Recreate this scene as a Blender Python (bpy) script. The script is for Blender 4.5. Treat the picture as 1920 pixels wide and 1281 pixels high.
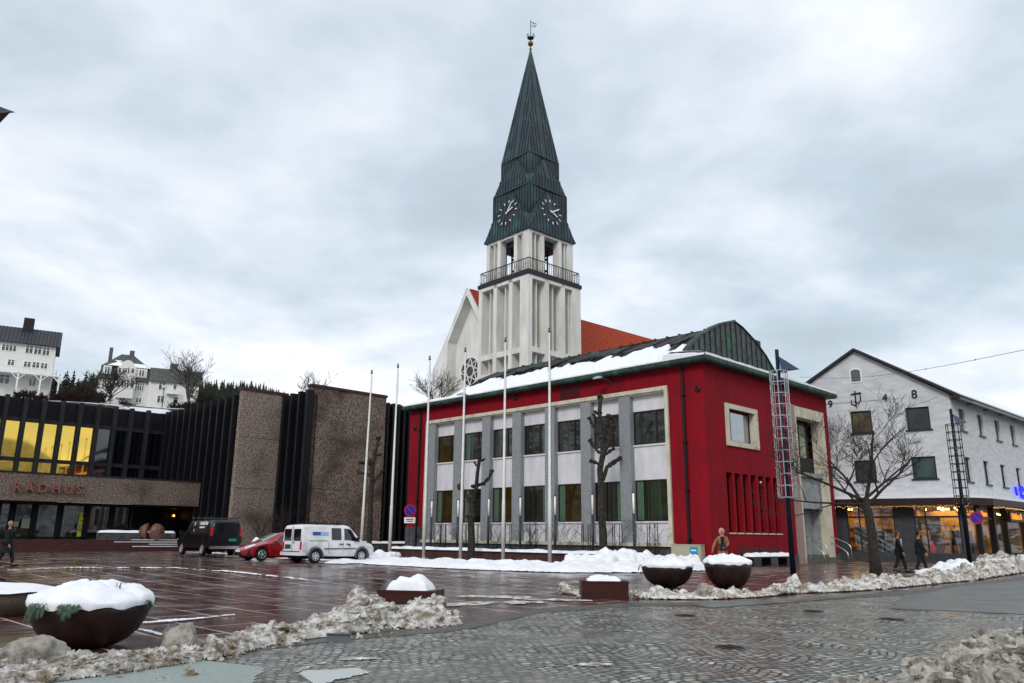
import bpy, bmesh, math, random
import numpy as np
from mathutils import Vector, Matrix, noise, Euler
from mathutils.geometry import tessellate_polygon
from math import sin, cos, pi, radians, atan2, hypot, sqrt
for o in list(bpy.data.objects): bpy.data.objects.remove(o)
SC = bpy.context.scene
COL = SC.collection
# ---------------------------------------------------------------- camera
FPX, PITCH, ROLL, EYE = 1470.0, radians(14.0), radians(0.55), Vector((0, 0, 1.6))
_cp, _sp, _cr, _sr = cos(PITCH), sin(PITCH), cos(ROLL), sin(ROLL)
CF = Vector((0, _cp, _sp)); _u = Vector((0, -_sp, _cp)); _r = Vector((1, 0, 0))
CR = _r*_cr + _u*_sr; CU = -_r*_sr + _u*_cr
cam = bpy.data.objects.new('camera', bpy.data.cameras.new('camera')); COL.objects.link(cam)
cam.data.sensor_width = 36; cam.data.lens = FPX/1920*36; cam.data.clip_end = 6000; cam.data.clip_start = .05
m = Matrix((CR, CU, -CF)).transposed().to_4x4(); m.translation = EYE; cam.matrix_world = m
SC.camera = cam
# ---------------------------------------------------------------- sky and light
SC.view_settings.view_transform = 'Standard'; SC.view_settings.look = 'None'
SC.view_settings.exposure = 0.42; SC.view_settings.gamma = 1
SUN_EL, SUN_AZ = radians(34), radians(200)     # azimuth clockwise from +Y
W_ = bpy.data.worlds.new('World'); SC.world = W_; W_.use_nodes = True
nt = W_.node_tree; nt.nodes.clear()
def wn(t, **k):
    n = nt.nodes.new(t)
    for a, b in k.items(): setattr(n, a, b)
    return n
L_ = nt.links.new
tc = wn('ShaderNodeTexCoord'); sep = wn('ShaderNodeSeparateXYZ'); L_(tc.outputs['Generated'], sep.inputs[0])
def mth(op, a, b=None, c=None, clamp=False):
    n = wn('ShaderNodeMath', operation=op, use_clamp=clamp)
    for i, v in enumerate((a, b, c)):
        if v is None: continue
        if isinstance(v, (int, float)): n.inputs[i].default_value = v
        else: L_(v, n.inputs[i])
    return n.outputs[0]
den = mth('ADD', mth('ABSOLUTE', sep.outputs[2]), .22)
cx = mth('DIVIDE', sep.outputs[0], den); cy = mth('DIVIDE', sep.outputs[1], den)
cmb = wn('ShaderNodeCombineXYZ'); L_(cx, cmb.inputs[0]); L_(cy, cmb.inputs[1])
def nz(scale, detail, rough, off, dist=0):
    mp = wn('ShaderNodeMapping'); mp.inputs['Location'].default_value = off; L_(cmb.outputs[0], mp.inputs[0])
    n = wn('ShaderNodeTexNoise'); n.inputs['Scale'].default_value = scale; n.inputs['Detail'].default_value = detail
    n.inputs['Roughness'].default_value = rough; n.inputs['Distortion'].default_value = dist
    L_(mp.outputs[0], n.inputs['Vector']); return n.outputs[0]
big = nz(.95, 5, .52, (1.4, -6.5, 5), .25); fine = nz(3.2, 7, .55, (7, 7, 7), .15)
cl = mth('MULTIPLY_ADD', mth('ADD', mth('MULTIPLY', big, .76), mth('MULTIPLY', fine, .24)), 1.1, -.045)
rmp = wn('ShaderNodeValToRGB'); L_(cl, rmp.inputs[0]); e = rmp.color_ramp.elements
e[0].position = .28; e[0].color = (.38, .44, .47, 1); e[1].position = .62; e[1].color = (.93, .94, .95, 1)
x = e.new(.40); x.color = (.46, .54, .60, 1); x = e.new(.47); x.color = (.59, .65, .72, 1); x = e.new(.54); x.color = (.74, .77, .82, 1)
sky = wn('ShaderNodeTexSky', sky_type='NISHITA', sun_disc=False, sun_elevation=SUN_EL, sun_rotation=SUN_AZ)
skm = wn('ShaderNodeVectorMath', operation='SCALE'); L_(sky.outputs[0], skm.inputs[0]); skm.inputs['Scale'].default_value = .1
mx = wn('ShaderNodeMixRGB'); mx.inputs[0].default_value = .9; L_(skm.outputs[0], mx.inputs[1]); L_(rmp.outputs[0], mx.inputs[2])
bg = wn('ShaderNodeBackground'); L_(mx.outputs[0], bg.inputs[0]); bg.inputs[1].default_value = 1.0
wo = wn('ShaderNodeOutputWorld'); L_(bg.outputs[0], wo.inputs[0])
sl = bpy.data.lights.new('sun', 'SUN'); sl.energy = 1.1; sl.angle = radians(14); sl.color = (1, .96, .9)
so = bpy.data.objects.new('sun', sl); COL.objects.link(so)
sd = Vector((sin(SUN_AZ)*cos(SUN_EL), cos(SUN_AZ)*cos(SUN_EL), sin(SUN_EL)))
so.rotation_euler = sd.to_track_quat('Z', 'Y').to_euler()
# ---------------------------------------------------------------- measuring helpers
def gz(x, y):
    t = min(1, max(0, (y-24)/12)); t = t*t*(3-2*t)
    return .3*t
def ray(px, py): return CR*((px-960)/FPX) + CU*((640.5-py)/FPX) + CF
def G(px, py):
    d = ray(px, py); z = 0.0; p = EYE
    for _ in range(80):
        p = EYE + d*((z-1.6)/d.z); z = .5*z + .5*gz(p.x, p.y)
    return Vector((p.x, p.y, gz(p.x, p.y)))
def D(px, py, Y):
    d = ray(px, py); return EYE + d*(Y/d.y)
class Fr:
    def __init__(s, o, deg):
        s.o = Vector(o); s.a = radians(deg); s.u = Vector((cos(s.a), sin(s.a), 0)); s.v = Vector((-sin(s.a), cos(s.a), 0))
    def px(s, x, y, ax, val):     # photo pixel -> local point on the vertical plane local x|y = val
        n = s.u if ax == 'x' else s.v; d = ray(x, y)
        p = EYE + d*(((s.o + n*val - EYE) @ n)/(d @ n)) - s.o
        return (p @ s.u, p @ s.v, p.z + s.o.z)
    def w(s, x, y, z=0): return s.o + s.u*x + s.v*y + Vector((0, 0, z))
# ---------------------------------------------------------------- materials
MATS = {}
def rgb(h):
    if isinstance(h, str):
        h = [int(h[i:i+2], 16)/255 for i in (0, 2, 4)]; h = [c/12.92 if c < .04 else ((c+.055)/1.055)**2.4 for c in h]
    return (*h[:3], 1)
def M(name, col, rough=.7, metal=0, col2=None, ns=3, nd=5, lo=.35, hi=.65, bump=0, bs=40, spec=.5, emit=0, ior=1.45, r2=None, coat=0, stretch=None, third=None):
    if name in MATS: return MATS[name]
    m = bpy.data.materials.new(name); m.use_nodes = True; MATS[name] = m
    n = m.node_tree.nodes; l = m.node_tree.links.new; b = n['Principled BSDF']
    b.inputs['Base Color'].default_value = rgb(col); b.inputs['Roughness'].default_value = rough
    b.inputs['Metallic'].default_value = metal; b.inputs['Specular IOR Level'].default_value = spec; b.inputs['IOR'].default_value = ior
    b.inputs['Coat Weight'].default_value = coat; b.inputs['Coat Roughness'].default_value = .04
    t = n.new('ShaderNodeTexCoord'); src = t.outputs['Object']
    if stretch:
        mp = n.new('ShaderNodeMapping'); mp.inputs['Scale'].default_value = stretch; l(src, mp.inputs[0]); vs = mp.outputs[0]
    else: vs = src
    if col2 or r2 is not None:
        z = n.new('ShaderNodeTexNoise'); z.inputs['Scale'].default_value = ns; z.inputs['Detail'].default_value = nd; z.inputs['Roughness'].default_value = .6; l(vs, z.inputs['Vector'])
        r = n.new('ShaderNodeMapRange'); r.inputs[1].default_value = lo; r.inputs[2].default_value = hi; l(z.outputs[0], r.inputs[0])
        if col2:
            x = n.new('ShaderNodeMixRGB'); x.inputs[1].default_value = rgb(col); x.inputs[2].default_value = rgb(col2); l(r.outputs[0], x.inputs[0]); out = x.outputs[0]
            if third:
                z3 = n.new('ShaderNodeTexNoise'); z3.inputs['Scale'].default_value = third[1]; z3.inputs['Detail'].default_value = 3; l(src, z3.inputs['Vector'])
                r3 = n.new('ShaderNodeMapRange'); r3.inputs[1].default_value = third[2]; r3.inputs[2].default_value = third[3]; l(z3.outputs[0], r3.inputs[0])
                x3 = n.new('ShaderNodeMixRGB'); l(r3.outputs[0], x3.inputs[0]); l(out, x3.inputs[1]); x3.inputs[2].default_value = rgb(third[0]); out = x3.outputs[0]
            l(out, b.inputs['Base Color'])
        if r2 is not None:
            q = n.new('ShaderNodeMapRange'); q.inputs[1].default_value = 0; q.inputs[2].default_value = 1; q.inputs[3].default_value = rough; q.inputs[4].default_value = r2; l(r.outputs[0], q.inputs[0]); l(q.outputs[0], b.inputs['Roughness'])
    if bump:
        z = n.new('ShaderNodeTexNoise'); z.inputs['Scale'].default_value = bs; z.inputs['Detail'].default_value = 4; l(src, z.inputs['Vector'])
        bp = n.new('ShaderNodeBump'); bp.inputs['Strength'].default_value = bump; bp.inputs['Distance'].default_value = .02; l(z.outputs[0], bp.inputs['Height']); l(bp.outputs[0], b.inputs['Normal'])
    if emit:
        b.inputs['Emission Color'].default_value = rgb(col); b.inputs['Emission Strength'].default_value = emit
    return m
# ---------------------------------------------------------------- mesh collector
class MB:
    def __init__(s): s.v = []; s.f = []; s.m = []; s.mi = 0; s.T = None
    def add(s, vs, fs):
        k = len(s.v)
        if s.T is not None: vs = [s.T @ Vector(p) for p in vs]
        s.v += [tuple(p) for p in vs]; s.f += [tuple(i+k for i in f) for f in fs]; s.m += [s.mi]*len(fs)
    def box(s, x0, x1, y0, y1, z0, z1):
        if x0 > x1: x0, x1 = x1, x0
        if y0 > y1: y0, y1 = y1, y0
        if z0 > z1: z0, z1 = z1, z0
        s.add([(x0,y0,z0),(x1,y0,z0),(x1,y1,z0),(x0,y1,z0),(x0,y0,z1),(x1,y0,z1),(x1,y1,z1),(x0,y1,z1)],
              [(0,3,2,1),(4,5,6,7),(0,1,5,4),(1,2,6,5),(2,3,7,6),(3,0,4,7)]); return s
    def prism(s, pts, d):        # pts: planar polygon (3D), extruded by vector d
        n = len(pts); d = Vector(d); a = [Vector(p) for p in pts]
        s.add(a + [p+d for p in a], [tuple(range(n-1,-1,-1)), tuple(range(n, 2*n))] + [(i, (i+1) % n, n+(i+1) % n, n+i) for i in range(n)]); return s
    def bar(s, a, b, w, h=None, up=(0,0,1)):
        a, b = Vector(a), Vector(b); h = h or w; d = (b-a).normalized(); u = Vector(up)
        if abs(d @ u) > .99: u = Vector((1,0,0))
        x = d.cross(u).normalized()*w/2; y = x.cross(d).normalized()*h/2
        s.prism([a-x-y, a+x-y, a+x+y, a-x+y], b-a); return s
    def tube(s, path, rad, n=8, caps=True):
        P = [Vector(p) for p in path]; k0 = len(P)
        if not isinstance(rad, (list, tuple)): rad = [rad]*k0
        vs = []; ref = None
        for i, p in enumerate(P):
            d = (P[min(i+1, k0-1)] - P[max(i-1, 0)])
            d = d.normalized() if d.length > 1e-9 else Vector((0,0,1))
            if ref is None: ref = Vector((0,0,1)) if abs(d.z) < .9 else Vector((1,0,0))
            x = d.cross(ref)
            if x.length < 1e-4: x = d.cross(Vector((0,1,0)))
            x.normalize(); y = d.cross(x); ref = x.cross(d)*1.0
            for j in range(n):
                t = 2*pi*j/n; vs.append(p + (x*cos(t) + y*sin(t))*rad[i])
        fs = [(i*n+j, i*n+(j+1) % n, (i+1)*n+(j+1) % n, (i+1)*n+j) for i in range(k0-1) for j in range(n)]
        if caps: fs += [tuple(range(n-1,-1,-1)), tuple(range((k0-1)*n, k0*n))]
        s.add(vs, fs); return s
    def lathe(s, prof, c=(0,0,0), n=24, sx=1, sy=1, cap=True):
        vs = []
        for r, z in prof:
            for j in range(n):
                t = 2*pi*j/n; vs.append((c[0]+r*sx*cos(t), c[1]+r*sy*sin(t), c[2]+z))
        k = len(prof)
        fs = [(i*n+j, i*n+(j+1) % n, (i+1)*n+(j+1) % n, (i+1)*n+j) for i in range(k-1) for j in range(n)]
        if cap: fs += [tuple(range(n-1,-1,-1)), tuple(range((k-1)*n, k*n))]
        s.add(vs, fs); return s
    def ball(s, c, r, n=10, rz=None, jit=0, seed=0):
        rz = rz or r; vs = []; k = max(4, n*2//3)
        for i in range(k+1):
            a = pi*i/k
            for j in range(n):
                t = 2*pi*j/n; q = Vector((sin(a)*cos(t), sin(a)*sin(t), -cos(a)))
                f = 1 + jit*noise.noise(q*1.7 + Vector((seed*7.3, seed*3.1, seed)))
                vs.append((c[0]+q.x*r*f, c[1]+q.y*r*f, c[2]+q.z*rz*f))
        s.add(vs, [(i*n+j, i*n+(j+1) % n, (i+1)*n+(j+1) % n, (i+1)*n+j) for i in range(k) for j in range(n)]); return s
    def build(s, name, mats, parent=None, smooth=False, loc=None):
        me = bpy.data.meshes.new(name); me.from_pydata(s.v, [], s.f)
        for mm in (mats if isinstance(mats, (list, tuple)) else [mats]): me.materials.append(mm)
        me.polygons.foreach_set('material_index', s.m)
        if smooth: me.polygons.foreach_set('use_smooth', [True]*len(s.f))
        me.update()
        bm = bmesh.new(); bm.from_mesh(me); bmesh.ops.recalc_face_normals(bm, faces=bm.faces); bm.to_mesh(me); bm.free()
        o = bpy.data.objects.new(name, me); COL.objects.link(o)
        if parent: o.parent = parent
        if loc is not None: o.location = loc
        return o
def tag(o, label=None, cat=None, group=None, kind=None):
    if label: o['label'] = label
    if cat: o['category'] = cat
    if group: o['group'] = group
    if kind: o['kind'] = kind
    return o
def thing(name, label, cat, loc=(0,0,0), rot=0, group=None, tilt=(0,0)):
    o = bpy.data.objects.new(name, None); COL.objects.link(o); o.empty_display_size = .3
    o.location = loc; o.rotation_euler = (tilt[0], tilt[1], rot)
    return tag(o, label, cat, group)
def box(name, mt, par, *a):
    return MB().box(*a).build(name, mt, par)
def dup(root, loc, rot=None, label=None):
    r = root.copy(); COL.objects.link(r); r.location = loc
    if rot is not None: r.rotation_euler = rot
    if label: r['label'] = label
    for ch in list(root.children):
        c = ch.copy(); COL.objects.link(c); c.parent = r
        for g in list(ch.children):
            d = g.copy(); COL.objects.link(d); d.parent = c
    return r
def wall(mb, ax, n0, n1, a0, a1, z0, z1, holes):
    """wall slab with openings: ax 'y' -> runs along y, thickness x n0..n1; holes (a0,a1,z0,z1)"""
    A = sorted({a0, a1} | {min(max(h[i], a0), a1) for h in holes for i in (0, 1)}); Z = sorted({z0, z1} | {min(max(h[i], z0), z1) for h in holes for i in (2, 3)})
    for i in range(len(A)-1):
        run = None
        for j in range(len(Z)):
            solid = False
            if j < len(Z)-1:
                ca, cz = (A[i]+A[i+1])/2, (Z[j]+Z[j+1])/2
                solid = not any(h[0] < ca < h[1] and h[2] < cz < h[3] for h in holes)
            if solid and run is None: run = Z[j]
            if not solid and run is not None:
                (mb.box(n0, n1, A[i], A[i+1], run, Z[j]) if ax == 'y' else mb.box(A[i], A[i+1], n0, n1, run, Z[j])); run = None
TEXTS = []
def text(name, s, size, mt, par, loc, rot, ext=.02, align='LEFT', bold=0, label=None, spacing=1, width=None):
    c = bpy.data.curves.new(name, 'FONT'); c.body = s; c.size = size; c.extrude = ext; c.align_x = align; c.offset = bold; c.space_character = spacing
    c.materials.append(mt); o = bpy.data.objects.new(name, c); COL.objects.link(o); o.parent = par; o.location = loc; o.rotation_euler = rot
    TEXTS.append((o, width))
    if label: o['label'] = label
    return o
# ================================================================= GROUND
def grid_mesh(name, xs, ys, off, mt, clip=None, zf=None):
    vs = []; fs = []; idx = {}
    for i, x in enumerate(xs):
        for j, y in enumerate(ys):
            idx[i, j] = len(vs); vs.append((x, y, (zf(x, y) if zf else gz(x, y))+off))
    for i in range(len(xs)-1):
        for j in range(len(ys)-1):
            fs.append((idx[i,j], idx[i+1,j], idx[i+1,j+1], idx[i,j+1]))
    mb = MB(); mb.add(vs, fs); return mb.build(name, mt, smooth=True)
def ax(a, b, step, outer):
    r = [a - o for o in reversed(outer)] + [a + i*step for i in range(int((b-a)/step)+1)] + [b + o for o in outer]
    return r
OUT = [5, 15, 40, 100, 250, 700, 1800]
m_soil = M('ground_wet', '3a3634', .6, col2='57514d', ns=.3)
tag(grid_mesh('ground', ax(-40, 44, 2, OUT), ax(20, 40, 1, OUT), -.03, m_soil), kind='structure')

def slab_material():
    m = bpy.data.materials.new('wet_red_slabs'); m.use_nodes = True; n = m.node_tree.nodes; l = m.node_tree.links.new; b = n['Principled BSDF']
    t = n.new('ShaderNodeTexCoord'); mp = n.new('ShaderNodeMapping'); mp.inputs['Rotation'].default_value = (0, 0, radians(45.1)); l(t.outputs['Object'], mp.inputs[0])
    br = n.new('ShaderNodeTexBrick'); l(mp.outputs[0], br.inputs[0]); br.offset = .5
    br.inputs['Scale'].default_value = 1; br.inputs['Brick Width'].default_value = 2.2; br.inputs['Row Height'].default_value = 1.08; br.inputs['Mortar Size'].default_value = .032
    br.inputs['Mortar Smooth'].default_value = .3; br.inputs['Color1'].default_value = rgb('2f1a17'); br.inputs['Color2'].default_value = rgb('60382f'); br.inputs['Mortar'].default_value = (0,0,0,1)
    def N(sc, de, lo, hi, st=None):
        z = n.new('ShaderNodeTexNoise'); z.inputs['Scale'].default_value = sc; z.inputs['Detail'].default_value = de
        if st:
            q = n.new('ShaderNodeMapping'); q.inputs['Scale'].default_value = st; l(mp.outputs[0], q.inputs[0]); l(q.outputs[0], z.inputs[0])
        else: l(mp.outputs[0], z.inputs[0])
        r = n.new('ShaderNodeMapRange'); r.inputs[1].default_value = lo; r.inputs[2].default_value = hi; l(z.outputs[0], r.inputs[0]); return r.outputs[0]
    big = N(.35, 4, .4, .6); grime = N(2.5, 6, .35, .7); sp = N(60, 3, .3, .75)
    x1 = n.new('ShaderNodeMixRGB'); x1.blend_type = 'MULTIPLY'; x1.inputs[0].default_value = .55; l(br.outputs[0], x1.inputs[1]); l(grime, x1.inputs[2])
    xs = n.new('ShaderNodeMixRGB'); xs.inputs[2].default_value = rgb('6b4a44'); fm = n.new('ShaderNodeMath'); fm.operation = 'MULTIPLY'; fm.inputs[1].default_value = .35; l(sp, fm.inputs[0]); l(fm.outputs[0], xs.inputs[0]); l(x1.outputs[0], xs.inputs[1])
    # slush-filled joints in places, paler to stand in for their bright wet reflection
    x2 = n.new('ShaderNodeMixRGB'); jm = n.new('ShaderNodeMath'); jm.operation = 'MULTIPLY'; jn = N(.5, 3, .36, .52); l(br.outputs['Fac'], jm.inputs[0]); l(jn, jm.inputs[1])
    l(jm.outputs[0], x2.inputs[0]); l(xs.outputs[0], x2.inputs[1]); x2.inputs[2].default_value = rgb('c4bbb6')
    # thin slush smears along the rows
    sm = N(1.6, 6, .66, .74, (.35, 1.9, 1)); x3 = n.new('ShaderNodeMixRGB'); l(sm, x3.inputs[0]); l(x2.outputs[0], x3.inputs[1]); x3.inputs[2].default_value = rgb('8f8784')
    l(x3.outputs[0], b.inputs['Base Color'])
    r = n.new('ShaderNodeMapRange'); r.inputs[3].default_value = .05; r.inputs[4].default_value = .38
    w2 = N(1.1, 5, .38, .62); ad = n.new('ShaderNodeMath'); ad.operation = 'MULTIPLY'; l(big, ad.inputs[0]); l(w2, ad.inputs[1]); l(ad.outputs[0], r.inputs[0])
    b2 = n.new('ShaderNodeTexBrick'); l(mp.outputs[0], b2.inputs[0]); b2.offset = .5
    for k_, v_ in (('Scale', 1), ('Brick Width', 2.2), ('Row Height', 1.08), ('Mortar Size', 0)): b2.inputs[k_].default_value = v_
    b2.inputs['Color1'].default_value = (0,0,0,1); b2.inputs['Color2'].default_value = (1,1,1,1)
    ra = n.new('ShaderNodeMath'); ra.operation = 'MULTIPLY_ADD'; l(b2.outputs[0], ra.inputs[0]); ra.inputs[1].default_value = .1; l(r.outputs[0], ra.inputs[2])
    l(ra.outputs[0], b.inputs['Roughness']); b.inputs['Specular IOR Level'].default_value = .55
    bp = n.new('ShaderNodeBump'); bp.inputs['Strength'].default_value = .45; bp.inputs['Distance'].default_value = .014
    inv = n.new('ShaderNodeMath'); inv.operation = 'SUBTRACT'; inv.inputs[0].default_value = 1; l(br.outputs['Fac'], inv.inputs[1])
    wv = N(.9, 3, 0, 1); a2 = n.new('ShaderNodeMath'); a2.operation = 'MULTIPLY_ADD'; l(wv, a2.inputs[0]); a2.inputs[1].default_value = 2.6; l(inv.outputs[0], a2.inputs[2])
    a3 = n.new('ShaderNodeMath'); a3.operation = 'MULTIPLY_ADD'; l(sp, a3.inputs[0]); a3.inputs[1].default_value = .12; a4 = n.new('ShaderNodeMath'); a4.operation = 'MULTIPLY_ADD'; l(b2.outputs[0], a4.inputs[0]); a4.inputs[1].default_value = .25; l(a2.outputs[0], a4.inputs[2]); l(a4.outputs[0], a3.inputs[2]); l(a3.outputs[0], bp.inputs['Height']); l(bp.outputs[0], b.inputs['Normal'])
    return m
tag(grid_mesh('plaza', ax(-46, 46, 1, [8, 20, 45]), ax(6, 50, 1, [6, 14, 30]), 0, slab_material()), kind='structure')

def sett_material():
    m = bpy.data.materials.new('granite_setts'); m.use_nodes = True; n = m.node_tree.nodes; l = m.node_tree.links.new; b = n['Principled BSDF']
    t = n.new('ShaderNodeTexCoord'); mp = n.new('ShaderNodeMapping'); mp.inputs['Rotation'].default_value = (0, 0, radians(-38)); l(t.outputs['Object'], mp.inputs[0])
    sx = n.new('ShaderNodeSeparateXYZ'); l(mp.outputs[0], sx.inputs[0])
    def mt_(op, a, bb=None):
        q = n.new('ShaderNodeMath'); q.operation = op
        for i, v in enumerate((a, bb)):
            if v is None: continue
            if isinstance(v, (int, float)): q.inputs[i].default_value = v
            else: l(v, q.inputs[i])
        return q.outputs[0]
    def N(sc, de, lo, hi, src=None):
        z = n.new('ShaderNodeTexNoise'); z.inputs['Scale'].default_value = sc; z.inputs['Detail'].default_value = de; l(src or mp.outputs[0], z.inputs[0])
        r = n.new('ShaderNodeMapRange'); r.inputs[1].default_value = lo; r.inputs[2].default_value = hi; l(z.outputs[0], r.inputs[0]); return r.outputs[0]
    arc = mt_('MULTIPLY', mt_('ABSOLUTE', mt_('SINE', mt_('MULTIPLY', sx.outputs[0], pi/1.5))), .17)
    wob = mt_('MULTIPLY', N(.9, 3, 0, 1), .55)
    yy = mt_('ADD', mt_('ADD', sx.outputs[1], arc), wob)
    cb = n.new('ShaderNodeCombineXYZ'); l(mt_('ADD', sx.outputs[0], mt_('MULTIPLY', N(2.1, 2, 0, 1), .28)), cb.inputs[0]); l(yy, cb.inputs[1])
    br = n.new('ShaderNodeTexBrick'); l(cb.outputs[0], br.inputs[0]); br.offset = .5
    for k, v in (('Scale', 1), ('Brick Width', .165), ('Row Height', .135), ('Mortar Size', .021), ('Mortar Smooth', .2)): br.inputs[k].default_value = v
    br.inputs['Color1'].default_value = rgb('7c807a'); br.inputs['Color2'].default_value = rgb('c8cac2'); br.inputs['Mortar'].default_value = rgb('141311')
    bq = n.new('ShaderNodeTexBrick'); l(cb.outputs[0], bq.inputs[0]); bq.offset = .5
    for k, v in (('Scale', 1), ('Brick Width', .165), ('Row Height', .135), ('Mortar Size', 0)): bq.inputs[k].default_value = v
    bq.inputs['Color1'].default_value = (0,0,0,1); bq.inputs['Color2'].default_value = (1,1,1,1); hv = mt_('FRACT', mt_('MULTIPLY', bq.outputs[0], 7.3))
    tint = n.new('ShaderNodeMixRGB'); tint.blend_type = 'MULTIPLY'; tint.inputs[0].default_value = .8
    rp = n.new('ShaderNodeValToRGB'); e = rp.color_ramp.elements; e[0].position = .3; e[0].color = rgb('7d8886'); e[1].position = .8; e[1].color = rgb('ffffff'); z = e.new(.42); z.color = rgb('b3bcb9'); z = e.new(.52); z.color = rgb('cbb893'); z = e.new(.62); z.color = rgb('dfe3df')
    l(mt_('ADD', mt_('MULTIPLY', hv, .45), mt_('MULTIPLY', N(9, 3, 0, 1), .5)), rp.inputs[0]); l(br.outputs[0], tint.inputs[1]); l(rp.outputs[0], tint.inputs[2])
    # sand and slush lying over the joints in patches
    pt = N(.55, 6, .50, .60); dirt = n.new('ShaderNodeMixRGB'); l(mt_('MULTIPLY', pt, .55), dirt.inputs[0]); l(tint.outputs[0], dirt.inputs[1]); dirt.inputs[2].default_value = rgb('66655f')
    fl = N(14, 5, .66, .72); d2 = n.new('ShaderNodeMixRGB'); l(mt_('MULTIPLY', fl, N(.8, 3, .5, .6)), d2.inputs[0]); l(dirt.outputs[0], d2.inputs[1]); d2.inputs[2].default_value = rgb('a9a69e')
    l(d2.outputs[0], b.inputs['Base Color'])
    rr = n.new('ShaderNodeMapRange'); rr.inputs[3].default_value = .06; rr.inputs[4].default_value = .48; l(N(1.2, 5, .4, .6), rr.inputs[0]); l(rr.outputs[0], b.inputs['Roughness'])
    bp = n.new('ShaderNodeBump'); bp.inputs['Strength'].default_value = 1; bp.inputs['Distance'].default_value = .03
    h = mt_('ADD', mt_('MULTIPLY', mt_('SUBTRACT', 1, br.outputs['Fac']), mt_('SUBTRACT', 1, mt_('MULTIPLY', pt, .8))), mt_('MULTIPLY', N(35, 3, 0, 1), .25))
    l(h, bp.inputs['Height']); l(bp.outputs[0], b.inputs['Normal']); return m
# street: everything on the near side of this edge line (ground points)
EDGE = [(-60, -35), (-12, 4.5), (-5.9, 9.35), (-4.9, 10.75), (-3.9, 12.3), (-2.7, 13.9), (-.9, 15.4), (.7, 18.9), (3.1, 20.9), (5.2, 21.2), (8.5, 23.3), (13.6, 27.1), (21.2, 33.2), (40, 48), (70, 70)]
def edge_y(x, off=0): return float(np.interp(x, [p[0] for p in EDGE], [p[1] for p in EDGE])) + off
def street_sheet(name, x0, x1, step, off0, off1, rows, dz, mt, smooth=True):
    """sheet between edge+off1 and edge+off0 (metres towards the camera are negative)"""
    mb = MB(); vs = []; fs = []; xs = [x0 + i*step for i in range(int((x1-x0)/step)+1)]
    for x in xs:
        a, b_ = edge_y(x, off0 + .18*noise.noise(Vector((x*.8, off0, 3)))), edge_y(x, off1 + (.18*noise.noise(Vector((x*.8, off1, 3))) if off1 > -20 else 0))
        for j in range(rows+1):
            y = a + (b_-a)*j/rows; vs.append((x, y, gz(x, y)+dz))
    R = rows+1
    fs = [(i*R+j, (i+1)*R+j, (i+1)*R+j+1, i*R+j+1) for i in range(len(xs)-1) for j in range(rows)]
    mb.add(vs, fs); return mb.build(name, mt, smooth=smooth)
tag(street_sheet('cobbled_street', -14, 62, .5, 0, -40, 60, .012, sett_material()), kind='structure')
m_asph = M('asphalt_wet', '4a4b49', .3, col2='6f7370', ns=1.3, bump=.5, bs=120, r2=.55)
m_gut = M('gutter_grit', '35322f', .22, col2='5a564f', ns=1.8, bump=.6, bs=90, r2=.65)
tag(street_sheet('gutter', -14, 62, .25, -.02, -1.05, 4, .018, m_gut), kind='structure')
def ground_patch(name, pts, mt, dz, step=.05):
    """irregular sheet cut out of a grid so that it follows the ground"""
    P = [G(*p) for p in pts]; x0, x1 = min(p.x for p in P), max(p.x for p in P); y0, y1 = min(p.y for p in P), max(p.y for p in P); mb = MB(); idx = {}; vs = []; fs = []
    def inside(x, y):
        x += .10*noise.noise(Vector((x*2.3, y*2.3, 1))) + .03*noise.noise(Vector((x*9, y*9, 2))); y += .10*noise.noise(Vector((x*2.3, y*2.3, 5))) + .03*noise.noise(Vector((x*9, y*9, 6))); c = False
        for a, b_ in zip(P, P[1:]+P[:1]):
            if (a.y > y) != (b_.y > y) and x < (b_.x-a.x)*(y-a.y)/(b_.y-a.y)+a.x: c = not c
        return c
    def vid(i, j):
        if (i, j) not in idx: x, y = x0+i*step, y0+j*step; idx[i, j] = len(vs); vs.append((x, y, gz(x, y)+dz))
        return idx[i, j]
    for i in range(int((x1-x0)/step)+1):
        for j in range(int((y1-y0)/step)+1):
            if inside(x0+(i+.5)*step, y0+(j+.5)*step): fs.append((vid(i, j), vid(i+1, j), vid(i+1, j+1), vid(i, j+1)))
    mb.add(vs, fs); return tag(mb.build(name, mt, smooth=True), kind='structure')
m_pale = M('pale_asphalt', '7d8986', .45, col2='98a39f', ns=30, nd=4, bump=.4, bs=150)
ground_patch('asphalt_patch', [(-150,1320),(40,1262),(300,1232),(420,1246),(500,1256),(470,1290),(400,1340)], m_pale, .02)
ground_patch('asphalt_patch', [(560,1262),(680,1256),(700,1266),(620,1280),(590,1290)], M('pale_stone', 'b4b9b8', .5, bump=.3, bs=150), .024)
ground_patch('asphalt_patch', [(1660,1142),(1700,1118),(1800,1100),(1960,1086),(2020,1090),(2050,1160),(1850,1150)], m_asph, .02, .09)
ground_patch('asphalt_patch', [(1290,1134),(1500,1122),(1700,1104),(1660,1112),(1500,1130),(1330,1142)], m_asph, .024, .08)
def manhole(px, py, r, label):
    p = G(px, py); t = thing('manhole_cover', label, 'manhole cover', (p.x, p.y, p.z+.014), .4, 'manhole covers in the cobbled street')
    MB().lathe([(r*1.15, 0), (r*1.15, .010), (r*1.0, .012)], n=28).build('frame', M('iron_worn', '3a3836', .35, metal=.6, col2='5a5550', ns=20), t)
    mb = MB().lathe([(r*.97, .002), (r*.97, .016), (r*.9, .017)], n=28)
    for k in range(-3, 4): mb.box(-r*.7, r*.7, k*r*.24-.012, k*r*.24+.012, .017, .022)
    mb.build('lid', M('iron_dark', '24211f', .3, metal=.6, col2='3c3532', ns=12), t)
manhole(1368, 1216, .19, 'rusty round manhole cover in the middle of the cobbled street')
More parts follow.
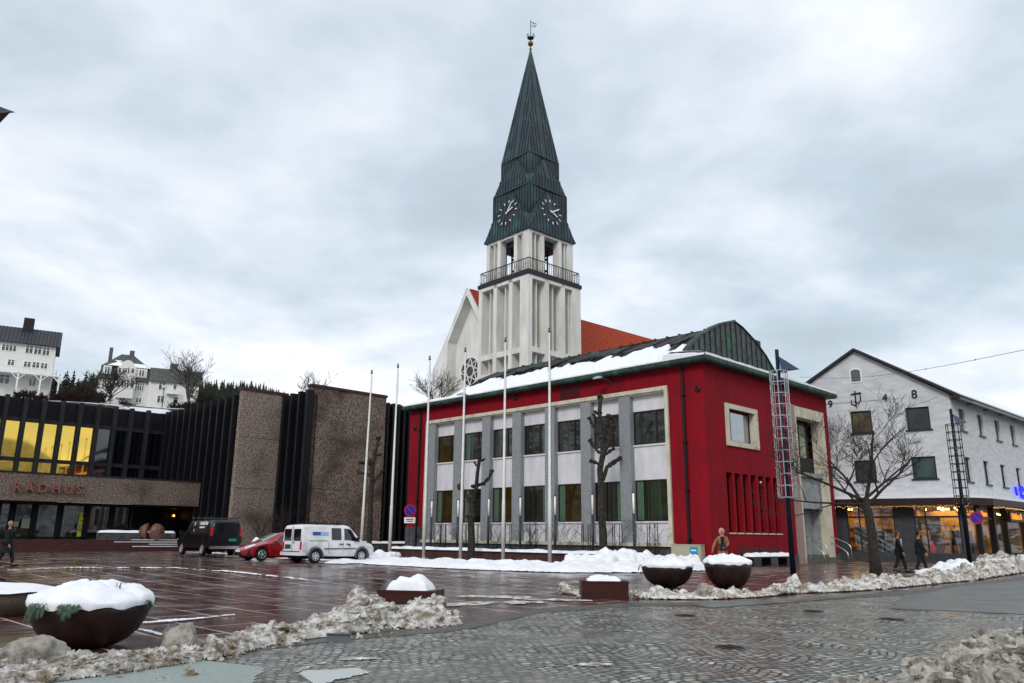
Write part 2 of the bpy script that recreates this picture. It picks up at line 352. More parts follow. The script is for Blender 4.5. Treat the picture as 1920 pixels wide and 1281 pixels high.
manhole(1285, 1156, .2, 'dark manhole cover in the cobbles just in front of the bowl planters')
manhole(1672, 1163, .22, 'dark manhole cover at the right where cobbles meet smooth asphalt')
manhole(1525, 1148, .2, 'small dark manhole cover between the slush ridge and the right-hand cobbles')
# ================================================================= RED BUILDING
RB = Fr((10.11, 40.63, 0), 44.9)
m_red = M('red_render', '8e0d1c', .8, col2='74091a', ns=1.9, nd=9, lo=.3, hi=.7, bump=.35, bs=40, spec=.2, stretch=(1,1,.16), third=('6a1420', .6, .5, .75))
m_redd = M('red_render_slit', '8e0c1b', .8, bump=.2, bs=60, spec=.2)
m_lime = M('limestone', 'c9c4b2', .8, col2='a89f88', ns=2.2, lo=.45, hi=.75, bump=.2, bs=30, stretch=(1,1,.5))
m_gran = M('granite_grey', '777c80', .75, col2='94989a', ns=14, nd=6, bump=.35, bs=50)
m_plin = M('plinth_stone', '33363a', .8, col2='56585a', ns=3, bump=.3, bs=25)
m_wpan = M('white_panel', 'dad9dd', .6, col2='c6c5cb', ns=1.8, nd=8, stretch=(1,1,.3))
m_cop = M('copper_green', '2f4a40', .55, metal=.2, col2='222f2c', ns=3, stretch=(1,1,.4), third=('3f6a57', 1.2, .52, .75))
m_copd = M('copper_dark', '22272a', .45, metal=.3, col2='33262a', ns=2.5, third=('2a463c', .8, .6, .7))
m_copg = M('copper_gable', '2f3736', .5, metal=.25, col2='4b524f', ns=2.2, third=('2f5a48', .5, .58, .68))
m_snow = M('snow_clean', 'eef0f5', .75, col2='e2e5ec', ns=4, bump=.5, bs=14, spec=.2)
m_frm = M('frame_brown', '2b0f12', .5)
m_blk = M('metal_black', '15171b', .45, metal=.4)
m_dgr = M('metal_dark_grey', '3a4048', .45, metal=.3)
m_gls = M('window_glass', '0b0f0c', .04, ior=1.62, col2='1c2418', ns=.6)
m_curt = M('green_curtain_glass', '2c3d28', .05, ior=1.5, col2='1a2416', ns=9, nd=1, lo=.4, hi=.6, stretch=(1, 1, .01))
m_pale_g = M('pale_curtain_glass', '9fb09c', .05, ior=1.6, col2='55644f', ns=7, nd=1, lo=.4, hi=.6, stretch=(1, 1, .02))
m_brn_g = M('warm_room_glass', '3c3112', .05, ior=1.55, col2='2a1d0c', ns=.7)
rb = thing('red_building', 'crimson rendered two-storey building with grey stone pillars and a snowy copper roof', 'building', RB.o, RB.a)
FL, SL, EV = 25.0, 15.14, 10.7      # front length, side length, wall top
bays = [4.85+2.87*k for k in range(7)]
pf = (2.30, 22.9, 1.30, 9.68)
slits = [(1.83+i*.86, 2.43+i*.86, 1.93, 5.04) for i in range(7)]
mb = MB(); wall(mb, 'y', 0, .35, .35, FL, .3, EV, [pf, (2.3, 22.9, 0, 1.3)]); mb.build('front_wall', m_red, rb)
mb = MB(); wall(mb, 'x', 0, .35, 0, SL, .74, EV, [(2.35, 5.2, 6.75, 8.5)] + slits + [(9.7, 14.2, 0, 9.6)]); mb.build('side_wall', m_red, rb)
mb = MB(); mb.box(.35, SL, FL-.3, FL, .3, EV); mb.box(SL-.3, SL, .35, FL-.3, .3, EV); mb.build('rear_wall', m_red, rb)
# plinths
mb = MB(); mb.box(-.06, 0, 2.3, 22.9, .2, 1.18); mb.box(-.06, .0, -.06, 2.3, .2, .74); mb.box(-.06, 0, 22.9, FL+.02, .2, 2.25); mb.build('plinth', m_plin, rb)
box('plinth', m_plin, rb, 0, 9.54, -.06, .35, .2, .735); box('plinth', m_plin, rb, 14.25, SL, -.06, .35, .2, .735)
# front frame (limestone surround), sill ledge
mb = MB(); mb.box(-.12, .0, 2.22, 22.98, 9.5, 9.72); mb.box(-.12, .3, 2.2, 2.42, 1.36, 9.5); mb.box(-.12, .3, 22.78, 23, 1.36, 9.5)
mb.box(-.2, .4, 2.1, 23.1, 1.18, 1.36); mb.box(-.02, .44, 2.42, 22.78, 9.42, 9.5)
mb.build('stone_surround', m_lime, rb)
for k, y in enumerate(bays):
    w = .78; MB().box(-.03, .42, y-.05, y+w-.05, 1.36, 9.42).build('pillar', m_gran, rb)
pan = MB(); rng = random.Random(4)
m_gup = M('upper_glass', '4c5450', .03, metal=.35, ior=1.8, col2='232a24', ns=.5); gl_up = [m_gup]*7; lowm = [m_curt, m_gls, m_brn_g, m_gls, m_brn_g, m_gls, m_brn_g]
edges = [2.42] + [v for y in bays for v in (y-.05, y+.73)]
for k in range(7):
    a = 2.42 if k == 0 else bays[k-1]+.73; b_ = bays[k]-.05
    box('spandrel_panel', m_wpan, rb, .30, .44, a, b_, 1.36, 2.42); box('spandrel_panel', m_wpan, rb, .30, .44, a, b_, 4.72, 6.58); box('spandrel_panel', m_wpan, rb, .30, .44, a, b_, 8.55, 9.42)
    for (z0, z1, row) in ((2.5, 4.72, 0), (6.66, 8.55, 1)):
        fr = MB(); mid = a + (b_-a)*(.36 if row else .62) ; t = .07
        for q in ((a, a+t), (b_-t, b_), (mid-.05, mid+.05)): fr.box(.32, .42, q[0], q[1], z0, z1)
        for q in ((z0, z0+t), (z1-t, z1)): fr.box(.325, .415, a+t, b_-t, *q)
        wf = fr.build('window', m_frm, rb)
        g = (gl_up[k] if row else lowm[k])
        if row and k == 6: g = m_brn_g
        MB().box(.37, .38, a+t, b_-t, z0+t, z1-t).build('pane', g, wf)
        MB().box(.22, .34, a, b_, z0-.09, z0-.002).build('sill', M('sill_white', 'd5d5d8', .5), wf)
        if not row or k in (3, 5):     # curtains just behind the glass
            cb = MB(); n_ = 8; side = rng.choice((0, 1))
            for i in range(n_): yy = (a+t+.03+i*.055) if side else (b_-t-.03-i*.055); cb.box(.362, .368, yy-.02, yy+.02, z0+t, z1-t)
            cb.build('curtain', M('curtain_pale', '54705c', .5), wf)
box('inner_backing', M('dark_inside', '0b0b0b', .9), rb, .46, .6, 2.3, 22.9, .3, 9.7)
# side window with limestone frame
a, b_, z0, z1 = 2.02, 5.53, 6.48, 8.78
mb = MB(); mb.box(a, b_, -.09, 0, z1-.27, z1); mb.box(a, b_, -.09, 0, z0, z0+.27); mb.box(a, a+.33, -.09, 0, z0+.27, z1-.27); mb.box(b_-.33, b_, -.09, 0, z0+.27, z1-.27)
mb.box(a+.33, a+.37, 0, .3, z0+.27, z1-.27); mb.box(b_-.37, b_-.33, 0, .3, z0+.27, z1-.27); fr = mb.build('window_surround', m_lime, rb)
mb = MB(); mb.box(a+.37, b_-.37, .27, .33, z0+.27, z0+.37); mb.box(a+.37, b_-.37, .27, .33, z1-.37, z1-.27); mb.box(a+.37, a+.5, .27, .33, z0+.37, z1-.37); mb.box(b_-.5, b_-.37, .27, .33, z0+.37, z1-.37); mb.box(a+.95, a+1.05, .27, .33, z0+.37, z1-.37)
wf = mb.build('window', m_blk, rb); MB().box(a+.5, b_-.5, .29, .3, z0+.37, z1-.37).build('pane', M('side_glass', 'a9aeb0', .03, metal=.75), wf)
MB().box(a+.33, b_-.33, .34, .36, z0+.2, z1-.2).build('window_backing', M('dark_inside', '0b0b0b', .9), rb)
for s0 in slits:
    MB().box(s0[0], s0[1], .24, .26, s0[2], s0[3]).build('slit_window', M('slit_glass', '050505', .1), rb)
    MB().box(s0[0]-.02, s0[1]+.03, -.05, .02, s0[2]-.07, s0[2]-.002).build('slit_sill', m_lime, rb)
mb = MB(); mb.ball((slits[4][0]+.25, .02, 4.7), .07, 8); mb.build('security_camera', M('white_plastic', 'e8e8e8', .4), rb)
# portal
mb = MB(); mb.box(9.7, 10.25, -.16, .5, .3, 9.6); mb.box(13.65, 14.2, -.16, .5, .3, 9.6); mb.box(10.25, 13.65, -.16, .5, 8.95, 9.6)
mb.build('portal_frame', m_lime, rb)
mb = MB(); mb.box(9.4, 9.95, -.2, .0, .3, 9.62); mb.build('portal_side', M('pink_granite', '8a7470', .75, col2='9c8780', ns=10), rb)
mb = MB(); mb.box(10.25, 13.65, -.05, 1.0, 5.35, 5.6); mb.box(10.25, 13.65, .15, .4, 3.45, 5.35); mb.box(12.6, 13.65, .9, 1.1, .3, 3.45); mb.box(10.25, 10.35, .4, 2, .3, 3.45); mb.box(13.55, 13.65, .4, 2, .3, 5.35)
mb.build('portal_recess', M('concrete_smooth', '94989a', .75, col2='7f8486', ns=2), rb)
mb = MB(); mb.box(10.25, 13.65, .5, .62, 5.6, 6.6); mb.build('balcony_panel', m_blk, rb)
mb = MB(); 
for q in (10.35, 11.75, 11.95, 13.1): mb.box(q, q+.13, .6, .72, 6.6, 8.85)
mb.box(10.35, 13.23, .6, .72, 8.7, 8.84)
wf = mb.build('window', m_blk, rb); MB().box(10.35, 13.2, .66, .67, 6.6, 8.7).build('pane', m_pale_g, wf)
mb = MB(); mb.box(10.35, 12.6, 1.9, 2.0, .7, 3.4); mb.box(10.3, 12.6, 1.9, 2.1, .3, .7); mb.build('entrance_door', M('door_dark', '101214', .4), rb)
mb = MB(); mb.box(10.2, 13.7, .0, 2, .3, .72); mb.box(10.2, 13.7, -.45, -.0, .3, .57); mb.box(10.2, 13.7, -.85, -.45, .3, .43); mb.build('entrance_steps', M('step_stone', '5f6058', .75, col2='4b4d47', ns=4), rb)
# cornice gutter all round, copper
mb = MB()
for (x0, x1, y0, y1) in ((-.5, 0, -.5, FL+.4), (0, SL+.5, -.5, 0), (SL, SL+.5, 0, FL), (0, SL+.5, FL, FL+.4)):
    mb.box(x0, x1, y0, y1, 10.70, 10.76)
gb = .04
mb.box(-.56, -.5, -.56, FL+.46, 10.76, 10.97); mb.box(-.5, SL+.56, -.56, -.5, 10.76, 10.97); mb.box(SL+.5, SL+.56, -.5, FL+.4, 10.76, 10.97); mb.box(-.5, SL+.5, FL+.4, FL+.46, 10.76, 10.97)
for i in range(30): mb.box(-.575, -.56, .2+i*.9, .24+i*.9, 10.75, 10.975)
for i in range(18): mb.box(-.2+i*.9, -.16+i*.9, -.575, -.56, 10.75, 10.975)
mb.build('copper_gutter', m_cop, rb)
# curved roof: profile across x (front to back), running along y between the gables
GB = 2.0                                        # gable set back from the side wall
prof = [(.9, 11.25), (1.6, 11.9), (2.5, 12.6), (3.5, 13.25), (4.6, 13.55), (5.9, 14.4), (7.4, 14.72), (8.9, 14.55), (10.2, 14.12), (11.4, 13.3), (12.5, 12.3), (13.6, 11.25)]
prof = [(RB.px(px, py, 'y', GB)[0], RB.px(px, py, 'y', GB)[2]) for px, py in [(1281,668),(1289,656),(1298,645),(1313,629.5),(1336,616),(1354,608.8),(1375,604.5),(1389,615),(1415,643),(1435,671),(1453,703)]]
YG = FL - 3.2
gprof = prof; prof = [(x, z-.30*min(1, max(0, (z-11.2)/1.5))) for x, z in gprof]
def roofz(x): return float(np.interp(x, [p[0] for p in prof], [p[1] for p in prof]))
def gabz(x): return float(np.interp(x, [p[0] for p in gprof], [p[1] for p in gprof]))
mb = MB(); n = len(prof)
mb.prism([(x, GB, z) for x, z in prof] + [(prof[-1][0], GB, 10.8), (prof[0][0], GB, 10.8)], (0, YG-GB, 0)); roof = mb.build('roof', m_copd, rb)
# gable sheet with standing seams
mb = MB(); mb.prism([(x, GB-.06, z+.04) for x, z in gprof] + [(prof[-1][0], GB-.06, 11.0), (prof[0][0], GB-.06, 11.0)], (0, .05, 0)); gab = mb.build('copper_gable', m_copg, rb)
mb = MB(); x = prof[0][0]+.4; k = 0
while x < prof[-1][0]-.2:
    mb.box(x-.025, x+.025, GB-.11, GB-.061, 11.0, gabz(x)+.02)
    for zz in range(12):
        z_ = 11.3 + zz*.95 + (k % 2)*.45
        if z_ < gabz(x+.3)-.2 and x+.6 < prof[-1][0]: mb.box(x+.03, x+.57, GB-.075, GB-.061, z_, z_+.025)
    x += .62; k += 1
mb.build('seam', M('copper_seam', '1f2624', .5, metal=.3), gab)
mb = MB()
for i in range(n-1):
    (xa, za), (xb, zb) = gprof[i], gprof[i+1]; mb.bar((xa, GB-.02, za+.06), (xb, GB-.02, zb+.06), .5, .1, up=(0,1,0)) if False else mb.prism([(xa, GB-.16, za+.03), (xb, GB-.16, zb+.03), (xb, GB-.16, zb+(.15 if i < 6 else .06)), (xa, GB-.16, za+(.15 if i < 6 else .06))], (0, .4, 0))
mb.build('gable_coping', m_cop, rb)
# standing seam ribs on the front slope (copper), broken lower part with snow
mb = MB(); y = GB+.8
while y < YG-.2:
    for i in range(n//2+1):
        (xa, za), (xb, zb) = prof[i], prof[i+1]
        mb.prism([(xa, y-.03, za+.0), (xb, y-.03, zb+.0), (xb, y-.03, zb+.09), (xa, y-.03, za+.09)], (0, .06, 0))
    y += .62
mb.build('roof_seam', m_copd, rb)
mb = MB(); y = GB+.7; rg = random.Random(8)
while y < YG-1.2:       # lifted diagonal snow guards near the ridge
    x0 = prof[3][0]+rg.uniform(-.5, .4); x1 = x0+rg.uniform(1.2, 1.9); L = rg.uniform(.35, .8)
    P0, P1 = Vector((x0, y+rg.uniform(.5, 1.0), roofz(x0)+.12)), Vector((x1, y, roofz(x1)+.12))
    mb.prism([P0, P1, P1+Vector((0, L, .1)), P0+Vector((0, L, .1))], (0, 0, .09)); y += rg.uniform(1.1, 1.6)
mb.build('snow_guard', M('copper_guard', '2a2226', .5, metal=.3, col2='2a473c', ns=.9, lo=.54, hi=.6), rb)
mb = MB(); zr_ = prof[6][1]; mb.box(prof[6][0]-.2, prof[6][0]+.25, GB, YG, zr_-.1, zr_+.12)
for i in range(20): mb.box(prof[6][0]-.3, prof[6][0]+.3, GB+i*.95, GB+.06+i*.95, zr_-.1, zr_+.19)
mb.build('roof_ridge', m_copd, rb)
mb = MB(); mb.box(11.9, 13.3, GB+1.4, GB+2.6, 11.0, 14.85); mb.build('chimney', m_cop, rb)
# low skirt roofs and snow
mb = MB()
mb.prism([(-.5, -.5, 10.95), (SL+.5, -.5, 10.95), (SL+.5, GB+.2, 11.08), (-.5+1, GB+.2, 11.1)], (0, 0, -.1)); mb.prism([(-.5, FL+.4, 10.95), (-.5, -.5, 10.95), (prof[0][0]+.5, GB, 11.45), (prof[0][0]+.5, FL, 11.45)], (0, 0, -.1))
mb.prism([(prof[0][0], YG, 11.3), (SL, YG, 11.3), (SL+.5, FL+.4, 10.95), (-.5, FL+.4, 10.95)], (0, 0, -.1))
mb.build('skirt_roof', m_copd, rb)
def snowtop(x, y):       # how far up the slope the snow reaches
    b = .50 + .36*noise.noise(Vector((y*.45, 1, 0))) + .26*noise.noise(Vector((y*1.3, 4, 0))) + .16*noise.noise(Vector((y*5, 9, 0)))
    return prof[0][0] + (prof[6][0]-prof[0][0])*b*.62
vs = []; fs = []; NX = 26; ys = [-.45 + i*.14 for i in range(int((FL+.8)/.14)+1)]
for y in ys:
    inr = GB+.1 < y < YG
    top = snowtop(0, y) if inr else prof[0][0]-.1
    if y <= GB+.1: top = .9
    for j in range(NX+1):
        x = -.52 + (top+.52)*j/NX
        zb = 10.98 + max(0, x+.5)*.2 if x < prof[0][0]+.3 else 0
        zb = max(zb, roofz(x) if inr and x > prof[0][0] else 0, 10.98 + .15*min(2.5, y+.5) if not inr and y < 3 else 0)
        if y <= GB+.15: zb = 10.98+(y+.5)*.12
        th = (.17 if y > GB+.15 else .10)*min(1, (NX-j)/2.2)*min(1, .35+j/1.2) + .05*noise.noise(Vector((x*1.7, y*1.7, 0)))*min(1, (NX-j)/3)
        vs.append((x, y, zb + max(th, .0) + .012))
R = NX+1
fs = [(i*R+j, (i+1)*R+j, (i+1)*R+j+1, i*R+j+1) for i in range(len(ys)-1) for j in range(NX)]
mb = MB(); mb.add(vs, fs)
for i in range(len(ys)-1): mb.add([vs[i*R], vs[(i+1)*R], (vs[(i+1)*R][0], vs[(i+1)*R][1], 10.98), (vs[i*R][0], vs[i*R][1], 10.98)], [(0,1,2,3)])
mb.build('roof_snow', m_snow, rb, smooth=True)
vs = []; xs = [-.5 + i*.25 for i in range(int((SL+1)/.25)+1)]
for x in xs:
    for j in range(9):
        y = -.5 + j*.30*(1.0 if x < prof[-1][0]-1 else 1); t_ = .2+.06*noise.noise(Vector((x*1.3, y*2, 5)))
        vs.append((x, min(y, GB-.12), 10.98 + (y+.5)*.12 + t_*(1 if j < 8 else .3)*(.75 if j == 0 else 1)))
mb = MB(); mb.add(vs, [(i*9+j, (i+1)*9+j, (i+1)*9+j+1, i*9+j+1) for i in range(len(xs)-1) for j in range(8)])
for i in range(len(xs)-1): mb.add([vs[i*9], vs[(i+1)*9], (xs[i+1], -.5, 10.98), (xs[i], -.5, 10.98)], [(0,1,2,3)])
mb.build('gable_foot_snow', m_snow, rb, smooth=True)
# down pipes, vent, anchors, wall lamps, box
for (x, y) in ((-.1, 1.22), (-.1, FL-1.3)):
    mb = MB(); mb.tube([(x, y, .35), (x, y, 10.3), (-.35, y, 10.74)], .085, 10)
    for z in (1.5, 4, 6.5, 9): mb.box(x-.12, .0, y-.11, y+.11, z, z+.06)
    mb.build('drainpipe', m_blk, rb)
mb = MB()
for i in range(9): mb.box(-.05, -.0, 8.55, 10.0, 9.86+i*.09, 9.91+i*.09)
mb.box(-.03, 0, 8.5, 8.55, 9.82, 10.7); mb.box(-.03, 0, 10.0, 10.05, 9.82, 10.7); mb.build('wall_vent', M('vent_red', '4e0a12', .6), rb)
for (px, py, ax_) in ((1307, 729, 'x'), (966, 746, 'x'), (777, 803, 'x')):
    q = RB.px(px, py, ax_, -.08); mb = MB(); mb.lathe([(.17, 0), (.17, .05), (.11, .09)], n=14)
    mb.T = None; o = mb.build('wall_anchor', m_blk, rb); o.location = (-.001, q[1], q[2]); o.rotation_euler = (0, -pi/2, 0)
for (px, py) in ((1122, 710), (866, 740)):
    q = RB.px(px, py, 'x', -1.0); mb = MB(); mb.tube([(0, q[1]-.25, q[2]-.35), (-.25, q[1]-.22, q[2]-.05), (-.7, q[1], q[2]+.05)], .035, 7)
    la = mb.build('wall_lamp', m_dgr, rb); mb = MB(); mb.T = Matrix.Translation((-1.0, q[1]+.05, q[2]+.05)) @ Matrix.Rotation(-.25, 4, 'Y'); mb.lathe([(.05, .1), (.3, .06), (.42, -.02), (.36, -.06)], n=16, sy=.55)
    mb.build('lamp_head', M('lamp_grey', '9aa3ab', .4), la)
# interior floor to stop light leaks is not needed: the walls close on the roof
mb = MB(); mb.box(.6, SL-.3, .4, FL-.3, 10.3, 10.5); mb.build('ceiling_slab', m_plin, rb)
# number plates low on the side plinth
mb = MB(); mb.box(.6, .85, -.075, -.06, .42, .66); mb.build('wall_plate', M('white_plastic', 'e8e8e8', .4), rb)
for x in (7.1, 7.6, 8.2):
    mb = MB()
    for i in range(5): mb.box(x, x+.35, -.08, -.06, .38+i*.07, .41+i*.07)
    mb.build('plinth_vent', m_dgr, rb)
# ================================================================= CHURCH TOWER
m_chw = M('church_white', 'e6e6e3', .8, col2='cccbc4', ns=.9, nd=9, bump=.12, bs=30, stretch=(1,1,.3))
m_rev = M('church_reveal', 'd0ccb9', .85, col2='c2bda8', ns=1)
m_spr = M('spire_copper', '2a414b', .5, metal=.2, col2='1f292f', ns=1.3, stretch=(1.5,1.5,.25), third=('35605f', .5, .54, .75))
m_seam = M('spire_seam', '0d1314', .6, metal=.2)
TW = Fr((1.47, 69, 0), 42.5); S_ = 7.1
tw = thing('church_tower', 'tall white concrete bell tower with dark copper spire and clock faces', 'bell tower', TW.o, TW.a)
def face_T(k):   # four faces: local coords (a along face, d depth inwards, z)
    c = S_/2
    return Matrix.Translation((c, c, 0)) @ Matrix.Rotation(k*pi/2, 4, 'Z') @ Matrix.Translation((-c, -c, 0))
mb = MB(); rv = MB(); fin = MB()
for k in range(4):
    mb.T = rv.T = fin.T = face_T(k)
    for i in range(4):      # piers
        x = i*2.2; mb.box(x, x+.5, 0 if 0 < i < 3 else 0, 1.15, 0, 25.35) if i < 3 else None
    mb.box(.5, 6.6 if False else 7.1-1.15, .0, 1.15, 25.0, 25.36)
    for i in range(3):
        x = .5+i*2.2; w = 1.7 if i < 2 else 1.7
        x1 = x+1.7 if i < 2 else 5.95
        mb.box(x, x1, .02, 1.15, 18.0, 18.5); mb.box(x, x1, .02, 1.15, 0, 16.6)
        cx_ = x+.85
        for z0, z1 in ((16.6, 18.0), (18.5, 25.0)):
            fin.box(cx_-.06, cx_+.06, .32, 1.6, z0, z1)
            rv.box(x-.01, cx_-.28, 1.15, 1.3, z0, z1); rv.box(cx_+.28, min(x+1.71, 7.1), 1.15, 1.3, z0, z1) if i < 2 else rv.box(cx_+.28, 6.0, 1.15, 1.3, z0, z1)
mb.build('shaft', m_chw, tw); rv.build('slot_reveal', m_rev, tw); fin.build('fin', m_chw, tw)
mb = MB(); mb.box(2.6, 4.5, 2.6, 4.5, 0, 25.3); mb.build('stair_core', m_rev, tw)
mb = MB(); mb.box(-.1, S_+.1, -.1, S_+.1, 25.37, 25.75); mb.build('balcony_slab', M('balcony_dark', '1d1a24', .6), tw)
# railing
mb = MB()
for k in range(4):
    mb.T = face_T(k); mb.box(.08, S_-.08, .08, .13, 26.95, 27.03); mb.box(.08, S_-.08, .09, .12, 25.85, 25.9)
    n_ = 44
    for i in range(n_+1):
        x = .1+i*(S_-.2)/n_
        mb.bar((x-.0, .1, 25.75), (x+(.10 if i % 2 else -.10), .1, 26.4), .022); mb.bar((x+(.10 if i % 2 else -.10), .1, 26.4), (x, .1, 27), .022)
mb.build('balcony_railing', m_blk, tw)
# belfry
b0, bS = .5, 6.1
mb = MB(); inn = MB()
for k in range(4):
    mb.T = inn.T = face_T(k)
    for x, w in ((0, .45), (.95, .12), (1.62, .45), (4.03, .45), (5.0, .12)):
        d = .75 if w > .2 else .6
        mb.box(b0+x, b0+x+w, b0+(0 if w > .2 else .12), b0+d, 25.75, 30.3)
    mb.box(b0+.45, b0+bS-.75, b0+.02, b0+.75, 29.85, 30.3)
    inn.box(b0+.75, b0+.93, b0+.76, b0+.85, 25.75, 29.9); inn.box(b0+1.1, b0+1.9, b0+.76, b0+.85, 25.75, 29.9); inn.box(b0+4.2, b0+4.9, b0+.76, b0+.85, 25.75, 29.9)
mb.build('belfry', m_chw, tw); inn.build('belfry_screen', m_rev, tw)
mb = MB(); mb.box(b0+.76, b0+bS-.76, b0+.76, b0+bS-.76, 29.3, 29.8); mb.build('belfry_ceiling', M('dark_blue', '14324c', .5), tw)
mb = MB()
for (x, y) in ((2.3, 2.3), (4.8, 2.3), (2.3, 4.8), (4.8, 4.8)): mb.box(x-.06, x+.06, y-.06, y+.06, 25.75, 29.3)
for z in (27.2, 28.4):
    for q in (2.3, 4.8): mb.box(2.3, 4.8, q-.05, q+.05, z, z+.12); mb.box(q-.05, q+.05, 2.36, 4.74, z, z+.12)
mb.box(2.3, 4.8, 3.5, 3.6, 28.4, 28.55); mb.box(1.7, 2.3, 1.4, 2.6, 25.75, 27); mb.build('bell_frame', m_blk, tw)
for (x, y, z, r) in ((2.3, 2.9, 27.1, .34), (2.3, 4.1, 27.15, .42), (2.95, 2.3, 27.1, .38), (4.1, 2.3, 27.15, .3), (3.55, 3.55, 28.3, .55), (4.8, 3.5, 27.1, .4), (3.4, 4.8, 27.1, .4)):
    mb = MB(); mb.lathe([(r*.15, 0), (r*.45, -.05), (r*.6, -.3*r), (r*.7, -.9*r), (r, -1.4*r), (r*1.02, -1.5*r)], c=(x, y, z), n=16); mb.build('bell', M('bell_dark', '15140f', .45, metal=.7), tw, smooth=True)
# spire
c = S_/2
def V3(x, y, z): return Vector((c+x, c+y, z))
tiers = [(3.24, 30.2, 2.62, 31.9, 2.62, 35.15, 2.5), (2.62, 35.15, 2.07, 36.45, 2.07, 38.9, 1.97)]
def ribs(mbr, poly, wd=.045, step=.42, h=.035):
    """standing seams: lines running up each planar face"""
    P = [Vector(p) for p in poly]; nrm = (P[1]-P[0]).cross(P[2]-P[0]).normalized()
    cen = sum(P, Vector())/len(P)
    if nrm @ (cen - V3(0, 0, cen.z)) < 0: nrm = -nrm
    t = Vector((0,0,1)).cross(nrm).normalized(); up = nrm.cross(t).normalized()
    ts = [p @ t for p in P]; o0 = V3(0,0,0) @ t; k0 = math.ceil((min(ts)-o0)/step)
    while o0+k0*step < max(ts)-.05:
        q = o0+k0*step; k0 += 1; hit = []
        for i in range(len(P)):
            a, b_ = P[i], P[(i+1) % len(P)]; da, db = a@t-q, b_@t-q
            if da*db < 0: hit.append(a+(b_-a)*(da/(da-db)))
        if len(hit) >= 2:
            hit.sort(key=lambda p: p @ up); a, b_ = hit[0], hit[-1]
            if (b_-a).length > .1: mbr.prism([a-t*wd/2, a+t*wd/2, a+t*wd/2+nrm*h, a-t*wd/2+nrm*h], b_-a)
sp = MB(); rbm = MB(); edg = MB()
polys = []
for (e0, z0, k1, z1, k2, z2, mm) in tiers:
    for r in range(4):
        R = Matrix.Rotation(r*pi/2, 3, 'Z'); q = lambda x, y, z: Vector((c, c, 0)) + R @ Vector((x, y, z))
        EL, ER, KL, KR, TL, TR, MD = q(-e0,-e0,z0), q(e0,-e0,z0), q(-k1,-k1,z1), q(k1,-k1,z1), q(-k2,-k2,z2), q(k2,-k2,z2), q(0,-mm,z2)
        nv = R @ Vector((0, -1, 0)); KLo, KRo = KL+nv*.52+(R @ Vector((.30,0,0))), KR+nv*.52-(R @ Vector((.30,0,0))); sp.add([EL, ER, KRo, KLo], [(0,1,2,3)]); sp.add([KLo, KRo, MD], [(0,1,2)]); sp.add([EL, KLo, KL], [(0,1,2)]); sp.add([ER, KR, KRo], [(0,1,2)]); sp.add([KL, KLo, MD], [(0,1,2)]); sp.add([KR, MD, KRo], [(0,1,2)]); sp.add([KL, MD, TL], [(0,1,2)]); sp.add([KR, TR, MD], [(0,1,2)]); sp.add([TL, MD, TR], [(0,1,2)])
        polys += [[EL, ER, KRo, KLo], [KLo, KRo, MD], [KL, MD, TL], [KR, TR, MD]]
        for a, b_ in ((KLo, MD), (KRo, MD)): edg.bar(a, b_, .09, .09)
        for a, b_ in ((TL, TR), (KL, TL)): edg.bar(a, b_, .07, .09)
        edg.bar(EL, KL, .08, .1)
    sp.add([V3(-e0,-e0,z0), V3(e0,-e0,z0), V3(e0,e0,z0), V3(-e0,e0,z0)], [(0,1,2,3)])
k2, z2, za = 2.07, 38.9, 52.4
for r in range(4):
    R = Matrix.Rotation(r*pi/2, 3, 'Z'); q = lambda x, y, z: Vector((c, c, 0)) + R @ Vector((x, y, z))
    a, b_, t = q(-k2,-k2,z2), q(k2,-k2,z2), q(0,0,za); sp.add([a, b_, t], [(0,1,2)]); polys.append([a, b_, t]); edg.bar(a, t, .07, .09); edg.bar(a, b_, .06, .08)
spo = sp.build('spire', m_spr, tw)
for p in polys: ribs(rbm, p)
rbm.build('spire_seam', m_seam, spo); edg.build('spire_edge', M('spire_edge', '2f4a48', .5, metal=.3, col2='182022', ns=1.2), spo)
mb = MB(); mb.box(c-3.26, c+3.26, c-3.26, c+3.26, 30.12, 30.19); mb.build('spire_eave', m_spr, tw)
# clock faces on the two visible sides
m_wht = M('white_paint', 'e9e9e6', .5)
for side, (h1, h2) in ((0, (62, 118)), (1, (25, 66))):
    sl_ = atan2(34.4-31.9, 0.02+.12)     # face leans very little
    z_c = 33.0; d = 2.6
    T = Matrix.Translation((c, c, 0)) @ Matrix.Rotation(-side*pi/2, 4, 'Z') @ Matrix.Translation((0, -3.07, z_c-.35)) @ Matrix.Rotation(radians(-9.5), 4, 'X')
    cl_ = MB(); cl_.T = T
    for i in range(12):
        a = i*pi/6; cl_.T = T; cl_.bar((sin(a)*1.1, 0, cos(a)*1.1), (sin(a)*1.38, 0, cos(a)*1.38), .085, .05, up=(0,1,0))
        if i == 0: dial = cl_.build('clock_dial', m_wht, tw)
        else: cl_.build('hour_marker', m_wht, dial)
        cl_ = MB()
    for nm, ang, ln, w in (('hour_hand', h2, .8, .13), ('minute_hand', h1, 1.15, .10)):
        a = radians(ang); h = MB(); h.T = T; h.bar((-sin(a)*.2, -.06, -cos(a)*.2), (sin(a)*ln, -.06, cos(a)*ln), w, .05, up=(0,1,0)); h.build(nm, m_wht, dial)
mb = MB(); mb.lathe([(.02, 52.2), (.16, 52.4), (.06, 52.6), (.05, 52.75)], c=(c, c, 0), n=12); mb.ball((c, c, 53.05), .3, 16); mb.build('gilt_ball', M('gilt', '8a6a1e', .35, metal=.8, col2='5d4a1a', ns=4), tw, smooth=True)
mb = MB(); mb.tube([(c, c, 53.3), (c, c, 55.95)], .035, 6)
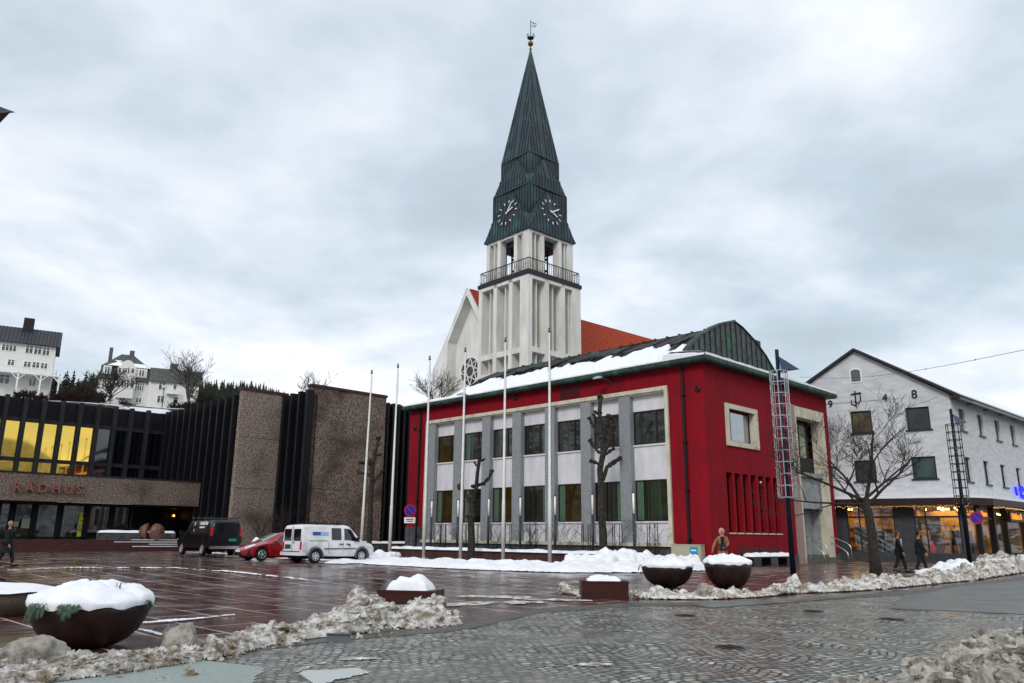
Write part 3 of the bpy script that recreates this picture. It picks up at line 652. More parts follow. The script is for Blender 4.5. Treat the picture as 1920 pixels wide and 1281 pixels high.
for i in range(8):
    a = i*pi/4; mb.tube([(c+.14*cos(a), c+.14*sin(a), 53.62), (c+.36*cos(a), c+.36*sin(a), 53.8), (c+.42*cos(a), c+.42*sin(a), 54.1), (c+.28*cos(a), c+.28*sin(a), 54.2)], .035, 5)
mb.lathe([(.12, 53.55), (.36, 53.72), (.33, 53.78), (.1, 53.6)], c=(c, c, 0), n=14)
mb.build('weathervane_crown', m_blk, tw)
mb = MB(); 
for a, b_ in (((0, 55.75), (.62, 55.5)), ((.62, 55.5), (.5, 55.15)), ((.5, 55.15), (0, 55.28))): mb.bar((c+a[0]*.74, c-a[0]*.68, a[1]), (c+b_[0]*.74, c-b_[0]*.68, b_[1]), .05)
mb.bar((c+.15, c-.14, 55.6), (c+.3, c-.28, 55.3), .04); mb.build('weathervane_flag', m_blk, tw)
# ================================================================= CHURCH NAVE
ch = thing('church', 'white concrete church with steep gable, round window and orange tiled roof', 'church', TW.o, TW.a)
X0 = 2.0
def GP(px, py): q = TW.px(px, py, 'x', X0); return q[1], q[2]
ay, az = GP(875, 543); prof2 = [GP(*p) for p in ((875,543),(860,580),(838,635),(812,697))]
half = prof2[-1][0]-ay; ze = prof2[-1][1]
LN = 42
left = prof2; right = [(2*ay-y, z) for y, z in prof2]
out = left[::-1] + right[1:]
# solid body set back behind the deep recess
RC = 2.6
_yj = GP(838, 637)[0]
for _k in range(10, 60):
    if TW.px(852, 700, 'x', X0+_k*.1)[1] < _yj + 1e-6: pass
    else: RC = _k*.1; break
iny, inz = GP(852, 637)
def inset(p, s=.5): return (ay + (p[0]-ay)*(1-s/half*1.0), p[1]-s*1.7)
innr = [(ay, az-.6), (left[1][0]-.12, left[1][1]-.5), (left[2][0]-.15, left[2][1]-.5), (left[2][0]-.15, 0)]
innl = [(2*ay-y, z) for y, z in innr]
outr = [(ay, az), left[1], left[2], left[3], (left[3][0], 0)]; outl = [(2*ay-y, z) for y, z in outr]
mb = MB()
def ring(mb, A, B, x0, x1):
    """frame between outlines A (outer) and B (inner) from x0 to x1"""
    def strip(P, flip): 
        for i in range(len(P)-1): mb.add([(x0, *P[i]), (x0, *P[i+1]), (x1, *P[i+1]), (x1, *P[i])], [(0,1,2,3)])
    strip(A, 0); strip(B, 0)
    poly = [(x0, *p) for p in A] + [(x0, *p) for p in reversed(B)]; mb.add(poly, [tuple(range(len(poly)))])
ring(mb, outr, innr, X0, X0+RC); ring(mb, outl, innl, X0, X0+RC)
mb.build('gable_frame', m_chw, ch)
mb = MB(); body = [(X0+RC, y, z) for y, z in outl] + [(X0+RC, y, z) for y, z in reversed(outr)]
mb.prism(body, (LN-RC, 0, 0)); mb.build('nave_wall', m_chw, ch)
m_tile = M('orange_tiles', 'b5431b', .75, col2='8f2f12', ns=6, nd=4)
mb = MB()
for O in (outr, outl):
    for i in range(3):
        a, b_ = O[i], O[i+1]; sgn = 1 if O is outr else -1
        nv = Vector((0, (b_[1]-a[1])*-sgn, abs(b_[0]-a[0]))).normalized(); nv.y = abs(nv.y)*sgn
        P = [Vector((X0+.35, *a)), Vector((X0+LN+.4, *a)), Vector((X0+LN+.4, *b_)), Vector((X0+.35, *b_))]
        mb.prism([p + nv*.03 for p in P], nv*.2)
        nrow = int((Vector(b_)-Vector(a)).length/.42)
        for r in range(nrow):
            q = Vector((0, *a)) + (Vector((0, *b_))-Vector((0, *a)))*((r+.5)/nrow)
            mb.bar(q+Vector((X0+.36, 0, 0))+nv*.25, q+Vector((X0+LN+.39, 0, 0))+nv*.25, .06, .05)
mb.build('tiled_roof', m_tile, ch)
mb = MB()
for O in (outr, outl):
    for i in range(3): mb.bar((X0+.1, O[i][0], O[i][1]+.1), (X0+.1, O[i+1][0], O[i+1][1]+.1), .2, .22, up=(1,0,0))
mb.build('verge', m_chw, ch)
ry, rz = TW.px(883, 697, 'x', X0+RC)[1:]
mb = MB(); mb.T = Matrix.Translation((X0+RC-.03, ry, rz)) @ Matrix.Rotation(-pi/2, 4, 'Y'); mb.lathe([(1.5, 0), (1.5, .03)], n=36); win = mb.build('rose_window', M('rose_glass', '1a1f26', .15, ior=1.8), ch)
mb = MB(); mb.T = Matrix.Translation((X0+RC-.12, ry, rz)) @ Matrix.Rotation(-pi/2, 4, 'Y')
for i in range(8):
    a = i*pi/4; b2 = (i+3)*pi/4; mb.bar((1.5*cos(a), 1.5*sin(a), 0), (1.5*cos(b2), 1.5*sin(b2), 0), .08, .08)
for i in range(32):
    a, b2 = i*pi/16, (i+1)*pi/16; mb.bar((1.52*cos(a), 1.52*sin(a), 0), (1.52*cos(b2), 1.52*sin(b2), 0), .13, .13)
mb.build('tracery', m_wht, win)
# ================================================================= TOWN HALL
TH = Fr((-36.5, 58, 0), 44.9)
th = thing('town_hall', 'brown exposed-aggregate town hall with black vertical fins, gold windows and raised lettering', 'building', TH.o, TH.a)
m_agg = M('aggregate_concrete', '4c4039', .85, col2='8c7e73', ns=9, nd=9, lo=.42, hi=.6, bump=1, bs=25, third=('3a2c28', .35, .5, .75))
m_aggl = M('aggregate_light', '5f534b', .85, col2='9d8f84', ns=9, nd=9, lo=.42, hi=.6, bump=1, bs=25, third=('4a3b34', .3, .48, .7))
m_fin = M('fin_dark', '08090d', .6, spec=.3, col2='101218', ns=2, stretch=(1,1,.2))
m_fing = M('fin_edge', '26282d', .6, spec=.35, col2='17191d', ns=3, stretch=(1,1,.3))
m_gold = M('gold_glass', 'f7cf62', .03, metal=1)
m_dgl = M('dark_glass', '0c0e12', .04, ior=1.9)
m_stp = M('step_red', '4a2622', .3, col2='2e1613', ns=3, r2=.55)
m_cap = M('cap_brown', '43251f', .6, col2='2f1915', ns=3)
# front band and the hall below it
def tpx(x, y, a='y', v=0): return TH.px(x, y, a, v)
XB = tpx(377, 901.6)[0]; zb0, zb1 = 3.86, 5.88; XL = -14
mb = MB(); mb.box(XL, XB, 0, .5, zb0, zb1); mb.build('facade_band', m_agg, th)
mb = MB(); mb.box(XL, XB, .5, 9, zb1-.5, zb1-.1); mb.build('hall_roof', m_plin, th)
mb = MB(); mb.box(XL, XB, -.05, 9, zb1-.02, zb1+.08); mb.build('band_capping', m_fing, th)
mb = MB(); mb.box(XL, XB+3, .5, 9, 3.7, 3.85); mb.build('hall_soffit', m_fin, th)
m_let = M('letter_bronze', '7f5346', .5)
q0 = tpx(22, 921); q1 = tpx(152, 926)
t = text('lettering', 'R Å D H U S', .92, m_let, th, (q0[0], -.12, q0[2]-.0), (pi/2, 0, 0), .07, bold=.02, width=q1[0]-q0[0])
# ground-floor glazing set back 1.6 m
GY = 2.2; xg = [tpx(p, 980, 'y', GY)[0] for p in (-60, -8, 20, 62, 110, 160, 208, 245)]
m_hgl = M('hall_glass', '2c3326', .03, ior=2.2, col2='131810', ns=.5)
for i in range(len(xg)-1):
    MB().box(xg[i]+.22, xg[i+1]-.22, GY, GY+.04, 1.3, 3.7).build('glass_panel', m_hgl, th)
    o = MB(); o.box(xg[i]-.22, xg[i]+.22, GY-.1, GY+.2, 1.1, 3.7); o.build('column', m_fin, th)
mb = MB(); mb.box(xg[-1]-.2, XB+2, GY+2.6, GY+2.8, 1.1, 3.7); mb.box(xg[-1]-.1, xg[-1]+.1, GY, GY+2.6, 1.1, 3.7)
for i in range(6): mb.box(xg[-1]+.6+i*.9, xg[-1]+.68+i*.9, GY+2.4, GY+2.6, 1.1, 3.7)
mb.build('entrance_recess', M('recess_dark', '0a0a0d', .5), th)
mb = MB(); mb.box(XL, xg[-1], GY-.1, GY+.2, 1.08, 1.3); mb.build('glazing_base', m_fin, th)
q = tpx(325, 967, 'y', GY+2.3); mb = MB(); mb.ball((q[0], GY+2.2, q[2]), .09, 8); mb.build('entrance_lamp', M('lamp_warm', 'ffb04a', .5, emit=6), th)
mb = MB(); mb.box(XL, XB+4, GY+4, GY+4.1, 1.1, 3.7); mb.build('hall_back', m_fin, th)
# poster
pa, pb = tpx(152, 958, 'y', GY-.3), tpx(160, 1004, 'y', GY-.3)
mb = MB(); x0, x1 = tpx(147, 980, 'y', GY-.06)[0], tpx(161, 980, 'y', GY-.06)[0]
mb.box(x0, x1, GY-.08, GY-.05, 1.32, 3.15); po = mb.build('yellow_poster', M('poster_yellow', 'c9d11e', .6), th)
mb = MB()
for z in (2.55, 2.45, 2.25, 2.15, 1.85, 1.75, 1.65): mb.box(x0+.15, x1-.15, GY-.09, GY-.081, z, z+.04)
mb.box(x1-.3, x1-.2, GY-.09, GY-.081, 2.8, 3.05); mb.build('poster_print', m_blk, po)
for (px, w, zz) in ((24, .3, 2.0), (38, .55, 1.9), (143, .3, 1.9)):
    x = tpx(px, 985, 'y', GY-.06)[0]; MB().box(x, x+w, GY-.3, GY-.28, zz, zz+w*1.3).build('notice', M('notice_grey', '8d9384', .6), th)
# upper window wall, 8.6 m behind the band
UY = 8.6; mul = [tpx(p, y_, 'y', UY)[0] for p, y_ in ((-60,739),(-22,743),(14,746),(50,750),(85,754),(119,757),(153,760),(186,763),(218,766),(248,769),(279,772))]
ztop = 12.75; zw1 = tpx(50, 790, 'y', UY)[2]; zm = tpx(50, 862, 'y', UY)[2]; zs = zm-.0
mul = [XL-8] + mul
mul.append(XB+.2)
MB().box(XL-8, XB, UY+.4, UY+.6, 5.4, ztop-.1).build('window_wall_backing', m_fin, th)
MB().box(XL-8, XB, UY+.25, UY+.4, zw1+.25, ztop-.35).build('parapet', m_fin, th)
MB().box(XL-8, XB, UY+.02, UY+.3, zw1-.05, zw1+.28).build('window_head', m_fing, th)
MB().box(XL-8, XB, UY-.02, UY+.3, zm-.16, zm+.16).build('transom', m_fing, th)
for i in range(len(mul)-1):
    if i < 1: continue
    a, b_ = mul[i]+.2, mul[i+1]-.2
    MB().box(mul[i]-.15, mul[i]+.15, UY-.22, UY+.3, 5.8, ztop).build('mullion_fin', m_fing, th)
    lit = i <= 7  # the rest get dark glass: the wing's dark reflection put into their colour
    fr = MB(); fr.box(a-.05, a, UY+.0, UY+.2, 5.9, zw1); fr.box(b_, b_+.05, UY+.0, UY+.2, 5.9, zw1)
    wf = fr.build('window', m_blk, th)
    MB().box(a, b_, UY+.10, UY+.13, zm+.16, zw1-.05).build('pane', m_gold if lit else m_dgl, wf)
    MB().box(a, b_, UY+.10, UY+.13, 5.9, zm-.16).build('pane', m_gold if lit else m_dgl, wf)
# fin wing running towards the camera (along local -y) at x = XB
FN = Fr(TH.w(XB, 0), 44.9)
yc = 11.0; yb = tpx(455, 741, 'x', XB)[1]+.45
MB().box(XB+.35, XB+.7, yb, yc, .3, ztop-.15).build('wing_wall', m_fin, th)
for i in range(13):
    y = yb+.55+i*1.37
    z0 = .3 if y < .3 else zb1
    mb = MB(); mb.box(XB-.30, XB+.35, y-.17, y+.17, z0, ztop+.03); f_ = mb.build('fin', m_fin, th)
    MB().box(XB-.34, XB-.302, y-.17, y-.06, z0, ztop+.02).build('fin_edge', m_fing, f_)
    if i < 12:
        MB().box(XB+.15, XB+.34, y+.2, y+1.17, zb1+3.4, ztop-.9).build('wing_window', m_dgl, th)
        MB().box(XB+.1, XB+.36, y+.18, y+1.19, ztop-.9, ztop-.25).build('wing_parapet', m_fin, th)
# concrete blocks
B1 = tpx(455, 741, 'x', XB)[1]; xb1 = tpx(539.6, 740, 'y', B1)[0]; zt1 = 13.15
def block(name, x0, x1, y, zt, d=.55, mt=None):
    mb = MB(); mb.box(x0, x1, y, y+d, .2, zt); b = mb.build(name, mt or m_agg, th)
    MB().box(x0-.08, x1+.08, y-.08, y+d+.1, zt, zt+.22).build('capping', m_cap, b)
    for z in (5.2, 9.3): MB().box(x0, x1, y-.004, y, z, z+.03).build('board_joint', m_fin, b)
    return b
block('concrete_block', XB+.0, xb1, B1, zt1, mt=m_aggl)
B2y = tpx(586, 722, 'x', xb1)[1]
MB().box(xb1+.1, xb1+.6, B2y, B1+.2, .3, 12.9).build('recess_wall', m_fin, th)
for i, y in enumerate([B1-.25, B1-1.45, B1-2.75, B1-4.0]):
    f_ = MB().box(xb1-.5, xb1+.1, y-.18, y+.18, .3, 13.15).build('fin', m_fin, th); MB().box(xb1-.54, xb1-.502, y-.18, y-.05, .3, 13.1).build('fin_edge', m_fing, f_)
xb2 = tpx(725, 742, 'y', B2y)[0]
block('concrete_block', xb1+.0, xb2, B2y, 13.5)
for i in range(9):
    x = xb2+.25+i*.6; f_ = MB().box(x-.1, x+.1, B2y-.1, B2y+.7, .3, 13.1).build('fin', m_fin, th); MB().box(x-.1, x-.02, B2y-.13, B2y-.1, .3, 13.1).build('fin_edge', m_fing, f_)
MB().box(xb2, xb2+8, B2y+.7, B2y+1.2, .3, 13.0).build('wing_wall', m_fin, th)
MB().box(xb2+3.4, xb2+9, B2y+.3, B2y+3, 12.9, 13.4).build('roof_edge', m_cap, th)
MB().box(XB+.7, XB+20, B1+3, 16, .3, 12.4).build('rear_volume', m_plin, th)
MB().box(XB+.7, XB+20, B1+3, 16, 12.42, 12.55).build('flat_roof_snow', m_snow, th)
# steps up to the entrance, structure
st = MB(); sy0 = -3.9
for i in range(5): st.box(XL, XB+2, sy0+i*.45, GY+4 if i == 4 else sy0+(i+1)*.45+.001, .1, .3+.16*(i+1))
tag(st.build('plaza_steps', m_stp), kind='structure').matrix_world = Matrix.Translation(TH.o) @ Matrix.Rotation(TH.a, 4, 'Z')
sn = MB(); 
for i in range(1, 5): 
    xa = XB-7.5+(i*37 % 11)*.35; sn.box(xa, XB+1.8, sy0+i*.45+.02, sy0+(i+1)*.45-.02, .3+.16*(i+1)-.16, .3+.16*i+.2)
tag(sn.build('snow_on_steps', m_snow), kind='stuff').matrix_world = Matrix.Translation(TH.o) @ Matrix.Rotation(TH.a, 4, 'Z')
# ================================================================= WHITE SHOP BUILDING
KP = D(1780, 740, 46); SB = Fr((KP.x, KP.y, 0), 43)
sb = thing('shop_building', 'white painted brick gable building with lit clothes shop windows at street level', 'building', SB.o, SB.a)
m_wbr = M('white_brick', 'cdd0d3', .75, col2='b6babe', nd=9, ns=1.2, bump=.5, bs=25, stretch=(1,1,3))
m_dkw = M('window_dark_frame', '15181b', .45)
SBl = 24.0; EZ = 10.07
# gable face: from K going left-away at 148 deg world => local angle 105
GA = radians(148-43); gu = Vector((cos(GA), sin(GA), 0)); gn = Vector((-sin(GA), cos(GA), 0))   # gn points outwards? checked below
GF = Fr((KP.x, KP.y, 0), 148)
def gpx(px, py, dpt=0): q = GF.px(px, py, 'y', dpt); return q[0], q[2]
Tg = Matrix.Rotation(GA, 4, 'Z')      # local (s along gable, y: + = outwards for 148deg? , z)
rs, rz_ = gpx(1601, 659); Wd = 10.3; lz = rz_ - (Wd-rs)*.63
gw = [(gpx(1594,772), gpx(1637,811)), (gpx(1697,765), gpx(1746,804)), (gpx(1601,864), gpx(1645,902)), (gpx(1708,857), gpx(1758,897))]
holes = []
for a, b_ in gw: holes.append((min(a[0], b_[0]), max(a[0], b_[0]), min(a[1], b_[1]), max(a[1], b_[1])))
# outward normal of the gable: towards the camera
out_s = 1 if (GF.v @ (EYE-GF.o)) > 0 else -1
mb = MB(); mb.T = Tg
wall(mb, 'x', 0, -out_s*.35, 0, Wd, 4.0, EZ-.0, holes)
mb.prism([(0, 0, EZ), (rs, 0, rz_), (Wd, 0, lz), (Wd, 0, EZ)], (0, -out_s*.35, 0)); mb.build('gable_wall', m_wbr, sb)
for i, h in enumerate(holes):
    wm = [M('warm_window', '5c4a12', .08, ior=1.9, col2='1c150a', ns=.8), M('teal_window', '17302e', .06, ior=2.0, col2='0c1514', ns=.8), M('brown_window', '2a2220', .08, ior=1.8), M('teal_window2', '1d3634', .06, ior=2.0, col2='2a4642', ns=4, stretch=(1,1,.02))][i]
    mb = MB(); mb.T = Tg; t = .09; y0, y1 = -out_s*.12, -out_s*.2
    mb.box(h[0], h[0]+t, y0, y1, h[2], h[3]); mb.box(h[1]-t, h[1], y0, y1, h[2], h[3]); mb.box(h[0]+t, h[1]-t, y0, y1, h[2], h[2]+t); mb.box(h[0]+t, h[1]-t, y0, y1, h[3]-t, h[3])
    wf = mb.build('window', m_dkw, sb)
    mb = MB(); mb.T = Tg; mb.box(h[0]+t, h[1]-t, -out_s*.16, -out_s*.18, h[2]+t, h[3]-t); mb.build('pane', wm, wf)
    mb = MB(); mb.T = Tg; mb.box(h[0]-.1, h[1]+.1, out_s*.08, 0, h[2]-.09, h[2]-.002); mb.build('sill', m_dkw, wf)
# attic window with arched head
(a0, z1), (a1, z0) = gpx(1592, 692), gpx(1617, 717); a0, a1 = min(a0, a1), max(a0, a1)
mb = MB(); mb.T = Tg
for (k, w, y0, y1, nm) in ((0, 0, 0, 0, ''),):
    P = [(a0, 0, z0), (a1, 0, z0)] + [(a0+(a1-a0)*(1-i/6), 0, z1-.12+.12*sin(pi*i/6)) for i in range(7)]
    mb.prism([(p[0], out_s*.05, p[2]) for p in P], (0, -out_s*.04, 0))
wf = mb.build('attic_window', m_wht, sb)
mb = MB(); mb.T = Tg; mid = (a0+a1)/2; P = [((p[0]-mid)*.78+mid, out_s*.07, (p[2]-z0)*.84+z0+.08) for p in P]; mb.prism(P, (0, -out_s*.018, 0)); mb.build('pane', M('navy_glass', '0c1630', .06, ior=1.9), wf)
# numerals and emblem
for s_, px, py, sz in (('9', 1553, 764, .62), ('4', 1655, 752, .62), ('8', 1709, 747, .72)):
    g = gpx(px, py); o = text('numeral', s_, sz, m_blk, sb, Tg @ Vector((g[0], out_s*.05, g[1])), (pi/2, 0, GA+(pi if out_s > 0 else 0)), .03)
g = gpx(1606, 748); mb = MB(); mb.T = Tg
mb.bar((g[0]+.05, out_s*.05, g[1]-.5), (g[0]+.05, out_s*.05, g[1]+.5), .07); mb.bar((g[0]+.3, out_s*.05, g[1]+.3), (g[0]-.3, out_s*.05, g[1]+.36), .07)
mb.tube([(g[0]-.22, out_s*.05, g[1]+.34), (g[0]-.24, out_s*.05, g[1]-.1), (g[0]-.1, out_s*.05, g[1]-.32), (g[0]+.12, out_s*.05, g[1]-.15)], .035, 6)
mb.tube([(g[0]+.3, out_s*.05, g[1]-.05), (g[0]+.32, out_s*.05, g[1]-.3), (g[0]+.1, out_s*.05, g[1]-.42)], .035, 6); mb.build('wall_emblem', m_blk, sb)
# long side wall with windows
ws = []
for row, (zt, zb_) in ((0, (9.42, 8.08)), (1, (6.5, 5.05))):
    for k in range(7): ws.append((1.2+k*3.35, 2.25+k*3.35, zb_, zt))
mb = MB(); wall(mb, 'x', 0, .35, .02, SBl, 4.0, EZ, ws); mb.build('side_wall', m_wbr, sb)
for h in ws:
    mb = MB(); t = .08; mb.box(h[0], h[0]+t, .15, .22, h[2], h[3]); mb.box(h[1]-t, h[1], .15, .22, h[2], h[3]); mb.box(h[0]+t, h[1]-t, .15, .22, h[2], h[2]+t); mb.box(h[0]+t, h[1]-t, .15, .22, h[3]-t, h[3])
    wf = mb.build('window', m_dkw, sb); MB().box(h[0]+t, h[1]-t, .18, .2, h[2]+t, h[3]-t).build('pane', m_pale_g if h[2] > 7 else m_dgl, wf)
    MB().box(h[0]-.06, h[1]+.06, -.07, .0, h[2]-.1, h[2]-.002).build('sill', m_dkw, wf)
# roof: ridge parallel to the side wall
back = 14
rp = Tg @ Vector((rs, 0, rz_)); lp = Tg @ Vector((Wd, 0, lz)); k0 = Vector((0, -.55, EZ-.25)); sv = Vector((SBl, 0, 0))
gd = (Tg @ Vector((1, 0, 0, ))) - (Tg @ Vector((0, 0, 0)))
fo = (Tg @ Vector((0, out_s*.3, 0)))
m_rsn = m_snow
mb = MB(); up = Vector((0, 0, .16))
mb.prism([k0+fo, rp+fo, rp+sv, k0+sv], up); mb.prism([rp+fo, lp+fo, lp+sv, rp+sv], up); mb.build('roof', M('roof_dark', '1d1e22', .7), sb)
mb = MB(); up2 = Vector((0, 0, .17)); e_ = Vector((.35, 0, 0))
mb.prism([k0+e_+up2, rp+e_+up2, rp+sv+up2, k0+sv+up2], (0, 0, .1)); mb.build('roof_snow', m_snow, sb)
mb = MB(); mb.box(-.1, SBl, -.62, -.50, EZ-.34, EZ-.2); mb.box(-.1, SBl, -.5, 0, EZ-.18, EZ-.1)
for x in (.3, 2.9, 6, 9, 12): mb.box(x, x+.1, -.5, 0, EZ-.3, EZ-.18)
mb.build('eaves_gutter', M('gutter_grey', '6d6f72', .5), sb)
mb = MB(); wall(mb, 'x', 9, 9.3, 3, SBl, 0, EZ, []); mb.build('rear_wall', m_wbr, sb)
# shop storey: canopy, piers, glazing, lit interior
zc0, zc1 = 3.62, 4.0
ga, gb_ = gpx(1560, 946, out_s*1.0)[0], 0
mb = MB(); c1 = Tg @ Vector((Wd, out_s*1.1, 0)); c2 = Tg @ Vector((-.3, out_s*1.1, 0)) ; c3 = Vector((1.0, -1.25, 0)); c4 = Vector((SBl, -1.25, 0)); c5 = Vector((SBl, 0, 0)); c6 = Vector((0, 0, 0)); c7 = Tg @ Vector((Wd, 0, 0))
mb.prism([Vector((p.x, p.y, zc0)) for p in (c1, c2, c3, c4, c5, c6, c7)], (0, 0, zc1-zc0)); can = mb.build('canopy', M('canopy_brown', '2a0f10', .5, metal=.2, col2='1b0b0c', ns=2), sb)
mb = MB(); mb.prism([Vector((p.x, p.y, zc1+.01)) for p in (c1, c2, c3, c4, c5, c6, c7)], (0, 0, .14)); mb.build('canopy_snow', m_snow, sb)
m_fairy = M('fairy_light', 'ffc46a', .5, emit=4)
mb = MB(); rg = random.Random(3)
def fairy(a, b_, n):
    for i in range(n):
        p = a + (b_-a)*((i+rg.random()*.5)/n); mb.ball((p.x, p.y, zc0-.04-rg.random()*.1), .012, 5)
fairy(c1*.99, c2*.99, 110); fairy(c3, c4, 150); mb.build('string_lights', m_fairy, can)
# glazing line: flush under the wall
m_shop = bpy.data.materials.new('shop_glass'); m_shop.use_nodes = True
n_ = m_shop.node_tree.nodes; l_ = m_shop.node_tree.links.new; n_.clear(); tr = n_.new('ShaderNodeBsdfTransparent'); gl = n_.new('ShaderNodeBsdfGlossy'); gl.inputs['Roughness'].default_value = .02; mxs = n_.new('ShaderNodeMixShader'); mxs.inputs[0].default_value = .13; o_ = n_.new('ShaderNodeOutputMaterial'); l_(tr.outputs[0], mxs.inputs[1]); l_(gl.outputs[0], mxs.inputs[2]); l_(mxs.outputs[0], o_.inputs[0])
m_pier = M('shop_pier', '2c2f33', .6, col2='3a3d40', ns=3)
zg0, zg1 = .92, 3.55
gx = lambda px, d=0: gpx(px, 1000, d)[0]
spans = [(gx(1716) , gx(1803)), (gx(1590), gx(1680))]
spans = [(min(a), max(a)) for a in spans]
mb = MB(); mb.T = Tg
for a, b_ in ((0, spans[0][0]), (spans[0][1], spans[1][0]), (spans[1][1], Wd)): mb.box(a, b_, -out_s*.3, 0, .3, 4.0)
for a, b_ in spans: mb.box(a, b_, -out_s*.3, 0, .3, zg0)
mb.build('shop_pier', m_pier, sb)
for a, b_ in spans:
    mb = MB(); mb.T = Tg; mb.box(a, b_, -out_s*.1, -out_s*.05, 2.92, 3.02)
    for q in (a, b_-.07, a+(b_-a)*.72): mb.box(q, q+.07, -out_s*.12, -out_s*.05, zg0, zg1)
    wf = mb.build('shop_window', m_dkw, sb); mb = MB(); mb.T = Tg; mb.box(a, b_, -out_s*.14, -out_s*.13, zg0, zg1); mb.build('pane', m_shop, wf)
# side shop windows
sx = [.15, 2.6, 5.2, 7.6, 11.5, 15, 19, 23.8]
mb = MB(); mb.box(.02, SBl, 0, .3, .3, zg0-.1)
for i, x in enumerate(sx): mb.box(x, x+.22, .0, .3, zg0-.1, 4.0)
mb.build('shop_pier', m_dkw, sb)
for i in range(len(sx)-1):
    a, b_ = sx[i]+.22, sx[i+1]; mb = MB(); mb.box(a, b_, .1, .16, 2.92, 3.02); mb.box(a, b_, .1, .16, zg0-.1, zg0)
    wf = mb.build('shop_window', m_dkw, sb); MB().box(a, b_, .19, .2, zg0, 3.6).build('pane', m_shop, wf)
# interior
m_in = M('shop_wall_warm', 'c79a4e', .8, col2='7a5424', ns=1.1, nd=7); m_inf = M('shop_floor', '5b4426', .4); m_rk = M('rack_dark', '17120e', .6)
mb = MB(); mb.prism([Vector((.3, .5, .55)), Vector((SBl-.3, .5, .55)), Vector((SBl-.3, 8, .55)), (Tg @ Vector((Wd-.3, -out_s*.5, .55)))+Vector((.5, 0, 0))], (0, 0, .05)); mb.build('shop_floor', m_inf, sb)
mb = MB(); mb.prism([Vector((.3, .32, 3.6)), Vector((SBl-.3, .32, 3.6)), Vector((SBl-.3, 8, 3.6)), (Tg @ Vector((Wd-.3, -out_s*.35, 3.6)))], (0, 0, .05)); mb.build('shop_ceiling', M('shop_ceiling', 'a98a52', .8), sb)
bw = MB(); bw.T = Tg; bw.box(-1, Wd, -out_s*4.6, -out_s*4.5, .3, 3.6); bw.box(Wd-.35, Wd-.3, -out_s*4.5, -out_s*.35, .3, 3.6)
bw.T = None; bw.box(2.5, SBl, 3.4, 3.5, .3, 3.6); bw.build('shop_back_wall', m_in, sb)
rg = random.Random(11)
rk = MB(); rk.T = Tg
for a, b_, d0 in ((2.0, 3.1, 2.2), (3.4, 4.2, 3.4), (5.2, 6.0, 3.0), (.8, 1.6, 3.6)):
    for i in range(int((b_-a)/.09)): rk.box(a+i*.09, a+i*.09+.06, -out_s*d0, -out_s*(d0+.45), 1.0+rg.random()*.3, 2.05)
    rk.box(a, b_, -out_s*(d0+.2), -out_s*(d0+.24), 2.08, 2.13)
rk.T = None
for a in (3, 6, 9): rk.box(a, a+1.4, 1.6, 2.1, .6, 1.9)
rk.build('clothes_display', m_rk, sb)
sh = MB(); sh.T = Tg
for k in range(3): sh.box(5.0, 7.4, -out_s*4.4, -out_s*4.1, 1.2+k*.6, 1.25+k*.6)
for i in range(14): sh.box(5.05+i*.17, 5.17+i*.17, -out_s*4.38, -out_s*4.12, 1.26+(i % 3)*.6, 1.5+(i % 3)*.6)
sh.build('shelf', M('shelf_wood', '8a5a22', .6), sb)
es = MB(); es.T = Tg
sA, sB_ = spans[1][1]-.25, spans[1][0]+.1
for d0 in (.9, 1.7): 
    for off in (0, .42, .9): es.bar((sA, -out_s*d0, 2.6-off*.9), (sB_, -out_s*d0, 1.05-off*.6), .07, .1)
es.build('escalator_rail', M('rail_steel', '8fa3a8', .25, metal=.7), sb)
es = MB(); es.T = Tg
es.prism([(sA, -out_s*1.0, 2.5), (sB_, -out_s*1.0, 1.0), (sB_, -out_s*1.0, .6), (sA, -out_s*1.0, 1.5)], (0, -out_s*.6, 0)); es.build('escalator', M('escalator_dark', '15262a', .3), sb)
# mannequins
def mann(x, d0, col, name='mannequin', s=1):
    o = MB(); o.T = Tg @ Matrix.Translation((x, -out_s*d0, .75))
    o.tube([(0,0,.0),(.02,0,.45),(.06,0,.85)], [.05,.07,.09], 7); o.tube([(0.16,0,.0),(.16,0,.45),(.12,0,.85)], [.05,.07,.09], 7)
    o.tube([(.09,0,.8),(.09,0,1.0),(.09,0,1.25),(.09,0,1.45),(.09,0,1.5)], [.17,.15,.17,.19,.08], 9)
    o.tube([(-.12,0,1.42),(-.2,0.02,1.15),(-.12,.08,.9)], [.06,.05,.04], 6); o.tube([(.3,0,1.42),(.38,0.02,1.15),(.3,.08,.9)], [.06,.05,.04], 6)
    o.tube([(.09,0,1.5),(.09,0,1.6)], .05, 6); o.ball((.09,0,1.69), .1, 9, rz=.13); b = o.build(name, M('mannequin_skin', 'a8763f', .6), sb, smooth=True)
    o = MB(); o.T = Tg @ Matrix.Translation((x, -out_s*d0, .75)); o.tube([(.09,0,.7),(.09,0,1.0),(.09,0,1.25),(.09,0,1.46)], [.24,.19,.2,.2], 10); o.build('outfit', col, b, smooth=True)
mann(spans[0][0]+1.9, .8, M('dress_tan', '9a7340', .8)); mann(spans[0][0]+.75, .9, M('dress_tan', '9a7340', .8)); mann(spans[0][0]+.3, 1.0, M('coat_black', '0e0c0b', .8)); mann(spans[1][0]+.9, 1.2, M('coat_black', '0e0c0b', .8))
rc = MB(); rc.T = Tg; rc.tube([(spans[0][1]-.75, -out_s*1.0, .9), (spans[0][1]-.7, -out_s*1.0, 1.3), (spans[0][1]-.68, -out_s*1.0, 1.55)], [.16,.2,.1], 8); rc.build('red_garment', M('garment_red', 'b3101a', .7), sb)
dk = MB(); dk.T = Tg
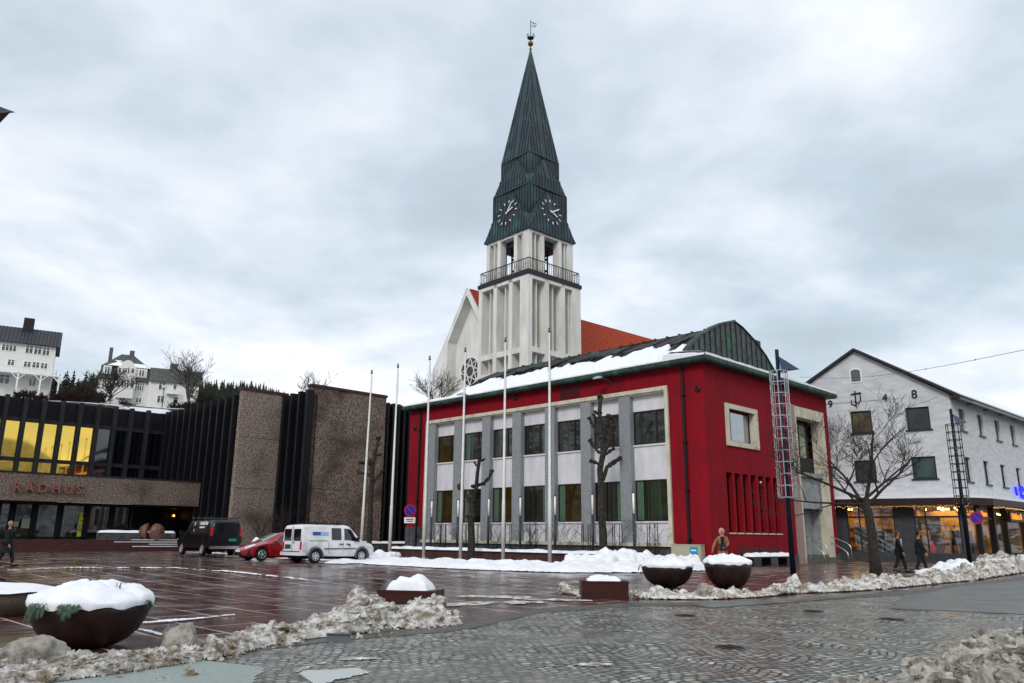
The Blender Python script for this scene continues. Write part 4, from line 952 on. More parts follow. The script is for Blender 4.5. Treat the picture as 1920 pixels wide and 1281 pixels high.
dk.box(spans[0][0]+1.15, spans[0][0]+2.9, -out_s*2.2, -out_s*2.3, .6, 3.0); dk.box(spans[1][0]+.4, spans[1][0]+1.3, -out_s*1.9, -out_s*2.2, .6, 2.3); dk.box(spans[0][1]-1.1, spans[0][1]-.1, -out_s*2.6, -out_s*2.9, .6, 2.0)
dk.T = None
for a_ in (3.2, 6.1, 8.6): dk.box(a_, a_+.9, 1.0, 1.3, .6, 2.2)
dk.build('display_and_dark_boxes', m_rk, sb)  # one black display panel; the other boxes are added to darken the interior
# shop lamps (the shop is lit)
sp_ = MB(); sp_.T = Tg
for i in range(16): sp_.ball((.5+rg.random()*7.6, -out_s*(.6+rg.random()*3.4), 3.5), .06, 6)
sp_.T = None
for i in range(14): sp_.ball((1+rg.random()*15, .8+rg.random()*2.2, 3.5), .06, 6)
sp_.build('ceiling_spot', M('spot_glow', 'ffd28a', .5, emit=8), sb)
for i, (a, d0) in enumerate(((2.2, 2), (6.2, 2.4))):
    l = bpy.data.lights.new('shop_lamp', 'AREA'); l.energy = 95; l.size = 2.5; l.color = (1, .72, .36); o = bpy.data.objects.new('shop_lamp', l); COL.objects.link(o); o.parent = sb; o.location = Tg @ Vector((a, -out_s*d0, 3.45))
for a in (4.5, 10): 
    l = bpy.data.lights.new('shop_lamp', 'AREA'); l.energy = 75; l.size = 2.2; l.color = (1, .72, .36); o = bpy.data.objects.new('shop_lamp', l); COL.objects.link(o); o.parent = sb; o.location = (a, 1.9, 3.45)
# LED signs and neon
m_led = M('led_orange', 'ff8a1a', .5, emit=1.1); m_sgn = M('sign_black', '07070a', .4)
def sidex(px, py, d=0): q = SB.px(px, py, 'y', d); return q[0], q[2]
a, z = sidex(1830, 967, -.3); 
so_ = MB().box(a, a+1.9, -.35, -.28, z-.12, z+.42).build('dame_sign', m_sgn, sb); text('sign_text', 'Dame', .42, m_led, so_, (a+.75, -.36, z), (pi/2, 0, 0), .01, bold=.012)
a, z = sidex(1893, 973, -.3)
so_ = MB().box(a, a+5.5, -.35, -.28, z-.15, z+.5).build('shop_name_sign', m_sgn, sb); text('sign_text', 'Ulrikkes B', .5, m_led, so_, (a+.3, -.36, z), (pi/2, 0, 0), .01, bold=.015)
a, z = sidex(1908, 932, -.15); m_neo = M('neon_blue', '1016ff', .5, emit=2.2)
mb = MB(); mb.tube([(a-.2, -.15, z+.65), (a-.05, -.15, z+.1)], .08, 8); mb.build('neon_letter', m_neo, sb); mb = MB(); mb.tube([(a+1.2+.32*cos(t_), -.15, z+.35+.38*sin(t_)) for t_ in [i*pi/6 for i in range(1, 12)]], .08, 8); mb.build('neon_letter', m_neo, sb)

KS = 50/46          # the shop stands a little farther off and is that much larger
sb.scale = (KS, KS, KS); sb.location = (KP.x*KS, KP.y*KS, 1.6*(1-KS)); SB = Fr((KP.x*KS, KP.y*KS, 0), 43)
# ================================================================= HILL AND HOUSES
def hillz(x, y):
    """terrain behind the town hall on the left, low far ridge elsewhere, wooded hills behind the camera"""
    r = hypot(x, y); az = math.degrees(atan2(x, y))
    s = 0.0
    if y > 60:
        k = np.interp(az, [-80, -36, -30, -23, -18, -8, 4, 40, 80], [.142, .142, .142, .141, .148, .08, .05, .03, .03])
        s = k*r+1.6 if r > 108 else (k*108+1.6)*max(0, (r-90)/18)**.8
        if r > 230: s = (k+.012*min(1, (r-230)/300))*r+1.6
        s = min(s, 95)
    b = abs(az)
    if b > 110: s = max(s, max(0, r-230)*.34*min(1, (b-110)/25)*(1+.25*noise.noise(Vector((az*.06, 2, 1)))))
    if -125 < az < -62: s = max(s, max(0, r-95)*.30*min(1, (az+125)/12, (-62-az)/8))
    s = min(s, 125)
    return s + (noise.noise(Vector((x*.03, y*.03, 0)))*1.2 if s > 3 else 0)
vs = []; fs = []; RR = [80, 92, 100, 108, 116, 124, 132, 140, 150, 160, 175, 200, 230, 280, 350, 450, 600, 800, 1100]; NA = 180
for r in RR:
    for j in range(NA):
        a = 2*pi*j/NA; x, y = r*sin(a), r*cos(a); vs.append((x, y, hillz(x, y)-.4 if r > 85 else -.4))
for i in range(len(RR)-1):
    for j in range(NA): fs.append((i*NA+j, i*NA+(j+1) % NA, (i+1)*NA+(j+1) % NA, (i+1)*NA+j))
mb = MB(); mb.add(vs, fs)
tag(mb.build('hillside', M('hill_winter', '2a2219', .95, col2='cfd2d8', ns=.22, nd=8, lo=.50, hi=.54, bump=1, bs=1.5), smooth=True), kind='structure')
m_hw = M('house_white', 'dedfdb', .7); m_slate = M('slate_roof', '2b2d33', .55, col2='3b3d42', ns=3); m_slb = M('shingle_grey', '3f413f', .8, col2='55574f', ns=2)
m_hwin = M('house_glass', '20262b', .08, ior=1.8)
def hwin(par, T, x0, x1, z0, z1, panes=2, mat=None):
    mb = MB(); mb.T = T; mb.box(x0-.12, x1+.12, -.08, 0, z0-.12, z1+.12); w = mb.build('window', m_wht, par)
    mb = MB(); mb.T = T; pw = (x1-x0)/panes
    for i in range(panes):
        mb.box(x0+i*pw+.08, x0+(i+1)*pw-.08, -.1, -.082, z0, z0+(z1-z0)*.68); mb.box(x0+i*pw+.08, x0+(i+1)*pw-.08, -.1, -.082, z0+(z1-z0)*.74, z1)
    mb.build('pane', mat or m_hwin, w)
# large white villa on the left
p = D(104, 742, 150); H1 = Fr((p.x, p.y, 0), 30); zb = p.z-1.5
h = thing('hill_house', 'large white three-storey house on the hill with dark tiled roof and wooden veranda', 'house', H1.o, H1.a)
q = lambda px, py, v=0: H1.px(px, py, 'y', v)
ez = q(50, 644)[2]; rz2 = q(50, 617, 5)[2]; W1 = 22; x1 = q(104, 660)[0]
box('wall', m_hw, h, x1-W1, x1, 0, 9, zb-4, ez)
mb = MB(); mb.prism([(x1-W1-.5, -.7, ez-.15), (x1-W1-.5, 4.5, rz2), (x1-W1-.5, 9.7, ez-.15)], (W1+1.2, 0, 0)); rf = mb.build('roof', m_slate, h)
mb = MB()
for i in range(36): mb.bar((x1-W1+i*.63, -.7, ez-.05), (x1-W1+i*.63, 4.3, rz2+.02), .08, .06)
mb.build('roof_rib', M('roof_rib', '23252b', .5), rf)
cxp = q(54, 610, 4)[0]; MB().box(cxp-.9, cxp+.9, 3.3, 4.7, rz2-1, rz2+1.9).build('chimney', M('chimney_dark', '232225', .8), rf)
I4 = Matrix.Identity(4)
for (a, b_, t_, u, n_) in ((4, 30, 642+4, 659, 4), (49, 61, 648, 663, 2), (65, 77, 650, 665, 2), (81, 92, 652, 667, 2), (15, 26, 674, 687, 2), (45, 57, 678, 691, 2), (61, 73, 679, 693, 2), (77, 88, 681, 694, 2), (0, 17, 703, 720, 2), (55, 66, 711, 724, 2)):
    A = q(a, t_); B = q(b_, u); hwin(h, I4, A[0], B[0], B[2], A[2], n_)
vz = q(60, 700, -2.5)[2]
mb = MB(); mb.box(x1-W1, x1+1.2, -2.6, 0, vz-.25, vz); mb.box(x1-W1, x1+1.2, -2.6, -2.5, vz+1.0, vz+1.12)
for i in range(76): mb.box(x1-W1+i*.3, x1-W1+i*.3+.17, -2.58, -2.53, vz, vz+1.0)
for i in range(5):
    xx = q((-20, 30.5, 74, 109, -60)[i], 725, -2.5)[0]; mb.box(xx-.14, xx+.14, -2.6, -2.32, vz-4.2, vz); mb.bar((xx, -2.5, vz-1.4), (xx+1.1, -2.5, vz-.25), .14); mb.bar((xx, -2.5, vz-1.4), (xx-1.1, -2.5, vz-.25), .14)
mb.build('veranda', m_wht, h)
# middle villa with mansard roof
p = D(283, 750, 155); H2 = Fr((p.x, p.y, 0), 28)
h = thing('hill_house', 'cream villa with curved dormer, mansard roof and two chimneys on the hill', 'house', H2.o, H2.a)
q = lambda px, py, v=0: H2.px(px, py, 'y', v)
xl, xr = q(186, 700)[0], q(285, 700)[0]; e2 = q(260, 716)[2]; zb = q(230, 752)[2]
box('wall', m_hw, h, xl, xr, 0, 9, zb-5, e2)
def hip(name, par, x0, x1_, y0, y1, z0, z1, ix, iy, mt):
    mb = MB(); mb.add([(x0,y0,z0),(x1_,y0,z0),(x1_,y1,z0),(x0,y1,z0),(x0+ix,y0+iy,z1),(x1_-ix,y0+iy,z1),(x1_-ix,y1-iy,z1),(x0+ix,y1-iy,z1)], [(0,3,2,1),(4,5,6,7),(0,1,5,4),(1,2,6,5),(2,3,7,6),(3,0,4,7)]); return mb.build(name, mt, par)
zm2 = q(280, 693)[2]; zr = q(230, 664, 4)[2]
hip('lower_roof', h, xl-.5, xr+.5, -.5, 9.5, e2, zm2, 1.0, 1.0, m_slb); hip('roof', h, xl+.2, xr-.2, .2, 8.8, zm2, zr, (xr-xl)*.36, 4.1, m_slb)
for (a, b_, u) in ((206, 213, 652), (244, 253, 658)):
    A = q(a, u, 4); B = q(b_, u, 4); MB().box(A[0], B[0], 3.6, 4.6, zr-3.2, A[2]).build('chimney', M('chimney_grey', '55575a', .8), h)
A, B = q(221, 700, -.6), q(255, 700, -.6); dz1 = q(240, 688, -.6)[2]; dz0 = q(240, 706, -.6)[2]; mx_ = (A[0]+B[0])/2; hw_ = (B[0]-A[0])/2
mb = MB(); mb.box(A[0], B[0], -.6, 3, dz0-.2, dz1); mb.prism([(mx_+hw_*.75*cos(pi*i/10), -.6, dz1+1.35*sin(pi*i/10)) for i in range(11)], (0, 3.4, 0)); mb.build('dormer', m_hw, h)
TD = Matrix.Translation((0, -.62, 0))
for (a, b_, t_, u, n_) in ((222, 227, 690, 699, 1), (230, 243, 690, 700, 3), (246, 252, 691, 700, 1)): A, B = q(a, t_, -.6), q(b_, u, -.6); hwin(h, TD, A[0], B[0], B[2], A[2], n_)
A, B = q(217, 745, -1.2), q(253, 709, -1.2); mb = MB(); mb.box(A[0], B[0], -1.2, .2, A[2], B[2]); mb.build('bay', m_hw, h)
TD = Matrix.Translation((0, -1.22, 0))
for (a, b_, t_, u, n_) in ((219, 224, 712, 726, 1), (228, 241, 713, 727, 3), (245, 251, 714, 728, 1)): A, B = q(a, t_, -1.2), q(b_, u, -1.2); hwin(h, TD, A[0], B[0], B[2], A[2], n_)
for (a, b_, t_, u, n_) in ((254, 269, 719, 733, 4), (192, 208, 713, 727, 4), (224, 235, 743, 751, 2), (255, 265, 746, 755, 2)): A, B = q(a, t_), q(b_, u); hwin(h, I4, A[0], B[0], B[2], A[2], n_)
mb = MB(); A, B = q(258, 694, -.3), q(272, 707, -.3); mb.box(A[0]-.3, B[0]+.3, -.3, 2, B[2]-.2, A[2]+.3); mb.build('dormer', m_hw, h); hwin(h, Matrix.Translation((0, -.32, 0)), A[0]+.3, B[0]-.2, B[2]+.1, A[2], 2)
mb = MB(); A, B = q(197, 688, -.3), q(205, 700, -.3); mb.box(A[0]-.3, B[0]+.3, -.3, 2, B[2]-.2, A[2]+.3); mb.build('dormer', m_hw, h); hwin(h, Matrix.Translation((0, -.32, 0)), A[0], B[0], B[2]+.1, A[2], 2)
hip('roof_snow', h, xl+1.2, xr-4.5, -.1, 8, zm2+.15, zm2+1.6, 2.5, 1.9, m_snow)
hip('roof_snow', h, xr-5.0, xr-.6, -.05, 8, zm2+.15, zm2+1.2, .9, 1.7, m_snow)
# long white house to the right
p = D(285, 760, 150); H3 = Fr((p.x, p.y, 0), 26)
h = thing('hill_house', 'plain white two-storey house with long grey shingle roof on the hill', 'house', H3.o, H3.a)
q = lambda px, py, v=0: H3.px(px, py, 'y', v)
xl, xr = -1.0, q(372, 735)[0]; e3 = q(330, 718)[2]; r3 = q(330, 693, 3.5)[2]; zb = q(330, 760)[2]
box('wall', m_hw, h, xl, xr, 0, 7.5, zb-6, e3)
mb = MB(); mb.prism([(xl, -.5, e3-.1), (xl, 3.75, r3), (xl, 8, e3-.1)], (xr-xl+.6, 0, 0)); mb.build('roof', m_slb, h)
A = q(326, 690, 3.5); MB().box(A[0]-.7, A[0]+.7, 3.2, 4.2, r3-1, r3+1.1).build('chimney', M('chimney_grey', '55575a', .8), h)
for (a, b_, t_, u, n_) in ((298, 310, 718, 731, 2), (325, 331, 721, 732, 1), (354, 361, 724, 737, 1), (295, 307, 742, 755, 2), (325, 333, 745, 757, 1)): A, B = q(a, t_), q(b_, u); hwin(h, I4, A[0], B[0], B[2], A[2], n_)
mb = MB(); A, B = q(312, 737, -1), q(335, 730, -1); mb.box(A[0], B[0], -1, 0, A[2]-.1, A[2]); mb.box(A[0], B[0], -1, -.9, A[2]+.9, A[2]+1)
for i in range(14): mb.box(A[0]+i*(B[0]-A[0])/13-.03, A[0]+i*(B[0]-A[0])/13+.03, -1, -.95, A[2], A[2]+.9)
mb.build('balcony', m_wht, h)
# white rail fence on the slope
def onhill(px, py, Y): return D(px, py, Y)
f = thing('slope_fence', 'white post-and-rail fence on the slope below the villas', 'fence', D(210, 750, 135), 0)
a, b_ = D(206, 748, 135)-f.location, D(262, 762, 135)-f.location; mb = MB(); mb.bar(a, b_, .12); mb.bar(a-Vector((0,0,.6)), b_-Vector((0,0,.6)), .1); mb.build('rail', m_wht, f)
for i in range(5): p = a+(b_-a)*i/4; MB().bar(p-Vector((0,0,2.2)), p+Vector((0,0,.15)), .13).build('post', m_wht, f)
for (px, y0, y1, lab) in ((145, 716, 765, 'slim street lamp on the slope between the two villas'), (302, 728, 778, 'slim street lamp on the slope before the long white house')):
    p = D(px, y1, 130); t_ = D(px, y0, 130); o = thing('street_lamp', lab, 'street lamp', p, group='street lamps on the slope'); hh = t_.z-p.z
    MB().tube([(0,0,-1.5),(0,0,hh)], [.09,.06], 6).build('pole', m_dgr, o); MB().lathe([(.1,0),(.32,.1),(.3,.35),(.08,.42)], c=(0,0,hh), n=10).build('lamp_head', M('lamp_white', 'd8dadb', .4), o)
# ================================================================= TREES
m_bark = M('bark_dark', '241d1a', .9, col2='35302a', ns=8, bump=.6, bs=20); m_twig = M('twig', '2c2320', .9); m_bk2 = M('bark_pale', '5a544c', .9, col2='35302c', ns=4); m_moss = M('bark_moss', '191714', .95, col2='403c33', ns=6, nd=6, bump=.9, bs=18)
def grow(tb, cb, base, d0, ln, r0, lev, rng, up=.25, spread=.6, segs=4, kids=(3, 5), droop=0, kmin=.35, shrink=.66, tmin=.008, n=6):
    P = [Vector(base)]; d = Vector(d0).normalized(); rr = [r0]
    for i in range(segs):
        d = (d + Vector((rng.uniform(-1,1), rng.uniform(-1,1), rng.uniform(-.6,.8)))*.16 + Vector((0,0,up*.25 - droop*.2))).normalized()
        P.append(P[-1] + d*ln/segs); rr.append(max(tmin, r0*(1-.62*(i+1)/segs)))
    (tb if r0 > .05 else cb).tube(P, rr, n if r0 > .05 else (4 if r0 > .02 else 3), caps=False)
    if lev <= 0: return
    for k in range(rng.randint(*kids)):
        t = rng.uniform(kmin, 1.0); i = min(segs-1, int(t*segs)); q = P[i].lerp(P[i+1], t*segs-i)
        ax_ = Vector((rng.uniform(-1,1), rng.uniform(-1,1), rng.uniform(-.3,.5))); nd = (d*(1-spread) + ax_.normalized()*spread + Vector((0,0,up*.3))).normalized()
        grow(tb, cb, q, nd, ln*rng.uniform(.5, .85)*shrink/.66, max(tmin, rr[i]*rng.uniform(.45, .7)), lev-1, rng, up, spread, max(2, segs-1), kids, droop, kmin*.7, shrink, tmin, n)
p = G(1644, 1086); bt = thing('bare_tree', 'wide bare broadleaf tree with dark trunk in the snow ridge before the shop', 'tree', p)
tb, cb = MB(), MB(); rg = random.Random(21)
tr = [(0,0,-.1), (.0,0,.8), (-.02,0,1.7), (-.07,.02,2.5), (-.12,.04,2.9)]; tb.tube(tr, [.25,.20,.175,.16,.13], 12)
top = Vector(tr[-1])
for (dx, dy, dz, ln, r) in ((-.55,.2,1.2,2.3,.085), (.15,.1,1.5,3.0,.10), (.85,-.2,1.0,2.6,.085), (-1.5,-.3,.55,2.9,.085), (1.35,.5,.8,2.4,.07), (-1.9,.4,.05,2.9,.07), (.1,.9,1.1,2.2,.06), (-1.0,.6,.9,2.3,.06)):
    grow(tb, cb, top + Vector((0,0,rg.uniform(-.45,.1))), (dx,dy,dz), ln, r*.85, 4, rg, up=.07, spread=.5, segs=6, kids=(3,4), kmin=.25, shrink=.6, tmin=.0065)
tb.build('trunk', m_bark, bt, smooth=True); cb.build('twigs', m_twig, bt)
# pollarded trees: limbs traced as 3-D polylines with knobbly heads
def pollard(base_px, Yw, limbs, lab, trunk_r=0, gnd=None):
    b0_ = D(base_px[0], base_px[1], Yw); zg = gz(b0_.x, b0_.y) if gnd is None else gnd; o = thing('pollarded_tree', lab, 'tree', (b0_.x, b0_.y, zg), group='pollarded trees on the square')
    tr = MB(); cr = MB(); rg = random.Random(int(base_px[0]))
    for li, (pts, r0, r1) in enumerate(limbs):
        P = []
        for k, (x, y) in enumerate(pts):
            w = D(x, y, Yw + (0 if li == 0 else (k*.22*(1 if li % 2 else -1)))) - Vector((b0_.x, b0_.y, zg)); P.append(w)
        if li == 0: P[0].z = -.15
        Q = []
        for i in range(len(P)-1):
            for j in range(4): Q.append(P[i].lerp(P[i+1], j/4))
        Q.append(P[-1]); rr = [(r0+(r1-r0)*i/(len(Q)-1))*(1+.16*noise.noise(Vector((i*1.3, li, 0)))) for i in range(len(Q))]
        (tr if li == 0 else cr).tube(Q, rr, 9)
        tgt = tr if li == 0 else cr
        if li == 0:
            for i in range(8, len(Q)-4, 5): tgt.ball(Q[i]+Vector((rg.uniform(-.6,.6)*rr[i], rg.uniform(-.6,.6)*rr[i], 0)), rr[i]*.75, 8, jit=.5, seed=i)
        for s_ in range(5): tgt.ball(Q[-1] + Vector((rg.uniform(-1,1), rg.uniform(-1,1), rg.uniform(-.6,.8)))*r1*.9, r1*1.05, 7, jit=.6, seed=s_+li)
        for s_ in range(3):
            i = rg.randint(len(Q)//2, len(Q)-2); tgt.ball(Q[i], rr[i]*1.35, 7, jit=.6, seed=s_*3)
    tr.build('trunk', m_moss, o, smooth=True); cr.build('limbs', m_bark, o, smooth=True); return o
pl = RB.w(-1.6, 5.7); Y1 = pl.y
pollard((1132, 1045), Y1, [([(1132,1045),(1131,1000),(1127,960),(1128,920),(1125,880),(1131,850),(1128,810),(1124,775),(1126,744)], .23, .11),
  ([(1131,900),(1138,876),(1150,868),(1161,860)], .11, .10), ([(1126,872),(1118,868),(1107,864)], .07, .08), ([(1124,850),(1113,837),(1106,826)], .08, .09), ([(1126,858),(1138,850),(1150,842)], .08, .07),
  ([(1122,815),(1113,800),(1105,785)], .07, .08), ([(1131,830),(1136,800),(1142,783)], .09, .11), ([(1124,780),(1116,772)], .05, .06), ([(1133,850),(1146,825),(1150,800)], .07, .1), ([(1124,795),(1113,778)], .05,.07)], 'tall thick pollarded tree before the right end of the pillared facade', .27)
p2_ = RB.w(-3.9, 13.4)
pollard((883, 1047), p2_.y, [([(883,1047),(884,1010),(883,975),(884,950),(886,935)], .24, .15), ([(884,948),(876,930),(868,922),(861,912)], .13, .11), ([(886,940),(893,915),(895,890),(899,862),(898,842)], .12, .1), ([(894,912),(908,905),(918,895),(922,884)], .09, .09), ([(893,913),(886,912)], .08, .08), ([(897,878),(890,868)], .05, .05), ([(899,865),(908,862)], .05, .05), ([(896,908),(908,908)], .06, .06)], 'forked pollarded tree between the white flagpoles', .24)
pollard((692, 1015), 57, [([(692,1015),(694,980),(695,940),(697,905),(698,880),(703,852),(710,822)], .21, .11), ([(697,895),(688,888),(674,887),(671,884)], .1, .1), ([(699,880),(692,868),(676,868)], .12, .1), ([(700,905),(710,892),(716,884)], .1, .1), ([(703,855),(714,852)], .06, .08), ([(702,860),(692,866)], .1, .14)], 'slender pollarded tree before the brown concrete block')
def bare(name, lab, px, py, Yw, htm, rad, seed, mt, lev=3, kids=(4,6), spread=.5, base=None, tmin=.02, nlimb=9, grp=None, trunk=.35):
    b = D(px, py, Yw) if base is None else base
    if base is None and Yw > 100: b = Vector((b.x, b.y, hillz(b.x, b.y)-.5))
    o = thing(name, lab, 'tree' if htm > 4 else 'bush', b, group=grp); tb, cb = MB(), MB(); rg = random.Random(seed)
    if trunk > 0: tb.tube([(0,0,-1.5),(0,0,htm*.2),(.02*htm,0,htm*trunk)], [htm*.028, htm*.022, htm*.018], 7)
    for i in range(nlimb):
        a = rg.uniform(0, 2*pi); t = rg.uniform(.6, 1); el = rg.uniform(.5, 1.6)
        grow(tb, cb, (0,0,htm*trunk*t), (cos(a)*rad/htm*1.5, sin(a)*rad/htm*1.5, el), htm*rg.uniform(.35,.55), htm*.012+tmin*.3, lev, rg, up=.2, spread=spread, segs=4, kids=kids, kmin=.25, tmin=tmin)
    if tb.v: tb.build('trunk', mt, o)
    cb.build('twigs', mt, o); return o
bare('birch', 'tall bare birch in front of the long white hill house', 352, 765, 140, 9.5, 2.6, 5, m_bk2, nlimb=9, tmin=.022, kids=(3,5))
bare('garden_tree', 'dark leafless tree before the cream villa', 205, 762, 138, 7, 3.6, 7, m_bark, nlimb=8, tmin=.024, kids=(3,5))
bare('rooftop_tree', 'leafless tree crown showing above the brown concrete block', 592, 770, 92, 4.6, 3.6, 9, m_bk2, nlimb=7, lev=3, tmin=.016, kids=(2,4))
bare('churchyard_tree', 'leafless tree left of the church above the town hall roof', 815, 790, 78, 4.6, 2.6, 12, m_bk2, nlimb=9, lev=3, tmin=.013, kids=(3,4))
bare('garden_tree', 'low dark shrubby tree at the left below the large white house', 150, 770, 130, 4.5, 3.5, 15, m_bark, nlimb=7, tmin=.024, kids=(3,4))
bare('shrub', 'leafless shrub against the pale concrete block wall', 0, 0, 0, 3.6, 2.4, 17, m_twig, nlimb=6, lev=3, kids=(2,3), tmin=.010, base=TH.w(xb1-2.0, B1-1.5, .3), trunk=.12)
bare('shrub', 'dense leafless shrub filling the dark recess between the concrete blocks', 0, 0, 0, 4.6, 1.8, 18, m_twig, nlimb=8, lev=3, kids=(2,4), tmin=.010, base=TH.w(xb1-.9, B2y+1.2, .3), trunk=.1)
bare('shrub', 'thin leafless shrub before the big brown concrete block', 0, 0, 0, 3.0, 1.6, 19, m_twig, nlimb=5, lev=3, kids=(2,3), tmin=.012, base=TH.w(xb1+3.0, B2y-1.2, .3), trunk=.1)
for i, (px, py) in enumerate(((40,757),(70,760),(105,763),(170,768),(235,772),(330,775),(352,776),(388,750),(190,755),(140,745))):
    bare('hedge_bush', ['brown leafless bush under the veranda of the large white house', 'second brown bush along the wall of the large white house', 'brown bush at the right end of the veranda', 'tangled brown bush left of the cream villa', 'low brown bush under the white fence', 'reddish bush below the long white house', 'reddish bush beside the birch', 'tall brown thicket right of the long white house', 'brown thicket behind the left lamp', 'tall thicket beside the veranda stairs'][i], px, py, 122+i % 3*6, [2.2,2.0,2.4,3.2,1.8,2.2,2.2,4.2,3.0,3.4][i], 2.6, 30+i, M('bush_brown', '2b201b', .95), lev=3, nlimb=14, kids=(3,5), tmin=.03, grp='leafless bushes on the slope', trunk=.1)
# conifers: one dark group and the far wood
m_con = M('conifer', '141d14', .9, col2='24301e', ns=2)
def conifer(mb, x, y, z, h_, r, rg):
    mb.tube([(x, y, z-1), (x, y, z+h_)], [r*.08, .03], 5, caps=False); k = max(5, int(h_*1.5))
    for i in range(k):
        t = i/k; zz = z+h_*(.12+.86*t); rr = r*(1-t)**.8
        for j in range(8):
            a = rg.uniform(0, 2*pi); l = rr*rg.uniform(.6, 1.15); w = .28*l+.12
            mb.add([(x+cos(a+1.57)*w, y+sin(a+1.57)*w, zz), (x+cos(a)*l, y+sin(a)*l, zz-l*.35), (x-cos(a+1.57)*w, y-sin(a+1.57)*w, zz), (x, y, zz+.5)], [(0,1,3),(1,2,3),(0,1,2)])
rg = random.Random(77)
cl = ['dark spruce just right of the veranda', 'low dark spruce between veranda and left slope lamp', 'tallest dark spruce between the two villas', 'dark spruce behind the left slope lamp', 'broad spruce right of the left slope lamp', 'dark spruce left of the cream villa', 'dark spruce touching the cream villa roof', 'small spruce behind the veranda corner']
for i, (px, hh) in enumerate(((122, 8), (132, 6.5), (146, 9.5), (155, 7.5), (165, 8), (175, 7), (184, 7.5), (113, 7))):
    b = D(px, 735, 168+i % 3*4); b.z = hillz(b.x, b.y)-.6; o = thing('conifer', cl[i], 'tree', b, group='spruces between the villas')
    mb = MB()
    for q_ in range(5): conifer(mb, rg.uniform(-2.6, 2.6), rg.uniform(-1.5, 1.5), -.3, hh*rg.uniform(.55, 1), rg.uniform(1.8, 2.8), rg)
    mb.build('crown', m_con, o)
wood = MB()
for i in range(1100):
    az = radians(rg.uniform(-24, -6) if i < 850 else rg.uniform(-80, -20)); r = rg.uniform(280, 640); x, y = r*sin(az), r*cos(az); s_ = r/300
    conifer(wood, x, y, hillz(x, y)-.5, rg.uniform(5, 9)*s_*.95, 2.0*s_, rg)
tag(wood.build('hill_forest', m_con), 'dark conifer wood covering the ridge behind the town hall', 'forest', kind='stuff')

# two houses on the slope to the left of the view (they mirror in the windows)
for k, (hx, hy, ra) in enumerate(((-118, 52, .3), (-122, 24, -.2))):
    zz = hillz(hx, hy)-1; h = thing('slope_house', ['pale house with snowy roof on the slope left of the view', 'second pale house with snowy roof farther left of the view'][k], 'house', (hx, hy, zz), ra)
    box('wall', M('house_cream', 'c9c5b2', .7), h, -6, 6, -9, 9, -3, 7); mb = MB(); mb.prism([(-6.6, -9.5, 6.8), (0, -9.5, 11.5), (6.6, -9.5, 6.8)], (0, 19, 0)); mb.build('roof', m_snow, h)
    for i in range(5):
        for z in (1.2, 4.3): box('window', m_hwin, h, 6.0, 6.05, -7.8+i*3.3, -6.4+i*3.3, z, z+1.5)
# ================================================================= FLAGPOLES, LAMPS, LOW WALL
m_pole = M('pole_white', 'd9d9d6', .45, col2='c8c8c4', ns=2); m_knob = M('knob_grey', '5c6066', .4)
PX = -4.5
ypole = [RB.px(px, py, 'x', PX)[1] for px, py in ((1031,1059),(943,1056),(863,1050),(794,1047.5),(730,1044),(676,1042))]
ln_ = ['rightmost white flagpole, before the widest bay of the red building', 'white flagpole second from the right in the row', 'white flagpole third from the right, just left of the forked pollarded tree', 'white flagpole third from the left, before the left corner of the red building', 'white flagpole second from the left, before the dark fins', 'leftmost white flagpole, rising behind the white van']
tilt = [(0,0), (.012,0), (0,0), (0,-.004), (0,0), (.012,.01)]
def flagpole():
    o = thing('flagpole', ln_[0], 'flagpole', (0,0,0), 0, 'white flagpoles before the red building')
    MB().tube([(0,0,0),(0,0,3.2),(0,0,3.25),(0,0,12.45)], [.105,.10,.085,.045], 12).build('pole', m_pole, o, smooth=True)
    MB().lathe([(.15,-.02),(.15,.04),(.11,.06)], n=12).build('base_collar', m_pole, o)
    mb = MB(); mb.lathe([(.045,12.4),(.075,12.46),(.085,12.54),(.03,12.6)], n=12); mb.ball((0,0,12.66), .065, 10); mb.build('finial', m_knob, o, smooth=True)
    MB().tube([(.11,0,1.2),(.075,0,12.3)], .007, 4).build('halyard', m_dgr, o); MB().box(.08,.13,-.03,.03,1.15,1.35).build('cleat', m_dgr, o); return o
fp = flagpole()
for i, y in enumerate(ypole):
    p = RB.w(PX, y); z = gz(p.x, p.y)-.03
    if i == 0: fp.location = (p.x, p.y, z)
    else: dup(fp, (p.x, p.y, z), (tilt[i][0], tilt[i][1], 0), ln_[i])
# column lights standing before each pillar
names = ['column light before the rightmost pillar', 'column light just right of the tall pollarded tree', 'column light between the tall pollarded tree and the rightmost flagpole', 'column light right of the second flagpole from the right', 'column light behind the forked pollarded tree', 'column light beside the third flagpole from the right', 'column light at the left end of the pillared facade']
names = ['slim grey '+n for n in names]
o = thing('column_light', names[0], 'column light', (0,0,0), 0, 'column lights along the pillared facade')
MB().tube([(0,0,0),(0,0,2.55)], .075, 12).build('post', m_dgr, o, smooth=True); MB().tube([(0,0,2.55),(0,0,3.62)], .058, 12).build('diffuser', M('diffuser_white', 'f2f2f0', .4), o, smooth=True)
mb = MB(); mb.tube([(0,0,3.62),(0,0,3.68)], .07, 12); mb.tube([(-.065,0,2.5),(-.065,0,3.65)], .018, 5); mb.build('cap', m_dgr, o)
for k in range(7):
    y = RB.px((1190,1112,1041,975,915,857,807)[k], 1026, 'x', -1.3)[1]; p = RB.w(-1.3, y, .3)
    if k == 0: o.location = p
    else: dup(o, p, None, names[k])
